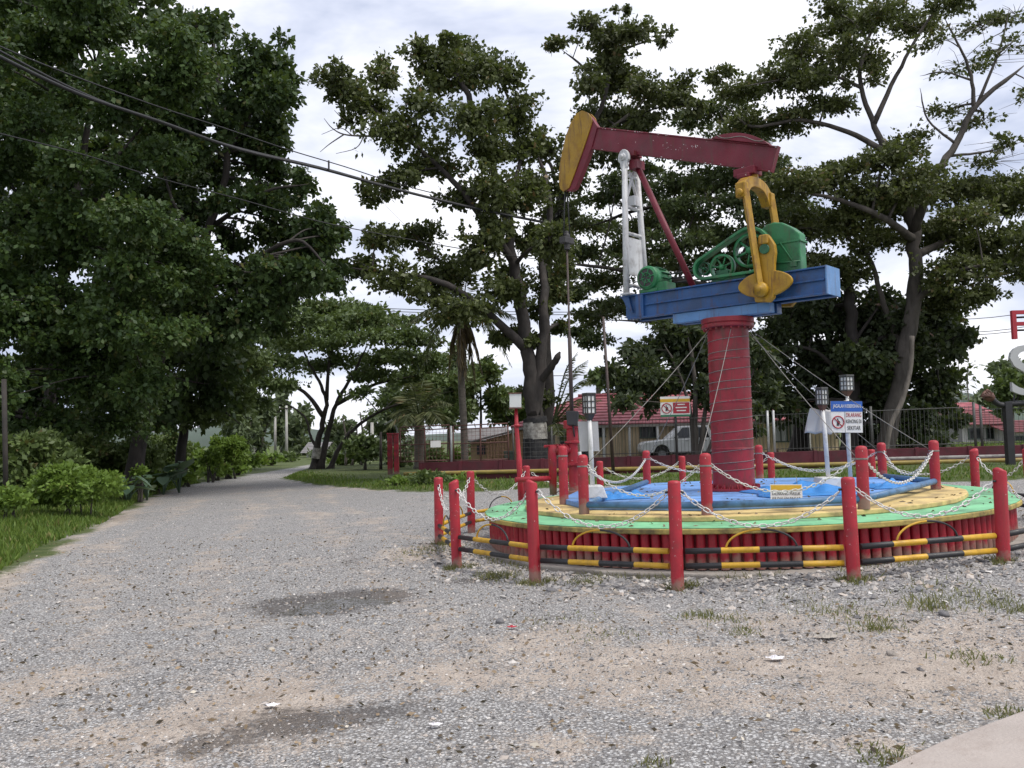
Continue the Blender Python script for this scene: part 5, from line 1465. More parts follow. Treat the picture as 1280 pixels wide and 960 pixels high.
mb = MB(); mb.box((1.72, -.12, 1.2), (.12, .2, .15)); mb.build('mirror', 'car_white', car, bevel=.03)
mb = MB(); mb.box2((2.44, -.008, .5), (2.455, -.001, 1.1)); mb.box2((1.6, -.008, .5), (1.612, -.001, 1.1)); mb.box2((3.4, -.008, .5), (3.412, -.001, 1.1)); o = mb.build('door_seams', 'dark_steel', car); o['kind'] = 'stuff'
mb = MB(); mb.box2((1.5, -.03, .36), (3.65, .1, .42)); mb.build('side_step', 'dark_steel', car)

# ================================================================== LETTER SIGN, RIGHT EDGE
LY = 26.0
ls = thing('letter_sign', 'black tube sign frame with red F and grey S at the right edge', 'sign', tuple(atY(1262, 556, LY))); og = np.array(ls.location)
p0, p1 = atY(1262, 560, LY), atY(1262, 503, LY)
mb = MB(); mb.box2((p0[0] - .10, LY - .1, p0[2] - .6), (p0[0] + .10, LY + .1, p1[2])); mb.build('post', 'black_paint', ls, origin=og)
arm = [atY(1241, 499, LY), atY(1246, 504, LY), atY(1255, 506.5, LY), atY(1280, 504, LY), atY(1460, 497, LY)]
mb = MB(); mb.tube(cat_rom(arm, 5), .085, 10); mb.build('arm', 'black_paint', ls, origin=og)
h0 = atY(1236, 495, LY)
mb = MB(); mb.tube([atY(1241, 499, LY), atY(1237, 496, LY), atY(1231, 493.5, LY)], [.10, .16, .13], 10); hd = mb.build('fist', 'hand_brown', ls, origin=og)
for k in range(4):
    q = atY(1226 + k * 2.2, 495 - k * 1.9, LY - .10); q2 = atY(1232 + k * 2.6, 491 + k * .9 - 1.5, LY - .12); q3 = atY(1236 + k * 1.2, 495 + k * .6, LY - .13)
    mb = MB(); mb.tube([q2, q, q3], [.045, .055, .04], 8); mb.build('finger', 'hand_brown', hd, origin=og)
mb = MB(); mb.tube([atY(1231, 491, LY - .1), atY(1234, 488, LY - .1), atY(1238, 490, LY - .08)], [.04, .05, .035], 8); mb.build('thumb', 'hand_brown', hd, origin=og)
a, b_ = atY(1260, 389, LY), atY(1281, 424, LY); Wf, Hf = b_[0] - a[0], a[2] - b_[2]
o = text('red_letter', 'F', 'sign_red', ls, Matrix.Translation(Vector(((a[0] + b_[0]) / 2 + .03, LY - .1, (a[2] + b_[2]) / 2)) - Vector(og)) @ Matrix.Rotation(R(90), 4, 'X'), Wf, Hf, .12)
a, b_ = atY(1258, 432, LY), atY(1303, 494, LY)
o = text('grey_letter', 'S', 'letter_grey', ls, Matrix.Translation(Vector(((a[0] + b_[0]) / 2, LY - .1, (a[2] + b_[2]) / 2)) - Vector(og)) @ Matrix.Rotation(R(90), 4, 'X'), b_[0] - a[0], a[2] - b_[2], .12)
for (x0, y0, x1, y1) in ((1268, 397, 1330, 394), (1268, 413, 1330, 411), (1268, 493, 1267, 506), (1300, 385, 1303, 506)):
    mb = MB(); mb.tube([atY(x0, y0, LY + .05), atY(x1, y1, LY + .05)], .03, 6); mb.build('strut', 'dark_steel', ls, origin=og)

# ================================================================== TREES
def clump_leaves(c, rad, n_leaf, L, wr, droop, sub_r=.42, per_tip=7):
    """leaf bunches at twig tips inside an uneven ellipsoid; returns cards and the bunch centres"""
    c = np.array(c); rad = np.array(rad)
    nsub = max(3, int(n_leaf / 130))
    u = unit(rng.normal(size=(nsub, 3))) * (rng.random((nsub, 1)) ** .45)
    sc = c + u * rad * .80
    ntip = max(4, int(n_leaf / per_tip))
    which = rng.integers(0, nsub, ntip)
    off = rng.normal(0, 1, (ntip, 3)) * rad * sub_r * .62
    off[:, 2] *= .62
    tips = sc[which] + off
    lt = rng.integers(0, ntip, n_leaf)
    outd = unit(tips[lt] - c + 1e-3)
    d = unit(rng.normal(0, 1, (n_leaf, 3)) * .85 + outd * .5 + np.array([0, 0, -droop]))
    Ls = L * rng.uniform(.45, 1.55, n_leaf)
    pos = tips[lt] + d * (Ls * .12)[:, None] + rng.normal(0, L * .35, (n_leaf, 3))
    tint = np.clip(rng.normal(.45, .2, n_leaf) + (rng.random(nsub) - .5)[which][lt] * .45, 0, 1)
    return leaf_cards(pos, d, Ls, Ls * wr), tint, sc

def tree(name, label, base_px, Y, limbs, clumps, leafm, barkm, L=.25, wr=.2, dens=1.0, droop=.25, depth=3.0, group=None, twigs=True, back=0, seed=0, layers=1, minz=0.0, bandfn=None, cat='tree'):
    rs = random.Random(seed * 13 + 5)
    mpp = Y / FPX
    b0 = atY(base_px[0], base_px[1], Y)
    zb = float(ground_z(b0[0], Y)); base = np.array([b0[0], Y, zb])
    rt = thing(name, label, cat, tuple(base), group)
    mb = MB(); nodes = []
    for pts, r0, r1 in limbs:
        P = [atY(p[0], p[1], Y + (p[2] if len(p) > 2 else 0)) for p in pts]
        if pts[0][1] >= base_px[1] - 4: P[0] = np.array([P[0][0], P[0][1], zb - .15])
        C = cat_rom(P, 5); k = len(C)
        C = [c + np.array([rs.gauss(0, 1), rs.gauss(0, 1), rs.gauss(0, .5)]) * (r0 * mpp * .10 if 0 < i < k - 1 else 0) for i, c in enumerate(C)]
        rr = [(r0 + (r1 - r0) * (i / (k - 1)) ** .62) * mpp for i in range(k)]
        if pts[0][1] >= base_px[1] - 4:
            rr[0] *= 1.55; rr[1] *= 1.15
        rr[-1] *= .3; rr[-2] *= .65
        mb.tube(C, rr, 9 if r0 > 4 else 6)
        for c, r_ in zip(C, rr): nodes.append((c, r_))
    NP_ = np.array([n[0] for n in nodes]) if nodes else np.zeros((0, 3)); NR = np.array([n[1] for n in nodes])
    cards, tints = [], []
    for cl in clumps:
        px, py, rx, ry = cl[:4]; dn = cl[4] if len(cl) > 4 else 1.0
        for ly in range(layers):
            dY = rs.uniform(-1, 1) * depth if len(cl) < 6 else cl[5]
            if ly: dY = abs(dY) + depth * .5 * ly; px, py = px + rs.uniform(-.5, .5) * rx, py + rs.uniform(-.5, .5) * ry
            Yc = Y + dY; c = atY(px, py, Yc); m_ = Yc / FPX
            rad = np.array([rx * m_, max(rx, ry) * m_ * .9, ry * m_])
            area = math.pi * rad[0] * rad[2]
            n = int(max(12, dens * dn * 3.2 * area / (L * L * wr)))
            V, t, sc = clump_leaves(c, rad, n, L, wr, droop)
            if minz: V = V[(V[..., 2].min(1) > minz + zb)]; t = t[:len(V)]
            cards.append(V); tints.append(t)
            if dn < .5:
                for _ in range(16):
                    q = c + np.array([rs.gauss(0, .9) * rad[0], rs.gauss(0, .5) * rad[0], rs.gauss(.1, .8) * rad[2]]); st_ = c + (q - c) * rs.uniform(0, .3)
                    mq = (st_ + q) / 2 + np.array([rs.gauss(0, .1), 0, rs.gauss(.1, .1)]) * rad[0] * .4
                    mb.tube([st_, mq, q], [.016, .011, .005], 3, cap=False)
            if twigs and len(NP_):
                d = np.linalg.norm(NP_ - c, axis=1) + np.maximum(0, (NP_[:, 2] - c[2])) * .8
                i = int(d.argmin()); p0 = NP_[i]; r_ = min(NR[i] * .55, .09 + .012 * rad[0])
                if d[i] > .2:
                    midp = (p0 + c) / 2 + np.array([rs.gauss(0, .12), rs.gauss(0, .12), .10]) * d[i] * .5
                    pth = cat_rom([p0, midp, c], 4); mb.tube(pth, list(np.linspace(r_, r_ * .45, len(pth))), 5, cap=False)
                for q in sc[:12]:
                    if rs.random() < .9:
                        mq = (c + q) / 2 + np.array([0, 0, .08 * rad[2]]); mb.tube([c, mq, q], [r_ * .4, r_ * .28, r_ * .12], 4, cap=False)
    mb.build('trunk', barkm, rt, origin=base)
    V = np.concatenate(cards); t = np.concatenate(tints)
    quads('crown', V, leafm, rt, t, origin=base)
    return rt
def in_poly(px, py, poly):
    c = False; j = len(poly) - 1
    for i in range(len(poly)):
        (xi, yi), (xj, yj) = poly[i], poly[j]
        if (yi > py) != (yj > py) and px < (xj - xi) * (py - yi) / (yj - yi) + xi: c = not c
        j = i
    return c
def fill(poly, n, r, rs, ratio=.75, mind=.8):
    """clump spots spread through an outline"""
    xs_ = [p[0] for p in poly]; ys_ = [p[1] for p in poly]; out = []
    tries = 0
    while len(out) < n and tries < 6000:
        tries += 1
        x, y = rs.uniform(min(xs_), max(xs_)), rs.uniform(min(ys_), max(ys_))
        if not in_poly(x, y, poly): continue
        if any(math.hypot(x - q[0], (y - q[1])) < r * mind for q in out): continue
        rr = r * rs.uniform(.75, 1.2); out.append((x, y, rr, rr * ratio * rs.uniform(.85, 1.15)))
    return out

# --- tall broad-leaved trees behind the pump jack
T1 = [(420, 100, 32, 24), (450, 130, 38, 28), (478, 88, 20, 32), (500, 165, 46, 32), (540, 70, 30, 30), (560, 95, 40, 36), (590, 80, 36, 34), (625, 92, 34, 30), (640, 135, 34, 28), (590, 150, 46, 38), (650, 185, 38, 30),
      (545, 200, 44, 26), (500, 222, 42, 22), (470, 243, 24, 15), (610, 235, 44, 38), (655, 245, 34, 34), (470, 300, 32, 22), (520, 295, 34, 24), (452, 335, 26, 22), (500, 345, 42, 26), (555, 335, 38, 30), (600, 310, 38, 30),
      (580, 385, 42, 24), (630, 365, 32, 26), (648, 415, 22, 16), (688, 300, 32, 34), (690, 360, 28, 24), (685, 500, 22, 16), (660, 490, 12, 10), (620, 420, 20, 14), (700, 405, 18, 14), (435, 115, 20, 18), (525, 60, 14, 14), (565, 55, 14, 14), (655, 300, 28, 24), (640, 345, 28, 22), (668, 385, 22, 18), (622, 280, 28, 24), (702, 330, 24, 22), (560, 400, 26, 14), (545, 365, 30, 18), (530, 130, 26, 22), (615, 195, 30, 22), (575, 250, 28, 18), (672, 430, 16, 12)]
tree('broadleaf_tree', 'tall broad leaved tree with dark banded trunk left of the pump rod', (670, 594), 34.2,
     [([(670, 594), (668, 540), (665, 490), (660, 440), (650, 380), (640, 320), (630, 260), (612, 190), (585, 120), (560, 80)], 15, 3),
      ([(668, 520), (676, 450), (681, 390), (679, 320, 1), (688, 260, 1), (670, 190, 1)], 10, 3),
      ([(661, 440), (610, 392, -1), (560, 356, -2), (500, 343, -2), (440, 335, -2.5)], 7, 2), ([(644, 330), (590, 255, -1), (550, 210, -1), (500, 165, -1), (425, 100, -1)], 6, 1.5),
      ([(673, 480), (692, 455, -.6), (700, 440, -.8)], 5, 4), ([(628, 255), (650, 200, 1), (640, 140, 1.5), (625, 95, 1.5)], 4, 1.5), ([(640, 320), (610, 300), (560, 330, 1), (520, 295, 1)], 4, 1.5)],
     T1, 'leaf_broad', 'bark_dark', L=.17, wr=.34, dens=1.6, droop=.35, depth=2.2, seed=1, group='broad leaved trees behind the jack')
# painted bands on its trunk
tb = bpy.data.objects['broadleaf_tree']; bx_ = np.array(tb.location); m_ = 34.2 / FPX
for y0, y1, mt_ in ((590, 548, 'trunk_tar'), (549, 528, 'trunk_band'), (529, 522, 'trunk_tar')):
    a, b_ = atY(669.5, y0, 34.2), atY(668.3, y1, 34.2)
    mb = MB(); mb.tube([a, (a + b_) / 2, b_], [(16.2 if y0 > 580 else 15.2) * m_, 15.2 * m_, 14.9 * m_], 14, cap=False); o = mb.build('painted_band', mt_, tb, origin=bx_)
# bare dead branch reaching left
mb = MB()
dbm = [([(485, 170), (455, 170), (430, 168), (415, 160), (405, 148)], 1.6), ([(430, 168), (412, 180), (400, 190)], 1.0), ([(455, 170), (430, 150), (418, 138)], .9), ([(455, 170), (445, 185), (420, 192)], .8), ([(440, 169), (425, 160), (402, 168)], .7)]
for pts, r_ in dbm:
    C = cat_rom([atY(p[0], p[1], 33.2) for p in pts], 4); mb.tube(C, list(np.linspace(r_, .3, len(C)) * m_), 4)
mb.build('dead_branch', 'bark_pale', tb, origin=bx_)
T1b = [(700, 62, 20, 15), (740, 32, 26, 18), (760, 55, 38, 34), (800, 40, 30, 20), (832, 48, 13, 11), (770, 105, 44, 34), (732, 98, 26, 24), (820, 110, 36, 28), (850, 112, 26, 20), (742, 145, 28, 22), (805, 145, 36, 24), (775, 150, 30, 24), (775, 12, 12, 8),
       (672, 225, 28, 22), (700, 268, 28, 20), (860, 130, 24, 18), (690, 190, 26, 22), (710, 230, 22, 20), (760, 190, 34, 20)]
tree('broadleaf_tree', 'tall leafy tree rising above the horse head of the pump jack', (684, 592), 38.5,
     [([(684, 592), (684, 500), (682, 420), (684, 340), (700, 260), (730, 190), (755, 120), (765, 50)], 11, 2), ([(700, 260), (690, 210, 1), (672, 190, 1)], 4, 1.5), ([(732, 185), (790, 140, 1), (820, 110, 1.5), (855, 112, 2)], 4, 1), ([(755, 120), (735, 90, -1), (702, 62, -1)], 3, 1), ([(758, 90), (785, 60), (825, 48)], 3, 1)],
     T1b, 'leaf_broad_b', 'bark_dark', L=.185, wr=.34, dens=1.6, droop=.35, depth=2.0, seed=2, group='broad leaved trees behind the jack')

# --- rain trees with flat layered crowns
T2 = [(760, 248, 46, 12), (735, 280, 46, 12), (790, 288, 46, 13), (830, 232, 52, 14), (870, 262, 52, 14), (905, 222, 44, 14), (850, 300, 52, 13), (800, 328, 46, 13), (722, 318, 36, 11), (760, 350, 44, 12), (872, 330, 42, 13), (912, 298, 38, 14),
      (880, 192, 36, 13), (925, 172, 46, 16), (905, 135, 42, 14), (862, 155, 30, 12), (932, 250, 40, 15), (945, 335, 40, 18), (902, 360, 36, 14), (772, 380, 36, 13), (742, 398, 30, 12), (962, 205, 38, 15), (722, 415, 18, 10), (960, 290, 36, 18), (830, 355, 36, 11), (700, 345, 22, 10), (985, 260, 36, 18), (975, 380, 36, 22), (800, 215, 30, 10), (820, 262, 36, 12),
      (770, 225, 26, 9), (840, 190, 26, 10), (700, 300, 30, 10), (715, 370, 34, 12), (745, 425, 26, 10), (705, 260, 24, 9), (880, 230, 40, 13), (835, 275, 44, 13), (780, 310, 40, 12), (900, 330, 40, 14), (940, 215, 36, 13), (860, 370, 40, 12), (950, 270, 36, 14), (815, 395, 30, 12), (890, 290, 36, 12)]
tree('rain_tree', 'spreading rain tree with flat leaf layers behind the middle of the jack', (1000, 590), 41,
     [([(1000, 590), (1004, 500), (1008, 420), (1010, 350), (990, 300)], 12, 6), ([(1008, 400), (940, 370, -2), (850, 350, -3), (760, 335, -3), (712, 330, -3)], 6, 1.5), ([(990, 300), (940, 260), (870, 248), (800, 262), (740, 282)], 6, 1.5),
      ([(1010, 350), (950, 310, 2), (880, 305, 3), (800, 310, 3)], 5, 1.5), ([(990, 300), (960, 230, 1), (920, 180, 1), (900, 140, 1)], 5, 1.5), ([(945, 372, -2), (850, 400, -2), (760, 400, -2)], 4, 1)],
     T2, 'leaf_rain', 'bark_dark', L=.175, wr=.30, dens=2.2, droop=.1, depth=4.0, seed=3, group='rain trees')
T3 = [(930, 108, 40, 15), (980, 98, 42, 18), (1000, 60, 36, 18), (1040, 80, 42, 17), (1060, 30, 46, 18), (1100, 18, 42, 15), (1140, 28, 38, 14), (1185, 8, 36, 12), (940, 158, 42, 17), (990, 148, 42, 17), (1030, 128, 34, 15), (1100, 68, 34, 12, .7), (902, 92, 22, 10), (1130, 182, 38, 18), (1108, 198, 38, 20), (1010, 105, 30, 14), (1065, 60, 30, 14), (1080, 100, 28, 12, .6), (1030, 10, 30, 12),
      (1180, 140, 36, 12, .25), (1230, 150, 36, 12, .25), (1200, 80, 46, 12, .25), (1260, 60, 32, 12, .3), (1270, 18, 28, 12, .4), (1260, 180, 32, 11, .3), (1240, 202, 32, 11, .3), (1225, 30, 34, 12, .35), (1180, 50, 34, 12, .35), (1290, 120, 30, 14, .3)]
T3 += [(990, 232, 42, 22), (1040, 226, 46, 24), (1090, 240, 46, 26), (1140, 232, 50, 26), (1190, 242, 46, 22), (1240, 236, 46, 22), (1272, 250, 36, 22), (1010, 282, 46, 26), (1060, 280, 42, 25), (1180, 290, 46, 26), (1230, 308, 46, 26), (1262, 328, 34, 25), (1200, 340, 46, 26), (1172, 372, 38, 26), (1222, 372, 32, 17), (1002, 332, 38, 26), (1052, 340, 38, 26), (1100, 300, 36, 20), (1300, 290, 36, 24), (1310, 240, 36, 24), (1120, 260, 40, 20), (1215, 270, 40, 20)]
tree('rain_tree', 'huge rain tree with bare upper limbs filling the right side', (1103, 592), 36,
     [([(1103, 592), (1112, 540), (1128, 460), (1142, 380), (1144, 320), (1140, 270), (1125, 215)], 13, 7), ([(1128, 460), (1120, 420, 1), (1105, 380, 1), (1085, 320, 1), (1045, 290, 1), (1000, 285)], 6, 1.5),
      ([(1125, 215), (1108, 190), (1090, 150), (1075, 100), (1085, 50), (1100, 15)], 6, 1.5), ([(1108, 190), (1060, 165), (1000, 150), (940, 158), (905, 130)], 4.5, 1.2), ([(1092, 155), (1120, 95), (1150, 40), (1180, 0)], 4, 1.2), ([(1078, 110), (1040, 95), (990, 98), (930, 108)], 3, 1),
      ([(1143, 290), (1165, 225, -1), (1195, 180, -1), (1222, 130, -1), (1280, 82, -1)], 7, 2.5), ([(1218, 138, -1), (1214, 95, -1), (1200, 60, -1), (1180, 20, -1)], 3.5, 1), ([(1222, 130, -1), (1250, 60, -1), (1262, 10, -1)], 2.5, .8), ([(1195, 180, -1), (1160, 150, -1), (1150, 110, -1)], 2.2, .8), ([(1185, 195, -1), (1230, 190, -1), (1270, 180, -1)], 2.2, .8), ([(1214, 100, -1), (1180, 90, -1), (1150, 95, -1)], 1.8, .6), ([(1245, 70, -1), (1280, 40, -1)], 1.6, .6),
      ([(1144, 320), (1190, 300, 1), (1240, 300, 2), (1300, 290, 2)], 6, 2), ([(1142, 380), (1175, 350, -1), (1210, 335, -2), (1260, 330, -2)], 5, 1.5), ([(1143, 300), (1100, 270, -2), (1050, 250, -2), (1000, 240, -2)], 6, 1.5)],
     T3, 'leaf_top', 'bark', L=.165, wr=.30, dens=2.1, droop=.1, depth=2.6, seed=4, group='rain trees')
# liana hanging from it
tb = bpy.data.objects['rain_tree.001']; bx_ = np.array(tb.location)
mb = MB(); mb.tube(cat_rom([atY(1140, 420, 34.3), atY(1138, 460, 34.3), atY(1128, 500, 34.3), atY(1114, 530, 34.3), atY(1108, 562, 34.4), atY(1107, 590, 34.5)], 5), .10, 6); mb.build('liana', 'bark_pale', tb, origin=bx_)
T4 = [(970, 425, 30, 26), (1010, 405, 36, 30), (1050, 400, 32, 30), (1090, 392, 32, 34), (1020, 452, 40, 30), (1075, 450, 36, 34), (1150, 432, 36, 38), (1170, 482, 32, 34), (1150, 530, 32, 28), (1192, 422, 22, 22), (1190, 522, 16, 13), (962, 472, 34, 30), (988, 512, 36, 22), (1100, 502, 32, 30), (1165, 560, 20, 18), (1120, 445, 34, 36), (1040, 500, 30, 26), (1130, 400, 30, 28), (1085, 545, 24, 20), (1020, 525, 22, 12), (1140, 565, 24, 18), (1180, 400, 24, 20), (1010, 365, 34, 22)]
tree('shade_tree', 'dark dense shade tree under the big rain tree at right', (1063, 592), 37.8,
     [([(1063, 592), (1064, 520), (1066, 450), (1062, 380), (1060, 320)], 12, 6), ([(1064, 480), (1020, 440), (975, 430)], 4, 1.5), ([(1066, 450), (1110, 420), (1160, 440), (1175, 480)], 4, 1.5), ([(1064, 500), (1010, 500), (980, 510)], 3, 1), ([(1066, 430), (1090, 395), (1100, 380)], 3, 1)],
     T4, 'leaf_dark', 'bark_dark', L=.23, wr=.32, dens=2.0, droop=.45, depth=1.8, seed=5, layers=2)
T5 = [(800, 442, 30, 26), (840, 422, 36, 30), (872, 452, 36, 30), (790, 482, 26, 20), (830, 482, 30, 20), (880, 490, 22, 20), (902, 432, 22, 26), (932, 482, 22, 26), (942, 442, 22, 26), (860, 410, 24, 18), (818, 505, 18, 8), (950, 515, 18, 14), (780, 505, 16, 10), (915, 505, 20, 16), (965, 495, 22, 16), (895, 465, 26, 22), (815, 460, 26, 20), (770, 470, 18, 14), (945, 540, 10, 6)]
tree('small_tree', 'small multi stemmed dark tree beside the pickup, behind the column', (872, 588), 32.0,
     [([(870, 588), (869, 530), (868, 470), (860, 420)], 5, 2), ([(873, 588), (880, 520), (890, 470), (905, 430)], 4, 1.5), ([(868, 588), (864, 520), (850, 470), (830, 430)], 3.5, 1.2), ([(875, 588), (900, 530), (935, 480), (945, 450)], 3, 1)],
     T5, 'leaf_dark', 'bark', L=.22, wr=.26, dens=2.6, droop=.5, depth=1.5, seed=6)

# --- wall of trees left of the road
rs_ = random.Random(21)
polyA = [(-90, -40), (150, -40), (215, -5), (205, 30), (240, 60), (245, 130), (225, 190), (240, 260), (250, 330), (240, 410), (245, 455), (235, 505), (205, 540), (150, 566), (60, 585), (-90, 600)]
polyB = [(200, 30), (262, 22), (285, 55), (330, 62), (355, 85), (360, 130), (330, 165), (350, 205), (385, 230), (400, 280), (415, 330), (395, 355), (330, 380), (290, 420), (220, 440), (200, 300)]
polyC = [(180, 400), (280, 400), (308, 440), (312, 478), (292, 500), (255, 515), (210, 525), (170, 520)]
cA = fill(polyA, 75, 44, rs_, .8, .68); cB = fill(polyB, 52, 34, rs_, .8, .75) + [(350, 50, 14, 10, .8), (335, 85, 20, 22), (362, 100, 16, 18), (265, 30, 22, 18), (405, 262, 16, 14), (420, 335, 18, 14), (385, 225, 18, 14), (425, 300, 12, 12), (400, 310, 26, 20), (415, 355, 22, 16), (375, 360, 26, 18), (345, 395, 26, 16), (430, 340, 14, 12)]
cC = fill(polyC, 34, 30, rs_, .8, .75)
tree('roadside_tree', 'nearest huge dark green tree at the left edge of the road', (60, 600), 27,
     [([(60, 600, 3), (62, 500, 3), (70, 400, 3), (90, 280, 2), (110, 150, 2), (130, 40, 2)], 10, 3), ([(66, 440, 3), (140, 360, 1), (210, 300)], 5, 1.5), ([(80, 330, 3), (20, 240, 2), (-40, 160, 2)], 5, 1.5), ([(95, 250, 2), (160, 180, 2), (210, 120, 2)], 4, 1.2), ([(66, 450, 3), (0, 400, 1), (-60, 360, 1)], 4, 1.2), ([(64, 490, 3), (150, 470, 1), (220, 470, 1)], 3.5, 1.2)],
     cA, 'leaf_left', 'bark_dark', L=.145, wr=.34, dens=1.55, droop=.5, depth=2.8, seed=7, group='roadside trees')
tree('roadside_tree', 'tall dark tree leaning over the road, right of the nearest one', (165, 592), 32,
     [([(165, 592), (185, 500), (215, 400), (255, 300), (285, 200), (270, 90), (262, 40)], 12, 2), ([(225, 380), (310, 330, -2), (370, 300, -3), (410, 335, -3)], 5, 1.2), ([(270, 280), (330, 240, -1), (385, 230, -1)], 4, 1.2), ([(284, 190), (320, 130), (350, 60)], 4, 1), ([(284, 200), (240, 150, 1), (215, 60, 1)], 4, 1), ([(252, 310), (220, 260, -2), (200, 200, -2)], 4, 1)],
     cB, 'leaf_left_b', 'bark_dark', L=.19, wr=.34, dens=2.0, droop=.5, depth=2.6, seed=8, group='roadside trees')
tree('roadside_tree', 'lower olive green tree where the left tree wall ends', (225, 588), 40,
     [([(225, 588), (230, 530), (240, 470), (250, 420)], 8, 3), ([(238, 480), (280, 450), (305, 470)], 4, 1), ([(232, 520), (270, 510), (300, 530)], 3, 1), ([(236, 500), (205, 470), (190, 450)], 3, 1)],
     cC, 'leaf_left_c', 'bark_dark', L=.25, wr=.28, dens=1.9, droop=.4, depth=2.4, seed=9, group='roadside trees')
polyD = [(-100, -40), (190, -40), (225, 60), (235, 160), (250, 260), (265, 360), (285, 430), (285, 480), (240, 510), (140, 545), (-100, 600)]
tree('roadside_tree', 'dark tree filling the gaps behind the nearest roadside tree', (110, 596), 37,
     [([(110, 596), (112, 480), (120, 360), (130, 240), (140, 120)], 9, 3), ([(114, 460), (40, 400), (-40, 360)], 4, 1.2), ([(118, 380), (190, 330), (240, 320)], 4, 1.2), ([(114, 470), (190, 470), (260, 480)], 4, 1.2), ([(128, 260), (60, 180), (0, 120)], 4, 1.2)],
     fill(polyD, 95, 40, rs_, .85, .62), 'leaf_left_b', 'bark_dark', L=.27, wr=.36, dens=1.25, droop=.4, depth=2.5, seed=12, group='roadside trees')
src = bpy.data.objects['roadside_tree.003']
cp = src.copy(); COL.objects.link(cp); cp.location = (src.location.x - 15, src.location.y - 6, src.location.z); cp.rotation_euler = (0, 0, 1.2); cp['label'] = 'dark roadside tree standing just past the left picture edge'
for ch in list(src.children):
    c2 = ch.copy(); COL.objects.link(c2); c2.parent = cp
# undergrowth behind the verge closes the view under the crowns
def shrub(name, label, px, py, Y, rx, ry, leafm, L, n=9, dens=.8, seed=0, group=None, droop=.2, cat='shrub', flat=.8):
    r2 = random.Random(seed + 77); cl = []
    for k in range(n):
        a = r2.uniform(0, 6.28); q = r2.random() ** .6
        cl.append((px + rx * .75 * q * math.cos(a), py - ry * (-.10 + 1.35 * r2.random() * (1 - .5 * q)), rx * r2.uniform(.30, .48), ry * r2.uniform(.32, .5)))
    st = [([(px + r2.uniform(-.4, .4) * rx, py + 5), (px + r2.uniform(-.5, .5) * rx, py - ry * .6)], 1.2 + .3 * r2.random(), .6) for _ in range(5)]
    return tree(name, label, (px, py + 2), Y, st, cl, leafm, 'bark', L=L, wr=.28, dens=dens * 2.4, droop=droop, depth=rx * Y / FPX * .5, seed=seed, group=group, minz=.02, cat=cat)
shrub('bright_bush', 'large bright green bush on the left verge', 88, 618, 21.5, 62, 27, 'leaf_bush', .11, n=30, seed=1)
shrub('bright_bush', 'low bright bush at the left picture edge beside the post', 14, 630, 20.0, 32, 16, 'leaf_bush', .11, n=12, seed=2)
shrub('bright_bush', 'feathery light green bush near the road bend', 268, 582, 42.0, 20, 15, 'leaf_bush', .18, n=8, seed=3)
shrub('bright_bush', 'small bright shrub between the big leaved plants', 174, 594, 28.0, 12, 10, 'leaf_bush', .11, n=6, seed=4)
for k, (px, py, Y, rx, ry, lab) in enumerate([(30, 600, 24, 70, 50, 'dark undergrowth thicket behind the bright bush'), (140, 588, 34, 60, 42, 'dark thicket above the big leaved plants'), (205, 576, 50, 34, 30, 'dark thicket at the left of the road bend'), (285, 572, 46, 26, 26, 'light thicket at the far road edge'), (-50, 590, 26, 50, 50, 'dark thicket past the left picture edge')]):
    shrub('thicket', lab, px, py, Y, rx, ry, 'leaf_left_c' if k != 3 else 'leaf_bush', .17, n=24, seed=20 + k, group='undergrowth thickets', dens=.8)
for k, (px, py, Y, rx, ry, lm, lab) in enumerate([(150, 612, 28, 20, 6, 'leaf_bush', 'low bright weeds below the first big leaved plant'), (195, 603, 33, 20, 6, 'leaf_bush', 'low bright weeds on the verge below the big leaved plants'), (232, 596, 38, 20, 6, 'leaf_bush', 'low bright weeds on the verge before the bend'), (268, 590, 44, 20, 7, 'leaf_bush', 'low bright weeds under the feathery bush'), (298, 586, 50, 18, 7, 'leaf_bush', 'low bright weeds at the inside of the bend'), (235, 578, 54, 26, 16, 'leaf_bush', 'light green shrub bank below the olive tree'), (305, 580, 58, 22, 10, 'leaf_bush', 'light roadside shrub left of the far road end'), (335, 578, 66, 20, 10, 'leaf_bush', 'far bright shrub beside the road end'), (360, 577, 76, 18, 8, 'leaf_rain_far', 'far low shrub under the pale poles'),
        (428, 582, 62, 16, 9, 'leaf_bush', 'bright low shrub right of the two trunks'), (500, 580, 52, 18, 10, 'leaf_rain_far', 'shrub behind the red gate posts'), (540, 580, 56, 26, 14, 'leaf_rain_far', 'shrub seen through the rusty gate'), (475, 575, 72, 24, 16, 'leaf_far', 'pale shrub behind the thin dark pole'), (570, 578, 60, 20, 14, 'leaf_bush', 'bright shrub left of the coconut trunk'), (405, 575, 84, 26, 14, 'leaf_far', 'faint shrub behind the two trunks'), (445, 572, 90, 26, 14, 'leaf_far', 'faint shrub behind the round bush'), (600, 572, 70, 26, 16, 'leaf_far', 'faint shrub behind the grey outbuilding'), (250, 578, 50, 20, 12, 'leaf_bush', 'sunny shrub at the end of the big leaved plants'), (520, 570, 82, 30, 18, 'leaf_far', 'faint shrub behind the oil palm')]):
    shrub('hedge_shrub', lab, px, py, Y, rx, ry, lm, .0055 * Y, n=9, seed=120 + k, group='mid distance shrubs', dens=.8)
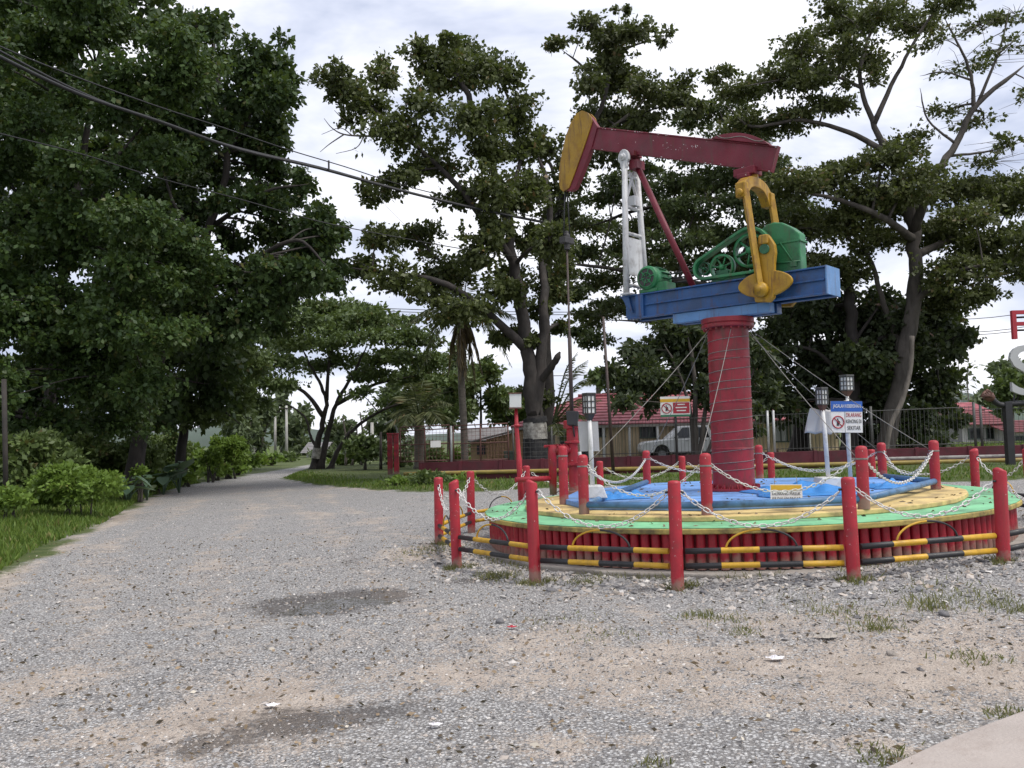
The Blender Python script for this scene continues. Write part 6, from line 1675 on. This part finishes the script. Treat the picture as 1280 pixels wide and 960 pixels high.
# elephant ear plants
def ear(px, py, Y, n, s, label, seed):
    r2 = random.Random(seed); g = atY(px, py, Y); zb = float(ground_z(g[0], Y))
    rt = thing('big_leaf_plant', label, 'plant', (g[0], Y, zb), 'big leaved plants')
    for k in range(n):
        a = r2.uniform(0, 6.28) if k else -1.2; hgt = s * r2.uniform(.7, 1.3); d = Vector((math.cos(a), math.sin(a), 0)); top = d * s * .5 + Vector((0, 0, hgt))
        mb = MB(); mb.tube([(0, 0, 0), tuple(d * .2 * s + Vector((0, 0, hgt * .6))), tuple(top)], [.025, .02, .012], 5); stem = mb.build('stem', 'leaf_ear', rt)
        L_, W_ = s * r2.uniform(.7, 1.0), s * r2.uniform(.28, .38); fwd = (d * .7 + Vector((0, 0, r2.uniform(-.5, .5)))).normalized(); sd = Vector((-d.y, d.x, 0)); up = fwd.cross(sd)
        prof = [(-.25, .35), (-.1, .8), (.15, 1), (.45, .82), (.75, .42), (1.0, .0)]
        vs = [top + fwd * L_ * t for t, w in prof]; m_i = len(vs)
        vs += [top + fwd * L_ * t + sd * W_ * w + up * W_ * .3 * w for t, w in prof] + [top + fwd * L_ * t - sd * W_ * w + up * W_ * .3 * w for t, w in prof]
        mb = MB(); fs = []
        for i in range(5): fs += [(i, i + 1, m_i + i + 1, m_i + i), (i + 1, i, 2 * m_i + i, 2 * m_i + i + 1)]
        mb.add(vs, fs, 0, True); o = mb.build('leaf', 'leaf_ear', rt)
ear(160, 592, 27.5, 7, .62, 'big leaved plant with broad grey green leaves behind the verge', 1)
ear(184, 590, 29.0, 6, .6, 'big leaved plant just right of the first, beside the small shrub', 2)
ear(224, 588, 33.0, 7, .85, 'big leaved plant with drooping leaves nearest the road bend', 3)
ear(204, 588, 32.0, 5, .7, 'small big leaved plant in the dark between the others', 4)

# --- far rain tree at the bend
T7 = [(330, 420, 36, 13), (370, 400, 42, 14), (420, 388, 42, 14), (470, 400, 42, 14), (510, 425, 38, 14), (540, 450, 32, 14), (340, 450, 42, 12), (390, 430, 42, 12), (440, 422, 42, 12), (490, 445, 38, 12), (530, 480, 32, 12), (560, 472, 26, 12), (350, 478, 36, 11), (312, 468, 28, 12), (322, 500, 28, 9, .8), (470, 470, 38, 12), (420, 455, 38, 10, .7), (500, 500, 32, 11), (540, 520, 28, 11), (570, 505, 24, 12), (585, 480, 22, 12), (515, 470, 30, 11), (455, 495, 26, 8, .6), (400, 408, 40, 12), (450, 400, 40, 12), (360, 432, 34, 11), (545, 500, 26, 9, .6), (300, 445, 26, 9), (355, 412, 30, 10), (480, 418, 32, 10), (575, 490, 20, 9), (520, 450, 30, 10), (430, 405, 36, 10), (375, 460, 34, 8, .6), (445, 445, 34, 8, .5), (285, 480, 24, 8, .7), (395, 385, 30, 9), (455, 385, 26, 9), (505, 405, 24, 9)]
tree('rain_tree', 'distant umbrella shaped tree with two dark trunks at the road bend', (402, 583), 55,
     [([(393, 583), (396, 560), (403, 530), (408, 500), (395, 470), (375, 430)], 6, 1.2), ([(412, 584), (424, 560), (450, 530), (490, 508), (540, 495)], 4, 1), ([(399, 583), (410, 540), (420, 505), (440, 470), (460, 430)], 5, 1.2), ([(404, 520), (380, 490), (345, 475), (315, 470)], 3.5, 1), ([(420, 505), (470, 480), (520, 470)], 3.5, 1), ([(408, 500), (412, 450), (420, 400)], 3, 1), ([(396, 560), (388, 545), (380, 520), (350, 500)], 2.5, .8), ([(440, 475), (490, 440), (510, 425)], 2.5, .8)],
     T7, 'leaf_rain_far', 'bark_dark', L=.25, wr=.30, dens=2.2, droop=.1, depth=5.0, seed=10, group='rain trees')
tbb = bpy.data.objects['rain_tree.002']
a, b_ = atY(395.5, 573, 55), atY(397.5, 560, 55)
mb = MB(); mb.tube([a, b_], [6.6 * .0505, 6.2 * .0505], 12, cap=False); mb.build('painted_band', 'trunk_band', tbb, origin=np.array(tbb.location))

# --- palms
def palm(name, label, trunk, Y, fronds, rpx, leafm, Lf=.55, group=None, dead=()):
    b0 = atY(trunk[0][0], trunk[0][1], Y); zb = float(ground_z(b0[0], Y)); base = np.array([b0[0], Y, zb])
    rt = thing(name, label, 'palm', tuple(base), group)
    P = [atY(p[0], p[1], Y) for p in trunk]; P[0] = np.array([P[0][0], Y, zb - .1]); C = cat_rom(P, 6); m_ = Y / FPX
    mb = MB(); mb.tube(C, [rpx * m_ * (1.5 if i == 0 else 1.0 + .06 * (i % 2)) for i in range(len(C))], 10); mb.build('trunk', 'palm_bark', rt, origin=base)
    top = C[-1]
    for k, (ex, ey, dY, droop, isdead) in enumerate(fronds):
        e = atY(ex, ey, Y + dY); d = e - top; L_ = np.linalg.norm(d)
        mid = (top + e) / 2 + np.array([0, 0, L_ * droop]); R_ = cat_rom([top, mid, e], 12); n = len(R_)
        fr = MB(); fr.tube(R_, list(np.linspace(.045, .008, n)), 5); st = fr.build('frond', 'palm_bark' if isdead else 'leaf_palm', rt, origin=base)
        pos, dr, Ls = [], [], []
        for i in range(2, n):
            t = np.array(R_[i]) - np.array(R_[i - 1]); t = t / (np.linalg.norm(t) + 1e-9)
            side = np.cross(t, [0, 0, 1]); side = side / (np.linalg.norm(side) + 1e-9)
            for s in (-1, 1):
                for q in range(3):
                    f_ = i / n; l_ = Lf * math.sin(math.pi * min(.97, .12 + f_ * .85)) * random.uniform(.8, 1.2)
                    dd = side * s * (.75 if not isdead else .25) + t * .55 + np.array([0, 0, -.45 if not isdead else -1.0]) + rng.normal(0, .12, 3)
                    pos.append(np.array(R_[i - 1]) + (np.array(R_[i]) - np.array(R_[i - 1])) * q / 3); dr.append(dd / np.linalg.norm(dd)); Ls.append(l_)
        Ls = np.array(Ls); quads('leaflets', leaf_cards(np.array(pos), np.array(dr), Ls, Ls * .05), 'leaf_dead' if isdead else leafm, st, rng.random(len(Ls)), origin=base)['kind'] = 'stuff'
    return rt
palm('coconut_palm', 'coconut palm with drooping dead fronds left of the broad leaved tree', [(581, 590), (580, 540), (577, 480), (576, 430), (576, 400)], 39.5,
     [(505, 408, -1, .25, 0), (528, 372, 1, .18, 0), (555, 330, 1, .08, 0), (590, 312, -.5, .05, 0), (625, 345, 1, .12, 0), (650, 400, 0, .22, 0), (640, 460, -1, .35, 0), (525, 470, -1.5, .35, 0), (560, 470, 1, .3, 1), (575, 480, -.8, .25, 1), (595, 485, .8, .28, 1), (604, 470, 0, .3, 1), (545, 350, -2.5, .15, 0), (615, 420, 2.5, .3, 0), (583, 478, -.3, .2, 1)],
     4.3, 'leaf_palm', Lf=.8)
pl = [(x, y, dy, .22, 0) for x, y, dy in ((485, 520, 0), (495, 495, 1), (512, 478, -1), (530, 474, 1), (550, 484, 0), (565, 505, -1), (570, 530, 1), (478, 540, -1), (555, 535, -2), (500, 540, -2), (535, 540, -2), (520, 535, 2))]
palm('oil_palm', 'squat oil palm with arching fronds behind the rusty gate', [(524, 585), (524, 550), (524, 520)], 48, pl, 6, 'leaf_palm', Lf=.8)
pl = [(x, y, dy, .2, 0) for x, y, dy in ((735, 472, 0), (745, 462, 1), (758, 468, 0), (765, 478, -1), (728, 482, -1))]
palm('coconut_palm', 'distant palm top showing above the red roof', [(748, 575), (748, 520), (748, 480)], 75, pl, 3, 'leaf_palm', Lf=.9)
# thin young palm fronds right of the trunk
pl = [(x, y, dy, .2, 0) for x, y, dy in ((745, 470, 0), (735, 450, 1), (752, 500, -1), (722, 440, 0), (700, 545, -1), (712, 555, 1), (740, 525, .5))]
palm('young_palm', 'young palm with long thin fronds by the tree trunk and tiled roof', [(690, 590), (690, 560), (691, 530)], 36.2, pl, 3, 'leaf_palm', Lf=.55)

# --- trees far behind
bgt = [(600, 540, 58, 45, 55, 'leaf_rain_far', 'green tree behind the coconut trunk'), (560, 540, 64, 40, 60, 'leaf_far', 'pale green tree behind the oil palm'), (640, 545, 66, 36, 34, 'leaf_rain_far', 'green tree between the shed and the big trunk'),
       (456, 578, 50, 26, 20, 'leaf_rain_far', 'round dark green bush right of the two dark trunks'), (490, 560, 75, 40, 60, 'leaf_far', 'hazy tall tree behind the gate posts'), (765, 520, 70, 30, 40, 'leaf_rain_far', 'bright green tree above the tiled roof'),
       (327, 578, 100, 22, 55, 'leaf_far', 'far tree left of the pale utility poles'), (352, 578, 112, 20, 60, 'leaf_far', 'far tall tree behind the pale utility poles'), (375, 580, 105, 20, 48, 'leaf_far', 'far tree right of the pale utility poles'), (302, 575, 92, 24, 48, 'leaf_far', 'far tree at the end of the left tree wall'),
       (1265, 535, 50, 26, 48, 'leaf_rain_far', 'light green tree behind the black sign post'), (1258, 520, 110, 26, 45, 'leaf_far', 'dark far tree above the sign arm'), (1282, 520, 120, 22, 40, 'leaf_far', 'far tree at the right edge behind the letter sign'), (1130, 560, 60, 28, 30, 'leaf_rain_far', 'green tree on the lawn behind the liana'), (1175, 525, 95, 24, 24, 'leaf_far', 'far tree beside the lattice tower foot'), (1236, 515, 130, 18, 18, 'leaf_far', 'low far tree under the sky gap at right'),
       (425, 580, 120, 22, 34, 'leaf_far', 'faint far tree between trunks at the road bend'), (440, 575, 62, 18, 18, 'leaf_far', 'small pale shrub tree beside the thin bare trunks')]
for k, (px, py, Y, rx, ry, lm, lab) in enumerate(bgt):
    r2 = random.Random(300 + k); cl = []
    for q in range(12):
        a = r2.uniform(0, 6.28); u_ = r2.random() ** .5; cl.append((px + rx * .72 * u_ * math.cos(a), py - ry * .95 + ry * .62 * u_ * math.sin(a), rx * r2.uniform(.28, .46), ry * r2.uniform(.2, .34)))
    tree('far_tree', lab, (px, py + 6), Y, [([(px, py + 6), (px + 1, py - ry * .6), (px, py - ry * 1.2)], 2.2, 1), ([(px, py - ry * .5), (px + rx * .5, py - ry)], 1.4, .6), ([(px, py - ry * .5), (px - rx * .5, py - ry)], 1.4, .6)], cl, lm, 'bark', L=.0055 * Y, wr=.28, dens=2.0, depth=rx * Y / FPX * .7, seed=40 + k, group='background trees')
cl = [(1209 + random.uniform(-5, 5) * (1 + k * .12), 456 + k * 5, 5 + k * .7, 4.5, .55) for k in range(9)]
tree('slender_tree', 'tall slender feathery tree right of the lattice tower', (1211, 528), 125, [([(1211, 528), (1210, 490), (1209, 455)], 1.2, .5)], cl, 'leaf_far', 'bark_pale', L=.75, wr=.22, dens=.6, depth=1.5, seed=70)
# thin bare trunks by the bend
for k, (x0, x1, yt_, lab) in enumerate([(432, 428, 520, 'leftmost thin bare trunk by the bend'), (440, 446, 530, 'thin bare trunk leaning right by the bend'), (452, 450, 515, 'rightmost thin bare trunk by the bend')]):
    Y = 60; a, b_ = atY(x0, 582, Y), atY(x1, yt_, Y)
    mb = MB(); C = cat_rom([a, (a + b_) / 2 + np.array([.15, 0, 0]), b_], 5); mb.tube(C, list(np.linspace(.10, .04, len(C))), 6); mb.tube([C[6], C[6] + np.array([.5, 0, .8])], [.05, .02], 5)
    tag(mb.build('bare_trunk', 'bark_pale', None, origin=tuple(a)), lab, 'tree trunk', 'bare trunks at the bend')
# red leaved pot shrubs by the house
shrub('red_shrub', 'dark red leaved shrub below the house window', 972, 572, 40, 8, 8, 'leaf_red', .18, n=5, seed=51); shrub('red_shrub', 'small red leaved shrub right of the house window', 1013, 572, 40, 8, 6, 'leaf_red', .18, n=4, seed=52)
# creeping plants on the verge by the wall end
for k, (px, py, rx, ry, lab) in enumerate([(530, 600, 40, 7, 'creeping plants covering the left end of the wall'), (575, 603, 20, 5, 'low weeds at the wall foot left of the trunk'), (495, 603, 16, 5, 'weeds around the gate post foot')]):
    shrub('creeper', lab, px, py, 30.5 + k * .2, rx, ry, 'leaf_bush' if k != 0 else 'leaf_rain_far', .16, n=9, seed=60 + k, group='creepers at the wall')

# ================================================================== POLES, CABLES, TOWER, HILLS, LITTER
def upole(px, yb, yt_, Y, r, mat, label, arm=False):
    b0 = atY(px, yb, Y); t = atY(px, yt_, Y); rt = thing('utility_pole', label, 'pole', (b0[0], Y, b0[2] - .2), 'utility poles')
    mb = MB(); mb.tube([(0, 0, 0), (t[0] - b0[0], 0, t[2] - b0[2] + .2)], [r * 1.2, r * .8], 10); mb.build('shaft', mat, rt)
    if arm:
        mb = MB(); mb.box((t[0] - b0[0], -.12, t[2] - b0[2] - .1), (1.6, .1, .1)); mb.build('cross_arm', 'bark_dark', rt)
        for s in (-.7, 0, .7):
            mb = MB(); mb.lathe([(.04, 0), (.06, .05), (.04, .12), (0, .15)], (t[0] - b0[0] + s, -.12, t[2] - b0[2] - .05), n=8); mb.build('insulator', 'lamp_pane', rt)
upole(358, 577, 507, 95, .16, 'pole_concrete', 'right pale utility pole beyond the road bend', True)
upole(344, 577, 512, 105, .16, 'pole_concrete', 'left pale utility pole beyond the road bend', True)
upole(476, 582, 540, 44, .07, 'bark_dark', 'dark thin pole left of the red gate posts')
upole(465, 578, 528, 70, .15, 'pole_concrete', 'pale pole behind the round bush')
# dark post at the left edge
a, b_ = atY(8, 630, 22), atY(5, 474, 22)
mb = MB(); mb.tube([(a[0], 22, a[2] - .3), tuple(b_)], .06, 10); tag(mb.build('roadside_post', 'bark_dark', None, origin=(a[0], 22, a[2])), 'dark slim post standing in the grass at the left edge', 'post')
# slim dark mast left of the small tree
a, b_ = atY(766, 560, 30), atY(754, 396, 30)
mb = MB(); mb.tube([(a[0], 30, 0), tuple(b_)], [.06, .045], 8); tag(mb.build('slim_mast', 'rod_brown', None, origin=(a[0], 30, 0)), 'slim dark leaning mast between the pump rod and the small tree', 'mast')
# street lamp behind the gate
a = atY(497, 584, 60); t = atY(497, 540, 60); e2 = atY(489, 528, 60)
mb = MB(); mb.tube(cat_rom([(a[0], 60, -.2), tuple(t), tuple(e2)], 5), .06, 8); sl = thing('street_lamp', 'small grey street lamp behind the gate posts', 'street lamp', (a[0], 60, 0)); mb.build('pole', 'galvanised', sl, origin=(a[0], 60, 0))
mb = MB(); mb.box((e2[0] - a[0] - .2, 0, e2[2]), (.6, .18, .1), rot=Matrix.Rotation(R(-30), 3, 'Y')); mb.build('lamp_head', 'lamp_pane', sl, bevel=.02)
def cable(pts, Y0, Y1, r, label, group, mat='cable_black'):
    n = len(pts); P = [atY(p[0], p[1], Y0 + (Y1 - Y0) * i / (n - 1)) for i, p in enumerate(pts)]
    mb = MB(); mb.tube(cat_rom(P, 5), r, 6, cap=True); return tag(mb.build('overhead_cable', mat, None, origin=tuple(P[0])), label, 'cable', group)
cable([(-520, -294), (-60, 36), (0, 71), (100, 118), (200, 152), (300, 187), (400, 210.5), (500, 238), (600, 262), (684, 279)], 13, 34.6, .043, 'thick black overhead cable sweeping from top left to the big tree', 'overhead cables')
cable([(-520, -300), (-60, 30), (0, 64), (100, 115), (200, 153.5), (300, 185.5), (400, 209), (500, 237), (600, 261), (684, 278)], 13.2, 34.6, .028, 'second black cable twisted along the thick one', 'overhead cables')
cable([(-520, -306), (-60, 24), (0, 58), (100, 98), (200, 134), (280, 160), (360, 187), (430, 208), (520, 236), (684, 275)], 13.5, 34.6, .018, 'thin wire just above the thick cable', 'overhead cables')
cable([(-520, 0), (-60, 150), (0, 167), (100, 192), (200, 223), (300, 249), (400, 277), (500, 297), (590, 313), (680, 325)], 15, 34.6, .016, 'thin wire below the thick cable crossing the left trees', 'overhead cables')
mb = MB(); p = atY(411, 211, 13 + 21.6 * .675); mb.box((p[0], p[1], p[2] + .12), (.05, .05, .30)); tag(mb.build('cable_clamp', 'dark_steel', None, origin=tuple(p)), 'small dark clamp sitting on the thick overhead cable', 'clamp')
for (x0, y0, x1, y1, lab) in ((380, 381, 1000, 384, 'far horizontal wire above the distant tree'), (380, 384.5, 1000, 387, 'far horizontal wire just under its twin'), (660, 470, 1000, 440, 'far wire behind the pump rod'), (1150, 398, 1330, 380, 'upper far wire at the right edge'), (1150, 414, 1330, 398, 'lower far wire at the right edge left of the F'), (1150, 417, 1330, 402, 'lowest far wire at the right edge')):
    a, b_ = atY(x0, y0, 70), atY(x1, y1, 70); pts = [a + (b_ - a) * t - np.array([0, 0, .5 * 4 * t * (1 - t)]) for t in np.linspace(0, 1, 9)]
    mb = MB(); mb.tube(pts, .028, 4); tag(mb.build('far_wire', 'cable_black', None, origin=tuple(a)), lab, 'wire', 'far wires')
# lattice tower
TY = 190; tt = thing('lattice_tower', 'slim grey lattice mast far off at right', 'tower', tuple(atY(1195, 528, TY))); og = np.array(tt.location)
zb, zt_ = atY(1195, 528, TY)[2] - 4, atY(1193, 418, TY)[2]; xc = og[0]
legs = [(-1, -1), (1, -1), (1, 1), (-1, 1)]
def tw(t): return 1.15 * (1 - t) + .75 * t
for sx, sy in legs:
    mb = MB(); mb.tube([(xc + sx * tw(0), TY + sy * tw(0), zb), (xc + sx * tw(1), TY + sy * tw(1), zt_)], .085, 5); mb.build('leg', 'tower_steel', tt, origin=og)
mb = MB(); NT = 16
for k in range(NT):
    t0, t1 = k / NT, (k + 1) / NT; z0, z1 = zb + (zt_ - zb) * t0, zb + (zt_ - zb) * t1
    for i in range(4):
        a, b_ = legs[i], legs[(i + 1) % 4]
        mb.tube([(xc + a[0] * tw(t0), TY + a[1] * tw(t0), z0), (xc + b_[0] * tw(t1), TY + b_[1] * tw(t1), z1)], .045, 3, smooth=False); mb.tube([(xc + a[0] * tw(t1), TY + a[1] * tw(t1), z1), (xc + b_[0] * tw(t1), TY + b_[1] * tw(t1), z1)], .045, 3, smooth=False)
o = mb.build('bracing', 'tower_steel', tt, origin=og); o['kind'] = 'stuff'
# hills
def hill(px0, px1, pyt, Y, seed):
    r2 = np.random.default_rng(seed); a, b_ = atY(px0, 540, Y), atY(px1, 540, Y); zt = atY((px0 + px1) / 2, pyt, Y)[2]; n = 60; mb = MB(); vs = []
    ph = r2.uniform(0, 6, 4)
    for i in range(n + 1):
        u = i / n; h = zt * (math.sin(math.pi * u) ** .7) * (.8 + .15 * math.sin(7 * u + ph[0]) + .08 * math.sin(17 * u + ph[1]) + .04 * math.sin(41 * u + ph[2]))
        for j, (f_, dy) in enumerate(((0, -60), (.6, -30), (1, 0), (.6, 40), (0, 90))): vs.append((a[0] + (b_[0] - a[0]) * u, Y + dy, h * f_ - 2))
    mb.add(vs, [(i * 5 + j, (i + 1) * 5 + j, (i + 1) * 5 + j + 1, i * 5 + j + 1) for i in range(n) for j in range(4)], 0, True)
    o = mb.build('hill', 'hill_green', None); o['kind'] = 'structure'
hill(1090, 1290, 480, 420, 1); hill(-250, 520, 522, 520, 2); hill(350, 1150, 528, 600, 3)
# small litter
def scrap(px, py, s, mat, label, seed):
    g = gnd(px, py); r2 = random.Random(seed); n = 7; mb = MB(); vs = []
    z0 = float(ground_z(g[0], g[1])) + .02
    for i in range(n + 1):
        for j in range(n + 1):
            u, v = i / n - .5, j / n - .5; vs.append((g[0] + s * u * (1 + .3 * math.sin(5 * v)), g[1] + s * .7 * v, z0 + s * .35 * max(0, .5 - math.hypot(u, v)) * (1 + .8 * math.sin(9 * u + 7 * v + seed)) + r2.uniform(0, s * .06)))
    mb.add(vs, [(i * (n + 1) + j, (i + 1) * (n + 1) + j, (i + 1) * (n + 1) + j + 1, i * (n + 1) + j + 1) for i in range(n) for j in range(n)], 0, False)
    tag(mb.build('litter_scrap', mat, None, origin=(g[0], g[1], z0)), label, 'litter', 'bits of litter')
scrap(87, 640, .5, 'plastic_white', 'crumpled white plastic bag in the grass on the left', 1)
scrap(640, 785, .07, 'sign_red', 'tiny red scrap lying on the gravel', 2)
scrap(970, 824, .10, 'plastic_white', 'pale dry leaf like scrap on the bare earth at right', 3)
scrap(545, 911, .06, 'plastic_white', 'small white chip on the gravel near the bottom middle', 4)
scrap(340, 888, .07, 'plastic_white', 'small pale flake beside the dark stain', 5)
scrap(1035, 797, .14, 'fascia', 'dry pale leaf heap right of the middle on bare earth', 6)
